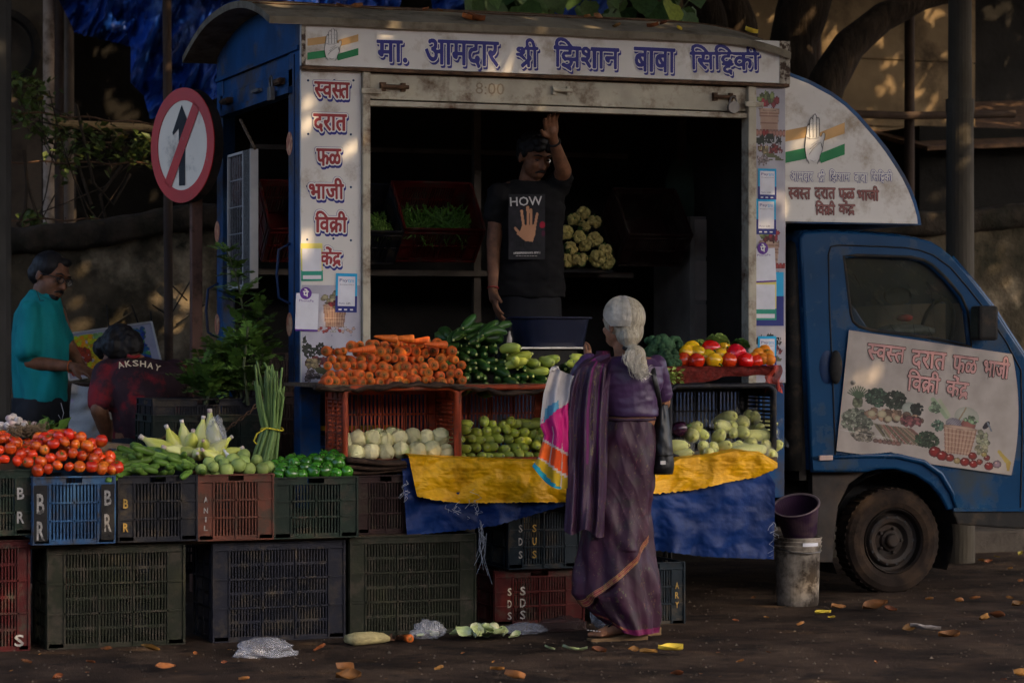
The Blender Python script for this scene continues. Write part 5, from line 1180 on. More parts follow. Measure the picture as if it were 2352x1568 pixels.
# counter: two orange crates on their side
zc = P(1000, 1058, Y=-.72).z; zt = P(1000, 890, Y=-.72).z
def lying(pl, pr_, label, m, D=.30, Y=-.74, ztop=None):
    c, w_ = fx(pl, pr_, 970, Y); zT = ztop or zt; H = zT - zc
    t = thing('plastic_crate', label, 'crate', (c, Y, zc), 'crates lying on their side')
    # walls: top, bottom, left, right lattice; back solid lattice
    key = None
    a, bb = crate_side(w_, D, 3, 4, .05, .018, handle=False); c_, d = crate_side(H, D, 3, 3, .05, .018, handle=False); e, f = crate_side(w_, H, 3, 4, .04, .018, handle=False)
    ma, mbb, mc, md, mee, mf = [q.mesh('side_panel', m) for q in (a, bb, c_, d, e, f)]
    def putm(ms, M):
        o = link('side_panel', ms[0], t); o.matrix_local = M; s = link('slats', ms[1], o); s['kind'] = 'stuff'
    # wall local: x along, z up to rim at D, outside -y.  rim must face -Y world
    Bt = Matrix(((1, 0, 0, 0), (0, 0, -1, D), (0, 1, 0, 0), (0, 0, 0, 1)))            # bottom: outside down
    putm((ma, mbb), Bt); putm((ma, mbb), Matrix(((1, 0, 0, 0), (0, 0, -1, D), (0, -1, 0, H), (0, 0, 0, 1))))
    putm((mc, md), Matrix(((0, 1, 0, -w_ / 2), (0, 0, -1, D), (1, 0, 0, H / 2), (0, 0, 0, 1)))); putm((mc, md), Matrix(((0, -1, 0, w_ / 2), (0, 0, -1, D), (1, 0, 0, H / 2), (0, 0, 0, 1))))
    putm((mee, mf), Matrix(((1, 0, 0, 0), (0, -1, 0, D), (0, 0, 1, 0), (0, 0, 0, 1))))
    r = MB()   # rounded rim
    pts = [(-w_ / 2, 0, .0), (w_ / 2, 0, 0), (w_ / 2, 0, H), (-w_ / 2, 0, H)]
    rr_ = []
    for k in range(4):
        p = Vector(pts[k]); q = Vector(pts[(k + 1) % 4]); rr_ += [p.lerp(q, .06), p.lerp(q, .5), p.lerp(q, .94)]
    r.tube(rr_, .013, 8, closed=True); r.build('rim', m, t, smooth=True, local=True); return t
lying(793, 1049, 'orange crate lying on its side with white cabbages in it', C_orange)
lying(1054, 1300, 'orange crate lying on its side with pale green cucumbers in it', C_orange)
lying(1538, 1778, 'black crate lying on its side behind the wrapped bottle gourds', C_navy)
# the counter board under them
xa = P(790, 1060, Y=-.8).x; xb = P(1785, 1055, Y=-.8).x
ct = thing('trestle_table', 'low table under the yellow sheet carrying the crates lying on their side', 'table', ((xa + xb) / 2, -.5, 0))
mb = MB(); mb.box(xa, xb, -.80, -.30, zc - .03, zc - .004); mb.build('table_top', M_wood, ct)
for x in (xa + .25, P(1535, 1300, Y=-.34).x):
    for y in ((-.70, -.34) if x < xa + 1 else (-.36, -.31)): mb = MB(); mb.tube([(x, y, 0), (x, y, zc - .03)], .012, 8); mb.build('leg', M_black, ct)
# brown folded sacks
M_sack = mat('brown_sacking', (.045, .026, .016), .95, .4, 15, bump=.004, bscale=120)
mb = MB()
for k, (yy, r) in enumerate(((1060, .016), (1071, .015), (1081, .013))):
    mb.tube([P(x, yy + 4 * math.sin(x * .03 + k), Y=-.78 + .02 * k) for x in range(792, 925, 12)], [(.07, r)] * 12, 10)
tag(mb.build('sack', M_sack, smooth=True), 'folded brown sacking under the front edge of the cabbage crate', 'sack')
mb = MB()
mb.tube([P(x, 888 + 5 * math.sin(x * .018) + 2 * math.sin(x * .11) + (8 if x > 1120 else 0), Y=-.70 + .01 * math.sin(x)) for x in range(722, 1345, 12)], [(.075, .014 + .005 * math.sin(k * 1.7)) for k in range(52)], 10)
tag(mb.build('sack', M_sack, smooth=True), 'dark rolled sacking along the shelf edge under the carrots and cucumbers', 'sack')
xa = P(742, 890, Y=-.7).x; xb = P(1335, 890, Y=-.7).x
mb = MB(); mb.box(xa, xb, -.74, -.02, zt + .002, zt + .016); tag(mb.build('board', M_wood), 'board across the orange crates under the carrot heap', 'board')

# ------------------------------------------------------------------ yellow and blue sheets
M_yt = mat('yellow_sheet', (.80, .40, .001), .5, .18, 3, dirt=((.42, .19, .002), .30, 4), bump=.0025, bscale=30, spec=.3)
def drape(name, top, bot, Y, m, label, cat, amp, seed, n=260, k=70, over=None, wr=1.0):
    """top, bot: polylines of (px, py); hangs at depth Y with folds"""
    def at(pl, x):
        for (a, ya), (b, yb) in zip(pl, pl[1:]):
            if a <= x <= b: return ya + (yb - ya) * (x - a) / (b - a)
        return pl[-1][1] if x > pl[-1][0] else pl[0][1]
    x0, x1 = top[0][0], top[-1][0]; b0, b1 = bot[0][0], bot[-1][0]
    def fn(u, v):
        xt = x0 + (x1 - x0) * u; xb_ = b0 + (b1 - b0) * u; yt = at(top, xt); yb = at(bot, xb_)
        x = xt + (xb_ - xt) * v; y = yt + (yb - yt) * v
        q = Vector((x / 70, y / 60, seed))
        d = amp * (noise.noise(Vector((x / 45, y / 260, seed))) * v + .5 * noise.noise(q * 1.7) * wr - .22 * abs(noise.noise(q * 2.6 + Vector((4, 1, 0)))) * wr - .10 * abs(noise.noise(q * 6)) * wr - .05 * abs(noise.noise(q * 13)) * wr)
        e = 0
        if v > .93: e = 3 * noise.noise(Vector((x / 7, seed, 4))) + 2 * noise.noise(Vector((x / 2, seed, 4)))
        return P(x, y + e, Y=Y + d)
    mb = MB(); mb.grid(fn, n, k)
    if over:
        def fo(u, v):
            xt = x0 + (x1 - x0) * u; p = P(xt, at(top, xt), Y=Y); q = fn(u, 0); return (q.x, q.y + over * v, q.z + .012 * math.sin(PI * min(1, v * 3)) * .7)
        mb.grid(fo, n, 6)
    o = mb.build(name, m, smooth=True); tag(o, label, cat); return o
drape('plastic_sheet', [(922, 1052), (990, 1052), (1310, 1066), (1540, 1075), (1700, 1060), (1760, 1080), (1781, 1110)], [(935, 1231), (1010, 1222), (1080, 1215), (1140, 1206), (1300, 1160), (1490, 1190), (1500, 1262), (1620, 1278), (1777, 1284)], -.815, M_tarp, 'dark blue sheet hanging below the yellow one across the front of the stall', 'sheet', .045, 3, over=None, wr=.6)
drape('plastic_sheet', [(938, 1046), (1000, 1050), (1150, 1056), (1245, 1060), (1310, 1064), (1500, 1092), (1560, 1054), (1640, 1046), (1690, 1035), (1750, 1040), (1786, 1062)], [(958, 1140), (1000, 1148), (1060, 1155), (1200, 1153), (1310, 1152), (1500, 1134), (1600, 1124), (1680, 1105), (1740, 1095), (1786, 1074)], -.855, M_yt, 'bright yellow plastic sheet folded over the edge of the counter', 'sheet', .05, 8, over=.30)
mb = MB(); rs = random.Random(6)
for k in range(46):
    b = rs.choice([(1055, 1168, 30), (1090, 1160, 8), (1776, 1180, 2), (930, 1130, 4), (1108, 1215, 6)]); x = b[0] + rs.gauss(0, b[2]); y = b[1] + rs.gauss(0, 12) + (rs.uniform(0, 90) if b[0] == 1776 else 0)
    L_ = rs.uniform(4, 22 if b[0] != 1108 else 120); mb.tube([P(x, y, Y=-.90), P(x + rs.uniform(-12, 12), y + L_ * .5, Y=-.91), P(x + rs.uniform(-14, 14), y + L_, Y=-.90)], .0011, 3)
tag(mb.build('threads', mat('pale_thread', (.35, .36, .38), .7)), 'loose pale threads fraying from the edges of the blue sheet', 'threads', kind='stuff')

# ------------------------------------------------------------------ vegetables
def vm(n, c, r=.4, **k): return mat('veg_' + n, c, r, rnd=.22, **k)
V_carrot = vm('carrot', (.52, .105, .016), .5, var=.2, scale=14, stretch=(1, 1, 6), bump=.0012, bscale=30)
V_crown = vm('carrot_crown', (.13, .075, .02), .8)
V_cuke = vm('cucumber', (.022, .062, .012), .32, var=.3, scale=26, stretch=(1, 1, .12), col2=(.12, .19, .035), c2scale=30, c2lo=.56, c2hi=.66, bump=.001, bscale=70)
V_cukel = vm('light_cucumber', (.50, .56, .085), .38, var=.2, scale=22, stretch=(1, 1, .15), col2=(.36, .42, .11), c2scale=16, c2lo=.52, c2hi=.64)
V_cuket = vm('cucumber_tip', (.38, .42, .14), .45)
V_small = vm('small_cucumber', (.09, .17, .025), .38, var=.3, scale=30, stretch=(1, 1, .2), col2=(.22, .32, .07), c2scale=24, c2lo=.55, c2hi=.66)
V_tom = vm('tomato', (.62, .050, .008), .22, var=.12, scale=10, col2=(.66, .17, .015), c2scale=7, c2lo=.50, c2hi=.68, spec=.5)
V_stem = vm('green_stalk', (.06, .13, .02), .6)
V_cab = vm('cabbage', (.78, .72, .38), .5, var=.12, scale=12, stretch=(1, 1, 2), bump=.003, bscale=22, col2=(.46, .54, .22), c2scale=6, c2lo=.55, c2hi=.7)
V_cap = vm('green_pepper', (.035, .16, .012), .18, var=.2, scale=8, spec=.6)
V_red = vm('red_pepper', (.55, .018, .004), .15, spec=.6, var=.1); V_yelp = vm('yellow_pepper', (.68, .38, .008), .16, spec=.6, var=.12); V_org = vm('orange_fruit', (.68, .22, .012), .35, bump=.0008, bscale=160)
V_gua = vm('guava', (.26, .34, .09), .42, var=.15, scale=14, bump=.001, bscale=40)
V_gourd = vm('gourd', (.54, .56, .11), .42, var=.15, scale=12, stretch=(1, 1, .3), col2=(.52, .52, .22), c2scale=12)
V_bot = vm('bottle_gourd', (.66, .66, .20), .4, var=.12, scale=18, stretch=(1, 1, .3))
V_garlic = vm('garlic', (.55, .48, .42), .55, var=.2, scale=30, stretch=(1, 1, .2), col2=(.42, .28, .26), c2scale=10)
V_root = vm('dry_roots', (.16, .11, .065), .9); V_broc = vm('broccoli', (.035, .085, .035), .8, var=.4, scale=60, bump=.004, bscale=140)
V_caul = vm('cauliflower', (.55, .44, .15), .75, var=.25, scale=40, bump=.004, bscale=110); V_cleaf = vm('cauliflower_leaf', (.10, .17, .05), .6)
V_let = vm('lettuce', (.30, .42, .09), .5, var=.25, scale=14); V_brin = vm('aubergine', (.045, .012, .035), .2, spec=.6)
V_chil = vm('chilli', (.06, .14, .02), .3)
M_film = mat('clear_film', (.75, .75, .72), .12, .05, 8, alpha=.10, spec=1.0, bump=.012, bscale=26)
M_bag = mat('thin_plastic_bag', (.50, .50, .53), .22, .2, 14, alpha=.30, spec=1.0, bump=.004, bscale=18)
rs = random.Random(77)
used = set()
def smooth_ob(mb, name, mats): 
    o = mb.build(name, mats, smooth=True); return o
def carrot_p(k):
    mb = MB(); L_ = .12 + .015 * k; prof = [(.002, -L_), (.006, -L_ * .95), (.012, -L_ * .7), (.018, -L_ * .35), (.0225, -.02), (.0235, -.006), (.021, .002)]
    prof = [(r * (1 + .04 * noise.noise(Vector((z * 60, k, 0)))), z) for r, z in prof]
    mb.lathe(prof, 14); mb.lathe([(.013, .0018), (.011, .0030), (.008, .0010), (.005, .006), (.0, .007)], 12, mi=1)
    return smooth_ob(mb, 'carrot', [V_carrot, V_crown])
def cuke_p(name, m, L_, r, tip, bend=.1, n=12):
    mb = MB(); pts = []; rr_ = []
    for i in range(11):
        t = i / 10; z = -L_ * t; pts.append((bend * L_ * math.sin(PI * t), 0, z)); rr_.append(r * (math.sin(PI * min(1, max(0, (t * .88 + .06)))) ** .38) * (1 if 0 < i < 10 else .35))
    mb.tube(pts, rr_, n); mb.ball((0, 0, .0005), (r * .30, r * .30, r * .12), 8, 5, mi=1)
    return smooth_ob(mb, name, [m, tip])
def towards(yaw=0, pitch=0, roll=0):
    """rotation bringing local +z to -Y (towards the street), then yaw about z"""
    return (Matrix.Rotation(yaw, 4, 'Z') @ Matrix.Rotation(pitch, 4, 'X') @ Matrix.Rotation(R(90), 4, 'X') @ Matrix.Rotation(roll, 4, 'Z')).to_euler()
# carrots
cps = [carrot_p(k) for k in range(3)]
def topc(x): return 800 - 26 * math.sin(min(1, max(0, (x - 745) / 110)) * PI / 2) if x < 1010 else 774 + (x - 1010) * .75
row = 0; y = 876
while y > 770:
    x = 752 + (12 if row % 2 else 0)
    while x < 1068:
        if y > topc(x) + 6:
            p = P(x + rs.uniform(-5, 5), y + rs.uniform(-4, 4), Y=-.71 + row * .052 + rs.uniform(-.02, .012))
            left = x < 850 and row > 1
            yaw = rs.gauss(0, .28) if not left else -rs.uniform(.2, .8)
            put(cps, used, p, towards(yaw, rs.uniform(-.22, .1), rs.uniform(0, 6)), rs.uniform(.72, 1.16), 'carrot lying at a slant on the left end of the heap above the cabbages' if left else 'orange carrot stacked end-on in the big heap above the cabbages', 'slanting carrots' if left else 'carrots in the heap', 'carrot', 'carrot')
        x += 20.5
    row += 1; y -= 17
for k, (x, y) in enumerate(((886, 779), (925, 778), (962, 782), (835, 800), (1000, 792))):
    p = P(x + 24, y, Y=-.60 + .02 * (k % 3)); put(cps, used, p, (R(rs.uniform(-8, 8)), R(90 + rs.uniform(-6, 12)), R(rs.uniform(-25, 25))), .85, 'carrot lying crossways on top of the carrot heap', 'crossways carrots', 'carrot', 'carrot')
# dark cucumbers
cks = [cuke_p('cucumber', V_cuke, L_, .0235, V_cuket, b) for L_, b in ((.17, .06), (.19, .12), (.16, -.08))]
def topk(x):
    k = [(985, 800), (1030, 760), (1070, 742), (1120, 752), (1160, 790), (1200, 815), (1260, 820), (1340, 860)]
    for (a, ya), (b, yb) in zip(k, k[1:]):
        if a <= x <= b: return ya + (yb - ya) * (x - a) / (b - a)
    return 900
row = 0; y = 884
while y > 742:
    x = 1075 - row * 11 + (12 if row % 2 else 0)
    while x < 1338:
        if y > topk(x) + 4 and x > 990:
            p = P(x + rs.uniform(-6, 6), y + rs.uniform(-4, 4), Y=-.70 + row * .05 + rs.uniform(-.02, .02))
            put(cks, used, p, towards(rs.gauss(0, .3), rs.uniform(-.3, .2), rs.uniform(0, 6)), rs.uniform(.85, 1.12), 'dark green cucumber stacked end-on in the heap between the carrots and the scale', 'dark cucumbers in the heap', 'cucumber', 'cucumber')
        x += 22
    row += 1; y -= 18
for k in range(12):
    x = rs.uniform(1010, 1130); y = topk(x) + rs.uniform(4, 46); p = P(x, y, Y=-.50 + rs.uniform(-.1, .03))
    put(cks, used, p, towards(rs.uniform(-1.3, -.7), rs.uniform(-.5, .1) + .5, rs.uniform(0, 6)), rs.uniform(.8, 1.0), 'dark green cucumber sprawling over the top left of the cucumber heap', 'sprawling cucumbers', 'cucumber', 'cucumber')
ckl = [cuke_p('cucumber', V_cukel, L_, .0235, V_cuket, b) for L_, b in ((.13, .04), (.15, .1), (.12, -.06))]
for x, y, yw in ((1196, 800, .5), (1182, 822, -.6), (1212, 828, .8), (1238, 838, .3), (1270, 832, .1), (1262, 852, .7), (1310, 818, -1.2), (1300, 835, -1.3), (1282, 822, .2), (1318, 830, -1.1), (1222, 812, .4)):
    put(ckl, used, P(x, y, Y=-.64 + rs.uniform(-.03, .03)), towards(yw, rs.uniform(-.3, .1), rs.uniform(0, 6)), rs.uniform(.9, 1.15), 'pale striped cucumber on top of the dark cucumber heap near the woman', 'pale cucumbers on the heap', 'cucumber', 'cucumber')
# pale cucumbers in the crate
row = 0; y = 1046
while y > 955:
    x = 1066 + (12 if row % 2 else 0)
    while x < 1292:
        top = 1015 - 55 * math.sin(min(1, (x - 1050) / 60) * 1.5) if x < 1110 else 958 + .06 * (x - 1110)
        if y > top:
            put(ckl, used, P(x + rs.uniform(-3, 3), y + rs.uniform(-3, 3), Y=-.70 + row * .035 + rs.uniform(-.01, .02)), towards(rs.gauss(0, .15 if row < 4 else .5), rs.uniform(-.2, .1), rs.uniform(0, 6)), rs.uniform(.92, 1.1), 'pale green cucumber stacked end-on inside the right orange crate', 'pale cucumbers in the orange crate', 'cucumber', 'cucumber')
        x += 22
    row += 1; y -= 18.5
# cabbages
def cabbage_p(k):
    mb = MB(); s = k * 3.1
    mb.ball((0, 0, 0), .050, 20, 14, lambda d: 1 + .05 * noise.noise(d * 2 + Vector((s, 0, 0))))
    for j in range(5):
        a = j * 2.3 + s; ax = Vector((math.cos(a), math.sin(a), .35 * math.sin(j * 2))).normalized(); q = ax.to_track_quat('Z', 'Y')
        def lf_(u, v, j=j, q=q):
            th = v * (1.15 + .25 * math.sin(u * 2 * PI * 2 + j)); ph = u * 2 * PI; d = q @ Vector((math.sin(th) * math.cos(ph), math.sin(th) * math.sin(ph), math.cos(th)))
            return d * (.0512 + .002 * j * .5 + .006 * max(0, v - .75) * 3 * (1 + noise.noise(d * 6)) + .0022 * noise.noise(d * 9 + Vector((j, s, 0))))
        mb.grid(lf_, 22, 7)
    return smooth_ob(mb, 'cabbage', V_cab)
cbs = [cabbage_p(k) for k in range(3)]
for k, (x, y, dy) in enumerate(((815, 1040, 0), (852, 1037, 0), (886, 1039, 0), (921, 1034, 0), (958, 1035, 0), (992, 1033, 0), (1024, 1038, 0), (822, 1008, .08), (855, 1008, .08), (882, 1012, .09), (917, 1005, .09), (948, 1003, .09), (980, 1005, .08), (1012, 1003, .07), (1040, 1012, .09), (803, 1015, .1), (900, 1000, .14), (870, 1003, .15))):
    put(cbs, used, P(x, y, Y=-.69 + dy), (rs.uniform(0, 6), rs.uniform(0, 6), rs.uniform(0, 6)), rs.uniform(.72, .82) * (1.08 if k in (4, 5, 13) else 1), 'white cabbage in the front row inside the left orange crate' if k < 7 else 'white cabbage in the back row inside the left orange crate', 'cabbages, front row' if k < 7 else 'cabbages, back row', 'cabbage', 'cabbage')
# tomatoes
def tomato_p(k):
    mb = MB(); n = 5 + k
    mb.ball((0, 0, 0), (.0285, .0285, .0245 + .002 * k), 18, 12, lambda d: (1 + .03 * math.cos(n * math.atan2(d.y, d.x)) * (1 - abs(d.z))) * (1 - .14 * max(0, abs(d.z) - .85) / .15))
    for j in range(5):
        a = 2 * PI * j / 5; mb.add([(0, 0, .0235), (.004 * math.cos(a + .6), .004 * math.sin(a + .6), .024), (.014 * math.cos(a), .014 * math.sin(a), .0255), (.004 * math.cos(a - .6), .004 * math.sin(a - .6), .024)], [(0, 1, 2, 3)], 1)
    return smooth_ob(mb, 'tomato', [V_tom, V_stem])
tms = [tomato_p(k) for k in range(2)]
def heap(protos, x0, x1, y0, Yf, Yb, zbase, h, step, scale, label, group, cat, name, top=None, rot=None, jit=.006, zs=.75, miss=0):
    """spread single vegetables over a mound between pixel columns x0..x1"""
    a = P(x0, y0, Y=Yf).x; b = P(x1, y0, Y=Yf).x; ny = max(1, int((Yb - Yf) / step)); nx = int((b - a) / step)
    for j in range(ny + 1):
        for i in range(nx + 1):
            if rs.random() < miss: continue
            u = (i + (.5 if j % 2 else 0)) / max(1, nx); v = j / max(1, ny)
            if u > 1.02: continue
            x = a + (b - a) * u; yy = Yf + (Yb - Yf) * v
            hh = h * (min(1, (v + .12) * 2.0) if v < .6 else 1) * (top(u) if top else (math.sin(PI * min(1, max(0, u * .84 + .08))) ** .5))
            p = Vector((x + rs.uniform(-jit, jit), yy + rs.uniform(-jit, jit), zbase + hh + rs.uniform(-jit, jit)))
            r_ = rot(rs) if rot else (rs.uniform(-.6, 2.2), rs.uniform(-.6, .6), rs.uniform(0, 6))
            put(protos, used, p, r_, scale * rs.uniform(.85, 1.12), label, group, cat, name)
heap(tms, -40, 66, 1060, -.90, -.60, zu0 + .01, .125, .046, .92, 'red tomato heaped on the green crate at the left edge', 'tomatoes on the green crate', 'tomato', 'tomato')
heap(tms, 84, 256, 1060, -.945, -.62, zu1 + .005, .135, .045, .9, 'red tomato heaped on the bright blue crate', 'tomatoes on the blue crate', 'tomato', 'tomato', top=lambda u: .7 + .5 * math.sin(PI * min(1, u * 1.1)) if u < .9 else .45)
for x, y, Y in ((30, 1018, -.5), (62, 1022, -.5), (8, 1040, -.55), (205, 1022, -.6), (168, 1012, -.6), (232, 1012, -.62), (268, 1073, -.93), (90, 1008, -.62), (120, 1014, -.6), (150, 1030, -.66), (250, 1050, -.8)): put(tms, used, P(x, y, Y=Y), (rs.uniform(-1, 2), .2, rs.uniform(0, 6)), 1.1, 'red tomato perched high on the heap of the left crates', 'tomatoes on top', 'tomato', 'tomato')
# small cucumbers
sks = [cuke_p('cucumber', V_small, L_, .0165, V_stem, b, 10) for L_, b in ((.085, .1), (.10, .06), (.075, -.1))]
side = lambda r_: (R(90 + r_.uniform(-25, 25)), r_.uniform(-.3, .3), r_.uniform(-1.4, 1.4) + PI / 2)
heap(sks, 278, 462, 1075, -.90, -.60, zu2 - .005, .085, .036, 1.0, 'small green cucumber in the tray of the navy crate', 'small cucumbers', 'cucumber', 'cucumber', rot=side, top=lambda u: .55 + .5 * math.sin(PI * u))
# guavas
def round_p(name, m, r, k=0, sq=.95):
    mb = MB(); mb.ball((0, 0, 0), (r, r, r * sq), 16, 11, lambda d: 1 + .03 * noise.noise(d * 2 + Vector((k, 0, 0))) - .12 * max(0, d.z - .93) / .07); mb.tube([(0, 0, r * sq * .86), (0, .001, r * sq * 1.12)], [.0035, .0025], 6, mi=1); return smooth_ob(mb, name, [m, V_stem])
gus = [round_p('guava', V_gua, .030, k) for k in range(2)]
for x, y, Y in ((462, 1078, -.88), (490, 1072, -.90), (520, 1080, -.89), (548, 1068, -.88), (572, 1077, -.88), (603, 1077, -.88), (535, 1058, -.8), (558, 1060, -.78), (590, 1056, -.76), (505, 1056, -.8), (480, 1062, -.83), (617, 1072, -.8), (516, 1066, -.84), (470, 1090, -.85), (500, 1092, -.86), (560, 1045, -.7)):
    put(gus, used, P(x, y, Y=Y), (rs.uniform(0, 6), rs.uniform(0, 6), 0), rs.uniform(.8, 1.15), 'round pale green guava on the brick brown crate', 'guavas', 'guava', 'guava')
# yellow green gourds
def gourd_p(k):
    mb = MB(); prof = [(.002, -.062), (.016, -.058), (.027, -.040), (.030, -.015), (.024, .015), (.014, .040), (.008, .052), (.007, .062), (.0, .064)]
    mb.lathe(prof, 16, fr=lambda q, i: 1 + .05 * math.cos(5 * q + k)); mb.lathe([(.007, .060), (.008, .074), (.0, .075)], 8, mi=1); return smooth_ob(mb, 'gourd', [V_gourd, V_garlic])
gos = [gourd_p(k) for k in range(2)]
for x, y, Y, rx, ry, sc_ in ((368, 1030, -.55, .3, -1.0, 1.5), (400, 1018, -.5, .2, -.5, 1.3), (425, 1008, -.5, 0, -.2, 1.2), (440, 1012, -.55, .9, .1, 1.1), (462, 1000, -.5, .1, .1, 1.2), (468, 1020, -.6, 1.3, .2, 1.0), (432, 1038, -.66, 1.4, .3, 1.0), (455, 1042, -.7, 1.5, -.2, 1.0), (486, 995, -.5, 0, -.1, 1.5), (500, 1030, -.6, .2, .9, 1.2), (484, 1048, -.72, .4, -1.1, 1.1), (528, 1042, -.62, .8, 1.0, 1.1), (410, 1040, -.62, .5, -1.2, 1.3)):
    put(gos, used, P(x, y, Y=Y), (rx, ry, rs.uniform(-.4, .4)), sc_, 'yellow green gourd with a pale stalk heaped behind the guavas', 'gourds behind the guavas', 'gourd', 'gourd')
def bag(name, pxs, Y, r, label, m=M_bag, seed=0, flat=1, cat='plastic bag', n=60):
    c = P(pxs[0], pxs[1], Y=Y); mb = MB()
    mb.ball(c, r, n, int(n * .7), lambda d: (1 + .30 * noise.noise(d * 2.2 + Vector((seed, 0, 0))) + .17 * abs(noise.noise(d * 5 + Vector((seed, 3, 0)))) - .16 * abs(noise.noise(d * 9 + Vector((0, seed, 0)))) - .08 * abs(noise.noise(d * 19))))
    mb.v = [(x, y, max(z, flat)) if flat < .5 else (x, y, z) for x, y, z in mb.v]
    return tag(mb.build(name, m, smooth=True), label, cat)
bag('plastic_bag', (496, 1010), -.60, (.045, .04, .10), 'clear plastic bag knotted around a gourd beside the drumsticks', M_bag, 3)
mb = MB()
for k in range(5): mb.tube([P(512, 1030, Y=-.62), P(524 + k * 2, 1045 + 3 * k, Y=-.64), P(518 + k * 7, 1062 - k, Y=-.64)], [.006, .012, .004], 5)
tag(mb.build('plastic_bag', mat('white_thin_bag', (.65, .65, .66), .3, .1, 20), smooth=True), 'knotted white ends of a plastic bag hanging over the guavas', 'plastic bag')
# green peppers
def pepper_p(m, k, r=.033, n=4):
    mb = MB(); mb.ball((0, 0, 0), (r, r, r * 1.12), 20, 12, lambda d: (1 + .11 * abs(math.cos(n * .5 * math.atan2(d.y, d.x) + k)) * (1 - d.z * d.z * .5)) * (1 - .35 * max(0, d.z - .86) / .14) * (1 - .12 * max(0, -d.z)))
    mb.tube([(0, 0, r * .72), (.002, 0, r * .95), (.006, 0, r * 1.3)], [.007, .0045, .0045], 7, mi=1); return smooth_ob(mb, 'pepper', [m, V_stem])
gps = [pepper_p(V_cap, k, .027) for k in range(3)]
heap(gps, 640, 800, 1080, -.90, -.62, zu4 + .0, .07, .05, 1.0, 'shiny green pepper heaped on the dark green crate', 'green peppers', 'pepper', 'pepper', rot=lambda r_: (r_.uniform(0, 3), r_.uniform(-1, 1), r_.uniform(0, 6)), top=lambda u: .5 + .55 * u)
for x, y in ((735, 1057), (758, 1050), (748, 1062), (770, 1060), (775, 1075)): put(gps, used, P(x, y, Y=-.66), (rs.uniform(0, 3), 0, rs.uniform(0, 6)), 1.0, 'shiny green pepper heaped on the dark green crate', 'green peppers', 'pepper', 'pepper')
rc = cuke_p('chilli', V_red, .07, .009, V_stem, .2, 8); place(rc, P(745, 1076, Y=-.86), (R(80), 0, R(100))); tag(rc, 'red chilli lying among the green peppers', 'chilli')
# drumsticks tied in a bundle
ds_ = thing('drumstick_bundle', 'tall bundle of long green drumstick pods tied with yellow string', 'vegetable bundle', P(612, 1080, Y=-.62))
V_drum = vm('drumstick', (.12, .19, .055), .5, var=.25, scale=14, stretch=(1, 1, .1), bump=.002, bscale=60)
tie = P(625, 985, Y=-.62)
for k in range(30):
    a = rs.uniform(0, 6.28); q = math.sqrt(rs.random()); c1 = tie + Vector((q * .042 * math.cos(a), q * .04 * math.sin(a), 0))
    bt = P(612 + 38 * math.cos(a) * q - 4, 1080 + rs.uniform(-12, 4), Y=-.62 + .05 * math.sin(a)); tp = P(632 + 44 * math.cos(a) * q + rs.uniform(-8, 8), 862 + rs.uniform(-22, 40) - (10 if math.cos(a) < -.5 else 0), Y=-.62 + .07 * math.sin(a))
    pts = [bt, bt.lerp(c1, .5), c1, c1.lerp(tp, .5) + Vector((.006 * math.cos(a), 0, 0)), tp]
    if k == 0: pts[-1] = P(590, 828, Y=-.62); pts[-2] = P(600, 880, Y=-.62)
    if k == 1: pts[-1] = P(607, 832, Y=-.62)
    sub = []; 
    for i in range(4):
        for j in range(4): sub.append(pts[i].lerp(pts[i + 1], j / 4))
    sub.append(pts[-1]); n_ = len(sub); mb = MB(); mb.tube(sub, [.0045 + .0040 * math.sin(PI * min(1, i / n_ + .12)) + .0006 * math.sin(i * 2.2) for i in range(n_)], 8); mb.build('pod', V_drum, ds_, smooth=True)
mb = MB(); mb.tube([tie + Vector((.050 * math.cos(a), .048 * math.sin(a), .006 * math.sin(a * 2))) for a in [2 * PI * k / 20 for k in range(20)]], .004, 6, closed=True)
mb.tube([P(610, 984, Y=-.67), P(590, 996, Y=-.69), P(583, 1012, Y=-.69), P(590, 1020, Y=-.69)], .0035, 5); mb.build('string', mat('yellow_string', (.55, .45, .03), .6), ds_, smooth=True)
# garlic
gl_ = []
for k in range(2):
    mb = MB(); mb.lathe([(.0, -.017), (.012, -.016), (.0195, -.006), (.019, .003), (.011, .012), (.004, .018), (.003, .028), (.0, .029)], 14, fr=lambda q, i: 1 + .05 * math.cos(6 * q)); gl_.append(smooth_ob(mb, 'garlic_bulb', V_garlic))
for k in range(34):
    x = 30 + rs.gauss(0, 24); y = 972 + rs.uniform(-18, 24) + abs(x - 32) * .25; put(gl_, used, P(x, y, Y=-.48 + rs.uniform(-.05, .06)), (rs.uniform(1, 4), rs.uniform(-1, 1), rs.uniform(0, 6)), rs.uniform(.75, 1.1), 'white garlic bulb in the tied bunch behind the tomatoes', 'garlic bulbs', 'garlic', 'garlic_bulb')
mb = MB()
for k in range(160):
    x = rs.uniform(20, 105); p = P(x, 1003 - rs.uniform(0, 18) - max(0, 60 - x) * .1, Y=-.5 + rs.uniform(-.06, .06)); mb.tube([p, p + Vector((rs.uniform(-.03, .04), rs.uniform(-.04, .01), rs.uniform(.0, .04))), p + Vector((rs.uniform(-.05, .06), rs.uniform(-.06, .01), rs.uniform(-.02, .03)))], [.003, .002, .001], 4)
tag(mb.build('garlic_stalks', V_root), 'dry brown roots and stalks of the garlic bunch', 'stalks', kind='stuff')
mb = MB(); leafcloud(mb, 90, lambda r_: P(r_.gauss(105, 16), r_.gauss(995, 8), Y=-.45 + r_.uniform(-.05, .05)), .06, rs); tag(mb.build('herb_leaves', V_stem), 'dark green leaves sticking out behind the garlic', 'leaves', kind='stuff')
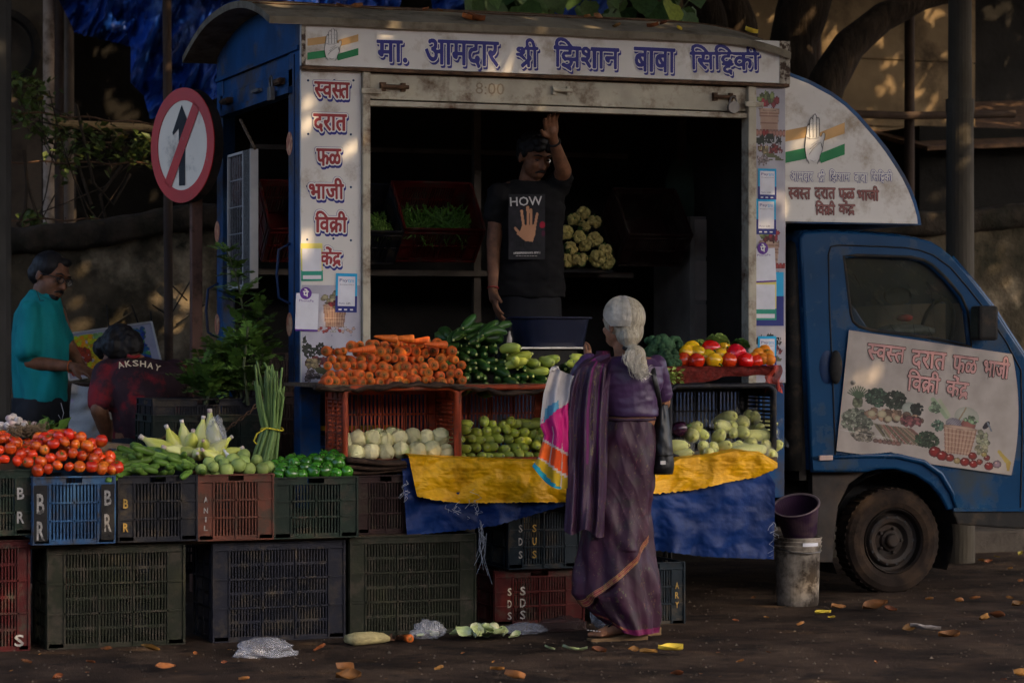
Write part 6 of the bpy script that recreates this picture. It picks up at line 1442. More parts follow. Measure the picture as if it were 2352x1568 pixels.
mb = MB(); a = P(-60, 1010, Y=-.5).x; b = P(120, 1010, Y=-.5).x; mb.box(a, b, -.62, -.3, P(30, 1025, Y=-.5).z - .1, P(30, 1012, Y=-.5).z); tag(mb.build('cardboard_box', mat('old_cardboard', (.16, .11, .07), .9), bevel=.005), 'low cardboard box under the garlic', 'box')
mb = MB(); mb.prism([P(195, 1012, Y=-.3), P(330, 1025, Y=-.3), P(330, 1045, Y=-.3), P(200, 1050, Y=-.3)], (0, .3, 0)); tag(mb.build('cardboard_box', mat('old_cardboard', (.16, .11, .07), .9)), 'crumpled brown cardboard between the tomatoes and the bending man', 'box')
upcrate(262, 372, 1030, 1150, C_blue, 'blue crate peeping out behind the small cucumbers', Y=-.38, D=.3, cols=2)
# red tray with peppers, broccoli, lettuce
ztr = P(1650, 840, Y=-.62).z
rt = thing('veg_tray', 'red cloth covered tray of mixed peppers on the right of the counter', 'tray', P(1650, 880, Y=-.6))
M_net = mat('red_netting', (.12, .012, .008), .8, .35, 40, bump=.004, bscale=90)
mb = MB(); a = P(1528, 870, Y=-.72).x; b = P(1778, 870, Y=-.72).x; mb.box(a, b, -.70, -.25, ztr - .03, ztr - .02); mb.build('base', M_wood, rt)
def trayf(u, v):
    x = a - .03 + (b - a + .04) * u; d = noise.noise(Vector((x * 14, v * 2, 5))) * .012 + .006 * noise.noise(Vector((x * 50, v * 8, 2))); return (x, -.72 + .02 * v + d, ztr - .002 - (.085 + .02 * noise.noise(Vector((x * 9, 0, 0)))) * v * (.55 + .45 * math.sin(PI * min(1, u * 1.6 + .12))))
mb = MB(); mb.grid(trayf, 60, 10); mb.grid(lambda u, v: (a - .03 + (b - a + .04) * u, -.72 + .45 * v, ztr - .002 + .004 * math.sin(u * 30)), 40, 4); mb.build('cloth', M_net, rt, smooth=True)
M_orn = mat('orange_netting', (.40, .04, .015), .7, .3, 50, alpha=.85)
mb = MB()
mb.grid(lambda u, v: P(1760 + 34 * u + 4 * math.sin(v * 8), 838 + 46 * v + 20 * u * v, Y=-.70 + .03 * math.sin(u * 9 + v * 5)), 10, 10)
for k in range(40): x = rs.uniform(1755, 1800); y = rs.uniform(868, 888); mb.tube([P(x, y, Y=-.71), P(x + rs.uniform(-8, 8), y + rs.uniform(5, 18), Y=-.71)], .0012, 3)
mb.build('net', M_orn, rt, smooth=True)
reds = [pepper_p(V_red, k, .04) for k in range(2)]; yels = [pepper_p(V_yelp, k, .04) for k in range(2)]
for x, y, Y, kk in ((1570, 827, -.6, 'r'), (1600, 829, -.66, 'r'), (1578, 810, -.56, 'y'), (1602, 812, -.58, 'y'), (1632, 803, -.52, 'r'), (1640, 828, -.66, 'y'), (1628, 820, -.6, 'y'), (1662, 805, -.48, 'y'), (1690, 812, -.55, 'r'), (1674, 829, -.66, 'r'), (1712, 828, -.65, 'r'), (1590, 800, -.5, 'y'), (1655, 818, -.6, 'y'), (1735, 830, -.6, 'r')):
    big = 1.15 if x in (1690, 1632) else .92
    put(reds if kk == 'r' else yels, used, P(x, y, Y=Y), (rs.uniform(.3, 2.2), rs.uniform(-.7, .7), rs.uniform(0, 6)), big, ('glossy red' if kk == 'r' else 'glossy yellow') + ' pepper on the red cloth tray', ('red' if kk == 'r' else 'yellow') + ' peppers on the tray', 'pepper', 'pepper')
ogs = [round_p('orange', V_org, .030, 1)]
for x, y in ((1732, 822), (1752, 824), (1764, 815), (1742, 812), (1768, 826), (1757, 805)): put(ogs, used, P(x, y, Y=-.62 + (826 - y) * .006), (rs.uniform(0, 6), rs.uniform(0, 6), 0), 1, 'small orange fruit at the right end of the red tray', 'orange fruits', 'orange', 'orange')
def floret(name, m, r, n, seed, leafm=None, fl=1):
    mb = MB(); q = random.Random(seed)
    for k in range(n):
        d = Vector((q.gauss(0, 1), q.gauss(0, 1), abs(q.gauss(0, 1)) * .8 - .1)).normalized(); c = d * r * .72; mb.ball(c, r * .33 * q.uniform(.8, 1.2), 9, 6, lambda e: 1 + .18 * noise.noise(e * 7 + c * 50))
    mb.tube([(0, 0, r * .2), (0, 0, -r * .9)], [r * .4, r * .28], 9, mi=1)
    if leafm:
        for k in range(7):
            a = 2 * PI * k / 7; d = Vector((math.cos(a), math.sin(a), 0)); s = Vector((-d.y, d.x, 0))
            mb.add([d * r * .4 - Vector((0, 0, r * .7)), d * r * 1.05 + s * r * .4 - Vector((0, 0, r * .2)), d * r * 1.12 + Vector((0, 0, r * .45)), d * r * 1.05 - s * r * .4 - Vector((0, 0, r * .2))], [(0, 1, 2, 3)], 1)
    return smooth_ob(mb, name, [m, leafm or V_stem])
brs = [floret('broccoli', V_broc, .05, 26, k) for k in range(2)]
for x, y, Y, s in ((1520, 800, -.50, 1.3), (1548, 795, -.45, 1.0), (1505, 818, -.5, 1.1), (1535, 822, -.6, 1.1), (1557, 806, -.5, .8), (1545, 838, -.62, .9), (1498, 795, -.4, 1)): put(brs, used, P(x, y, Y=Y), (rs.uniform(.3, 1.1), rs.uniform(-.3, .3), rs.uniform(0, 6)), s, 'dark green broccoli head left of the peppers behind the woman', 'broccoli heads', 'broccoli', 'broccoli')
mb = MB(); rq = random.Random(9)
def letf(cx, cy, r, seed, Y, name, label, m):
    mb = MB(); c = P(cx, cy, Y=Y)
    for j in range(16):
        a = j * 2.4; d = Vector((math.cos(a) * (.4 + .05 * j), math.sin(a) * (.4 + .05 * j), 1.0 - .05 * j)).normalized(); s = d.cross(Vector((.3, .2, 1))).normalized(); t = s.cross(d)
        mb.grid(lambda u, v: c + d * r * (.35 + .6 * v) + s * (u - .5) * r * 1.3 * math.sin(PI * min(1, .15 + v * .8)) + t * r * .14 * noise.noise(Vector((u * 6, v * 4, j + seed))) * 2 * v, 8, 5)
    tag(mb.build(name, m, smooth=True), label, 'vegetable')
letf(1647, 795, .07, 1, -.40, 'lettuce', 'frilly pale lettuce behind the red pepper on the tray', V_let); letf(1607, 800, .05, 2, -.38, 'lettuce', 'small lettuce between the yellow peppers and the frilly lettuce', V_let); letf(1700, 800, .055, 3, -.38, 'lettuce', 'dark leafy cabbage behind the biggest red pepper', V_stem)
mb = MB(); leafcloud(mb, 260, lambda r_: P(r_.uniform(1508, 1568), r_.gauss(862, 9), Y=-.70 + r_.uniform(-.04, .03)), .022, rs); tag(mb.build('herb_leaves', V_let), 'sprigs of small pale leaves hanging beside the red tray', 'leaves', kind='stuff')
# wrapped bottle gourds
def wrapped(k):
    t = thing('wrapped_gourd', 'x', 'gourd'); mb = MB(); prof = [(.002, -.17), (.018, -.165), (.028, -.13), (.032, -.09), (.031, -.05), (.024, -.014), (.012, .0), (.007, .003), (.006, .010), (.0, .011)]
    mb.lathe(prof, 16); mb.lathe([(.0072, .003), (.0068, .0085), (.0, .0115)], 8, mi=1); mb.build('gourd', [V_bot, V_root], t, smooth=True)
    mb = MB(); pr = [(.004, -.205), (.012, -.19), (.031, -.165), (.035, -.11), (.0355, -.05), (.030, -.012), (.016, .006), (.013, .018), (.022, .032)]
    mb.lathe(pr, 18, fr=lambda q, i: 1 + .10 * noise.noise(Vector((math.cos(q) * 2, math.sin(q) * 2, i * .6 + k))) + (.35 * math.sin(q * 2 + k) if i > 7 else 0)); mb.f = mb.f[:-1]; mb.mi = mb.mi[:-1]; mb.build('film', M_film, t, smooth=True); return t
wgs = [wrapped(k) for k in range(2)]
row = 0
for row, (y, xs) in enumerate(((1040, range(1595, 1790, 29)), (1018, range(1580, 1800, 30)), (998, range(1592, 1800, 31)), (978, range(1610, 1800, 34)), (955, (1690, 1722, 1730)))):
    for x in xs:
        if row == 3 and 1620 < x < 1640: continue
        put(wgs, used, P(x + rs.uniform(-5, 5), y + rs.uniform(-5, 5) , Y=-.79 + row * .045 + rs.uniform(-.02, .02)), towards(rs.gauss(0, .55), rs.uniform(-.35, .15), rs.uniform(0, 6)), rs.uniform(.82, 1.12), 'pale bottle gourd wrapped in clear film in the heap right of the black handbag', 'wrapped bottle gourds', 'gourd', 'wrapped_gourd')
def brin_p():
    mb = MB(); mb.ball((0, 0, 0), (.036, .036, .045), 16, 12); mb.lathe([(.02, .038), (.008, .046), (.005, .06), (0, .061)], 8, mi=1); return smooth_ob(mb, 'aubergine', [V_brin, V_stem])
bp = [brin_p()]
for x, y, n_ in ((1560, 985, 'upper'), (1552, 1030, 'lower')): put(bp, used, P(x, y, Y=-.66), (R(70), 0, rs.uniform(0, 2)), 1.0, '%s dark purple aubergine between the black handbag and the wrapped gourds' % n_, 'aubergines', 'aubergine', 'aubergine')

# ------------------------------------------------------------------ scale, tub, bottle
mb = MB(); c_, w_ = fx(1165, 1322, 800, -.35); zp = P(1240, 797, Y=-.4).z
sc_t = thing('weighing_scale', 'flat steel weighing platform behind the cucumbers', 'scale', (c_, -.3, zt + .016))
mb = MB(); mb.box(c_ - w_ / 2, c_ + w_ / 2, -.45, -.12, zp - .01, zp); mb.build('platform', mat('bright_steel', (.5, .48, .45), .3, .1, 10, metal=.9), sc_t, bevel=.003)
mb = MB(); mb.box(c_ - w_ / 2 + .02, c_ + w_ / 2 - .02, -.43, -.14, zt + .016, zp - .01); mb.build('body', M_black, sc_t, bevel=.004)
c_, w_ = fx(1147, 1303, 760, -.05); zb_ = zp + .001; ztub = P(1225, 730, Y=-.25).z
def tub(u, v, e=0):
    a = 2 * PI * u; f = lambda z: (abs(z) ** .5) * (1 if z >= 0 else -1); s = .86 + .14 * v + e
    return (c_ + w_ / 2 * s * f(math.cos(a)), -.27 + .14 * s * f(math.sin(a)), zb_ + (ztub - zb_) * v)
tb = thing('plastic_tub', 'dark blue plastic tub standing on the weighing platform', 'tub', (c_, -.27, zb_))
M_tub = mat('tub_blue', (.008, .011, .028), .35, .15, 5)
mb = MB(); mb.grid(lambda u, v: tub(u, v), 40, 4); mb.grid(lambda u, v: tub(u, v, -.03), 40, 4); mb.grid(lambda u, v: tuple(Vector(tub(u, 0)).lerp(Vector((c_, -.27, zb_)), v)), 40, 1); mb.build('body', M_tub, tb, smooth=True)
mb = MB(); mb.tube([Vector(tub(k / 40, 1, .03)) for k in range(40)], [(.010, .006)] * 40, 6, closed=True); mb.build('rim', M_tub, tb, smooth=True)
mb = MB(); pb = P(1170, 795, Y=-.5); mb.lathe([(.012, 0), (.013, .002), (.013, .04), (.006, .055), (.005, .07), (.0, .071)], 12, M=Matrix.Translation(pb)); tag(mb.build('bottle', mat('clear_bottle', (.5, .45, .42), .15, alpha=.6), smooth=True), 'tiny clear bottle between the cucumbers and the tub', 'bottle')

# ------------------------------------------------------------------ goods on the shop shelves
def tilted_crate(pl, pr_, yt, yb, m, label, Y, tilt=R(48), D=.34):
    c_, w_ = fx(pl, pr_, (yt + yb) / 2, Y); zb2 = P((pl + pr_) / 2, yb, Y=Y).z
    t = crate(m, w_, D, .24, (c_, Y, zb2), label, 'crates on the shop shelves', rows=2, cols=2, handle=False); t.rotation_euler = (tilt, 0, 0); t.location = (c_, Y - .02, zb2); return t, c_, w_, zb2
def shelf_stuff(t, c_, w_, zb2, Y, tilt, D, m, label, name, n=420, L_=.07, r=.004, ball=False):
    mb = MB(); q = random.Random(int(c_ * 100)); ct_, st = math.cos(tilt), math.sin(tilt)
    for k in range(n):
        u = q.uniform(-.45, .45) * w_; v = q.uniform(.02, D * .8); h = .17 + .06 * noise.noise(Vector((u * 8, v * 8, 0))) - .12 * v / D
        p = Vector((c_ + u, Y - .02 + v * ct_ - h * st, zb2 + v * st + h * ct_)); d = Vector((q.uniform(-1, 1), q.uniform(-.5, .5), q.uniform(-1, 1))).normalized() * L_
        mb.tube([p - d * .5, p + Vector((0, -.008, 0)), p + d * .5], [r * .5, r, r * .5], 5)
    tag(mb.build(name, m, smooth=True), label, 'vegetables', kind='stuff')
t_, c_, w_, z_ = tilted_crate(905, 1085, 410, 600, C_red, 'dark red crate of green beans tilted on the shop shelf', .95)
shelf_stuff(t_, c_, w_, z_, .95, R(48), .34, V_chil, 'long green beans in the tilted orange crate', 'green_beans', 420, .13, .0045)
t_, c_, w_, z_ = tilted_crate(775, 900, 440, 605, C_navy, 'navy crate of green chillies tilted on the shop shelf behind the lettered panel', .95)
shelf_stuff(t_, c_, w_, z_, .95, R(48), .34, V_small, 'green chillies in the tilted blue crate', 'green_chillies', 420, .05, .0085)
tilted_crate(1415, 1555, 430, 610, C_maroon, 'dark red crate tilted on the shop shelf right of the cauliflowers', .95)
tilted_crate(600, 690, 410, 600, C_red, 'dark red crate seen through the rear opening of the van', .95)
for pl, pr_, m, nm in ((905, 1080, C_teal, 'teal crate standing under the shop shelf behind the vendor'), (760, 895, C_dkgreen, 'dark green crate standing under the shop shelf at the left'), (600, 690, C_maroon, 'maroon crate under the shelf seen through the rear opening')):
    c_, w_ = fx(pl, pr_, 720, .95); crate(m, w_, .4, .36, (c_, .95, .665), nm, 'crates on the shop floor', rows=2, cols=2)
    crate(m, w_, .4, .22, (c_, .95, 1.03), nm + ', upper one', 'crates on the shop floor', rows=2, cols=2)
cls = [floret('cauliflower', V_caul, .07, 34, k + 5, V_cleaf) for k in range(2)]
mb = MB(); a = P(1285, 622, Y=.9).x; b = P(1405, 622, Y=.9).x; zc_ = P(1345, 622, Y=.9).z; mb.box(a, b, .88, 1.3, zc_ - .01, zc_ + .005); mb.prism([(a, .9, zc_ + .005), (b, .9, zc_ + .005), (b, 1.3, zc_ + .30), (a, 1.3, zc_ + .30)], (0, 0, .01)); tag(mb.build('shelf_tray', M_black), 'dark sloping tray under the cauliflowers', 'tray')
for x, y, Y in ((1300, 600, .88), (1332, 598, .85), (1372, 594, .84), (1390, 575, .86), (1310, 572, .92), (1345, 565, .90), (1330, 545, .96), (1365, 552, .95), (1300, 535, 1.0), (1340, 520, 1.02), (1318, 505, 1.06), (1340, 492, 1.1), (1365, 510, 1.06), (1392, 600, .88)): put(cls, used, P(x, y, Y=Y), (R(60) + rs.uniform(-.3, .3), rs.uniform(-.3, .3), rs.uniform(-1, 1)), rs.uniform(.50, .66), 'cauliflower in the sloping heap behind the vendor', 'cauliflowers', 'cauliflower', 'cauliflower')
mb = MB(); p = P(1665, 462, Y=1.0); mb.box(p.x - .07, p.x + .08, .95, 1.1, p.z - .07, p.z + .07); tb2 = thing('carton', 'pale carton with a red patch on top of the shop cupboard', 'box', (p.x, 1, p.z - .07)); mb.build('carton_body', mat('pale_carton', (.14, .13, .115), .8), tb2); mb = MB(); mb.box(p.x - .05, p.x + .02, .946, .949, p.z - .06, p.z + .04); mb.build('red_patch', mat('red_patch', (.14, .01, .01), .8), tb2)
mb = MB(); mb.ball(P(1600, 450, Y=1.15), (.18, .1, .3), 20, 14, lambda d: 1 + .15 * noise.noise(d * 3)); tag(mb.build('hanging_sack', mat('green_sack', (.03, .05, .035), .9), smooth=True), 'dim greenish sack beside the cupboard inside the shop', 'sack')

# ------------------------------------------------------------------ wire panel in the rear opening, bush, chain
wp = thing('wire_panel', 'white framed black grid panel standing upright at the rear opening of the van', 'panel', P(560, 655, Y=.25))
def wpt(px, py): return P(px, py, X=-.12)
y0 = wpt(584, 500).y; y1 = wpt(531, 500).y; zt1 = wpt(584, 342).z; zb1 = wpt(584, 657).z
ym = wpt(567, 500).y
mb = MB(); mb.box(-.13, -.11, ym + .012, y1, zb1, zt1); mb.build('panel', mat('black_cell', (.008, .009, .014), .25, spec=.6), wp)
M_alu = mat('white_frame', (.42, .40, .37), .45, .1, 8)
mb = MB(); mb.box(-.14, -.10, y0, ym + .012, zb1 - .01, zt1); mb.box(-.14, -.10, ym, y1, zt1 - .012, zt1); mb.box(-.14, -.10, ym, y1, zb1 - .01, zb1 + .01); mb.box(-.14, -.10, y1 - .012, y1, zb1, zt1); mb.build('frame', M_alu, wp)
mb = MB(); 
for k in range(1, 8): yy = y0 + (ym - y0) * k / 8; mb.box(-.1425, -.14, yy - .003, yy + .001, zb1, zt1)
mb.build('frame_groove', M_black, wp)
mb = MB()
for k in range(1, 9): yy = ym + (y1 - ym) * k / 9; mb.box(-.132, -.1305, yy - .0012, yy + .0012, zb1, zt1)
for k in range(1, 5): z = zb1 + (zt1 - zb1) * k / 5; mb.box(-.133, -.1305, ym, y1, z - .004, z + .002)
mb.build('grid_line', mat('silver_line', (.30, .30, .30), .4, metal=.5), wp)
mb = MB(); a = P(552, 275, Y=.5); b = P(586, 342, Y=.35); mb.tube([a, b], .008, 6); tag(mb.build('strut', M_wood), 'thin wooden strut above the white framed panel in the rear opening', 'strut')
bu = thing('leafy_bush', 'tall leafy curry plant cut branches standing in the crates by the van', 'plant', P(520, 925, Y=.15))
V_curry = mat('curry_leaf', (.085, .16, .028), .42, .4, 5, col2=(.14, .20, .04), c2scale=6, c2lo=.55, c2hi=.7)
stems = []
for pts in ([(540, 925), (545, 830), (560, 720), (545, 640), (520, 575)], [(540, 925), (565, 820), (585, 760), (598, 700)], [(500, 925), (480, 860), (455, 820)], [(520, 930), (530, 850), (500, 800)], [(560, 925), (590, 860), (608, 800)], [(545, 925), (520, 870), (470, 870), (435, 865)], [(570, 930), (560, 840), (570, 750)], [(480, 925), (455, 890), (430, 880)], [(555, 925), (550, 850), (540, 770)], [(590, 925), (600, 850), (600, 760)], [(510, 930), (508, 860), (525, 800)], [(470, 930), (490, 890), (480, 850)]):
    yo = rs.uniform(-.1, .2); stems.append([P(x, y, Y=.12 + yo + .02 * i) for i, (x, y) in enumerate(pts)])
mb = MB()
for s in stems: mb.tube(s, [.008 - .0012 * i for i in range(len(s))], 6)
mb.build('stem', mat('green_stem', (.06, .07, .03), .7), bu)
mb = MB()
for s in stems:
    n_ = len(s)
    for k in range(30 if n_ < 5 else 46):
        t = rs.uniform(.18, .999) * (n_ - 1); i = int(t); p = s[i].lerp(s[i + 1], t - i); a = rs.uniform(0, 6.28); d = Vector((math.cos(a), math.sin(a) * .8, rs.uniform(-.2, .9))).normalized(); L_ = rs.uniform(.05, .13) * (.75 if t > 3 else 1); up = Vector((0, 0, 1)); sd = d.cross(up).normalized()
        for j in range(7):
            q = p + d * L_ * (j + 1) / 7 - Vector((0, 0, .12 * L_ * (j / 7) ** 2))
            for sg in (-1, 1):
                e = (sd * sg + d * .5 + Vector((rs.uniform(-.3, .3), rs.uniform(-.3, .3), rs.uniform(-.3, .3)))).normalized(); l = .032 * rs.uniform(.7, 1.3); nn = e.cross(d).normalized(); w2_ = e.cross(nn) * l * .36
                mb.add([q, q + e * l * .5 + w2_, q + e * l, q + e * l * .5 - w2_], [(0, 1, 2, 3)])
        mb.tube([p, p + d * L_], .0012, 3)
o = mb.build('foliage', V_curry, bu); o['kind'] = 'stuff'
def chain(pts, label, s=.014):
    mb = MB(); total = []; n_ = 0
    for (a, b) in zip(pts, pts[1:]):
        L_ = (b - a).length; m_ = int(L_ / (s * 1.5)); d = (b - a).normalized()
        for i in range(m_):
            c = a.lerp(b, (i + .5) / m_); o1 = d.orthogonal().normalized(); o1 = o1 if (n_ % 2) else d.cross(o1); n_ += 1
            mb.tube([c + d * s * math.cos(q) + o1 * s * .55 * math.sin(q) for q in [2 * PI * k / 10 for k in range(10)]], s * .2, 4, closed=True)
    tag(mb.build('chain', M_rust), label, 'chain')
chain([P(612, 905, Y=-.1), P(575, 945, Y=-.12), P(515, 990, Y=-.15)], 'rusty chain slung from the van post in front of the dark green crates')
chain([P(400, 990, Y=-.02), P(350, 1020, Y=-.03), P(330, 1035, Y=-.04)], 'rusty chain end hanging beside the bending man')

# ------------------------------------------------------------------ round road sign
YS = 1.38
sgc = P(420, 334, Y=YS)
sign = thing('road_sign', 'round no straight ahead road sign with a red rim on a brown post', 'road sign', (sgc.x + .06, YS + .03, 0))
ang = math.atan2(TH_S, TH_C)      # view yaw
alpha = math.acos(144 / 264)
# face normal: towards the camera, turned to the left
vd = Vector((P(420, 334, D=1) - CAM)).normalized(); nrm = -Vector((vd.x, vd.y, 0)).normalized(); nrm = Matrix.Rotation(-alpha, 3, 'Z') @ nrm
ux = Vector((0, 0, 1)).cross(nrm).normalized()
rad = 132 / FPX * (sgc - CAM).dot(FV)
def sg(u, v, l=0): return sgc + ux * (u * rad) + Vector((0, 0, v * rad)) + nrm * l
def disc(r0, r1, l, m, name, th=.002, n=64):
    mb = MB(); M = frame_mat(sg(0, 0, l), ux, (0, 0, 1))
    if r0 == 0: mb.lathe([(0, 0), (r1 * rad, 0), (r1 * rad, th), (0, th)], n, M=M)
    else: mb.lathe([(r0 * rad, 0), (r1 * rad, 0), (r1 * rad, th), (r0 * rad, th), (r0 * rad, 0)], n, M=M); mb.f = mb.f[:-2]; mb.mi = mb.mi[:-2]
    return mb.build(name, m, sign, smooth=30)
M_sgw = mat('sign_white', (.80, .69, .54), .4, .06, 3, dirt=((.35, .30, .24), .25, 5)); M_sgr = mat('sign_red', (.50, .010, .008), .38, .12, 4, dirt=((.30, .12, .10), .08, 18), spec=.2)
M_back = mat('sign_back', (.03, .026, .022), .8, .3, 6, dirt=((.06, .04, .03), .4, 9))
disc(0, .99, -.055, M_back, 'backing', .055); disc(0, .80, .0, M_sgw, 'face'); disc(.78, 1.0, .0, M_sgr, 'rim', .006)
mb = MB(); mb.prism([sg(-.02 + .66 * .0 - .08, -.70, .0035), sg(.09, -.70, .0035), sg(.09, .28, .0035), sg(.27, .20, .0035), sg(.27, .26, .0035), sg(-.02, .70, .0035), sg(-.31, .24, .0035), sg(-.29, .19, .0035), sg(-.11, .30, .0035)], nrm * .0008); mb.build('arrow', M_ink, sign)
mb = MB(); d = Vector((.34 * 1.8, .84)).normalized() ; pn = Vector((-d.y, d.x)) * .115; q = [(-.46 - pn.x, -.68 - pn.y), (-.46 + pn.x, -.68 + pn.y), (.46 + pn.x, .68 + pn.y), (.46 - pn.x, .68 - pn.y)]; mb.prism([sg(u, v, .0048) for u, v in q], nrm * .0012); mb.build('slash', M_sgr, sign)
mb = MB(); b0 = sg(.10, -.1, -.07); mb.box(b0.x - .028, b0.x + .028, b0.y - .0, b0.y + .06, 0, b0.z + .3); mb.build('post', mat('rusty_brown_post', (.13, .065, .045), .7, .25, 6, dirt=((.05, .03, .02), .4, 8)), sign, bevel=.004)

# ------------------------------------------------------------------ painting on the wall, white sack
q4 = [P(157, 873, Y=2.7), P(369, 811, Y=2.7), P(358, 739, Y=2.7), P(149, 769, Y=2.7)]
q4[0] = P(160, 873, Y=2.7); q4[1] = P(372, 838, Y=2.7)
pt = thing('poster_board', 'white bordered board with an orange yellow and blue abstract print leaning by the wall', 'board', q4[0])
cv = Canvas(90, 45, (.58, .57, .62)); rr2 = random.Random(3)
for k in range(900):
    x = rr2.uniform(.0, 2); y = rr2.uniform(.10, .90)
    if not .06 < x < 1.78: continue
    e = x + .35 * y + .15 * math.sin(y * 9)
    if e < .62: c = (.50, .16, .08)
    elif e < 1.15: c = (.72, .60, .04)
    elif e < 1.7: c = (.45, .55, .35)
    else: c = rr2.choice([(.10, .22, .50), (.15, .30, .5), (.35, .5, .25), (.2, .4, .4)])
    cv.ell(x, y, .05, .04, [z * rr2.uniform(.8, 1.2) for z in c], .1)
def pf(u, v): a = q4[0].lerp(q4[1], u); b = q4[3].lerp(q4[2], u); p = a.lerp(b, v); return (p.x, p.y + .12 * v, p.z)
cv.sheet('print', pf, pt, vmat())
mb = MB(); mb.prism([Vector(pf(u, v)) + Vector((0, .004, 0)) for u, v in ((0, 0), (1, 0), (1, 1), (0, 1))], (0, .02, 0)); mb.build('backing_board', M_paper, pt)
mb = MB()
for a, b in ((0, 1), (1, 2), (2, 3), (3, 0)):
    c4 = [(0, 0), (1, 0), (1, 1), (0, 1)]; mb.tube([Vector(pf(*c4[a])) + Vector((0, -.003, 0)), Vector(pf(*c4[b])) + Vector((0, -.003, 0))], .006, 5)
mb.build('frame', M_alu, pt)
mb = MB(); mb.grid(lambda u, v: (lambda p: p)(P(165 + 165 * u - 10 * v, 880 + 125 * v + 8 * math.sin(u * 7), Y=1.9 - .25 * math.sin(PI * u) * (.4 + .6 * v) + .05 * noise.noise(Vector((u * 5, v * 5, 0))))), 36, 24)
tag(mb.build('white_sack', mat('woven_white_sack', (.42, .40, .37), .7, .15, 6, col2=(.40, .22, .42), c2scale=4, c2lo=.62, c2hi=.7, bump=.004, bscale=90), smooth=True), 'bulging white woven sack behind the bending man', 'sack')
mb = MB(); mb.box(P(150, 900, Y=2).x, P(420, 900, Y=2).x, 1.95, 2.3, .1, P(250, 880, Y=2).z); tag(mb.build('crate_stack_cover', M_sack, bevel=.02), 'dark cloth covered pile under the white sack', 'pile')

# ------------------------------------------------------------------ buckets
bk = P(1823, 1398, Z=0); bk = P(1832, 1300, Y=bk.y + .12); bk.z = 0
bkt = thing('bucket', 'tall grimy white bucket standing on the road beside the blue sheet', 'bucket', (bk.x, bk.y, 0))
M_bkt = mat('grimy_white_plastic', (.36, .31, .25), .6, .25, 6, dirt=((.030, .022, .015), .95, 5), bump=.002, bscale=20)
hb = P(1830, 1232, Y=bk.y).z; r1 = 53 / FPX * 12.7
mb = MB(); prof = [(.0, .002), (r1 * .86, .002), (r1 * .90, .02), (r1 * .97, hb * .80), (r1 * 1.04, hb * .80), (r1 * 1.04, hb * .81), (r1 * .98, hb * .82), (r1 * 1.05, hb * .87), (r1 * 1.05, hb * .88), (r1 * .99, hb * .89), (r1 * 1.06, hb * .94), (r1 * 1.0, hb * .95), (r1 * 1.06, hb * .99), (r1 * 1.06, hb), (r1 * .99, hb), (r1 * .85, .03), (0, .03)]
mb.lathe(prof, 40, M=Matrix.Translation((bk.x, bk.y, 0))); mb.build('body', M_bkt, bkt, smooth=35)
mb = MB(); mb.grid(lambda u, v: (bk.x + r1 * 1.068 * math.sin(-.25 + .75 * u), bk.y - r1 * 1.068 * math.cos(-.25 + .75 * u), hb * (.885 + .05 * v)), 8, 1); mb.build('label_patch', M_paper, bkt)
mb = MB(); mb.tube([(bk.x - r1, bk.y - .03, hb * .84), (bk.x - r1 * .6, bk.y - r1 * .95, hb * .80), (bk.x, bk.y - r1 * 1.2, hb * .79), (bk.x + r1 * .6, bk.y - r1 * .95, hb * .80), (bk.x + r1 * 1.02, bk.y - .02, hb * .86)], .0035, 6); mb.build('wire_handle', M_steel, bkt, smooth=True)
bs = thing('basin', 'dark purple plastic basin tilted on top of the grimy bucket', 'basin', P(1830, 1225, Y=bk.y))
c0 = P(1836, 1214, Y=bk.y); ax = Vector((-.30, -.32, .9)).normalized(); Mb = Matrix.Translation(c0) @ ax.to_track_quat('Z', 'Y').to_matrix().to_4x4() @ Matrix.Scale(1.0, 4)
mb = MB(); mb.lathe([(0, -.03), (.084, -.03), (.090, .01), (.112, .125), (.119, .127), (.119, .134), (.108, .132), (.086, .01), (.078, -.022), (0, -.022)], 44, M=Mb); mb.build('body', mat('purple_plastic', (.030, .013, .032), .4, .2, 6, dirt=((.08, .05, .05), .3, 7)), bs, smooth=35)
mb = MB(); mb.lathe([(.108, .130), (.119, .132), (.121, .136), (.114, .138), (.107, .134)], 44, M=Mb, caps=False); mb.build('rim', mat('faded_rim', (.12, .09, .10), .5, .2, 6), bs, smooth=True)

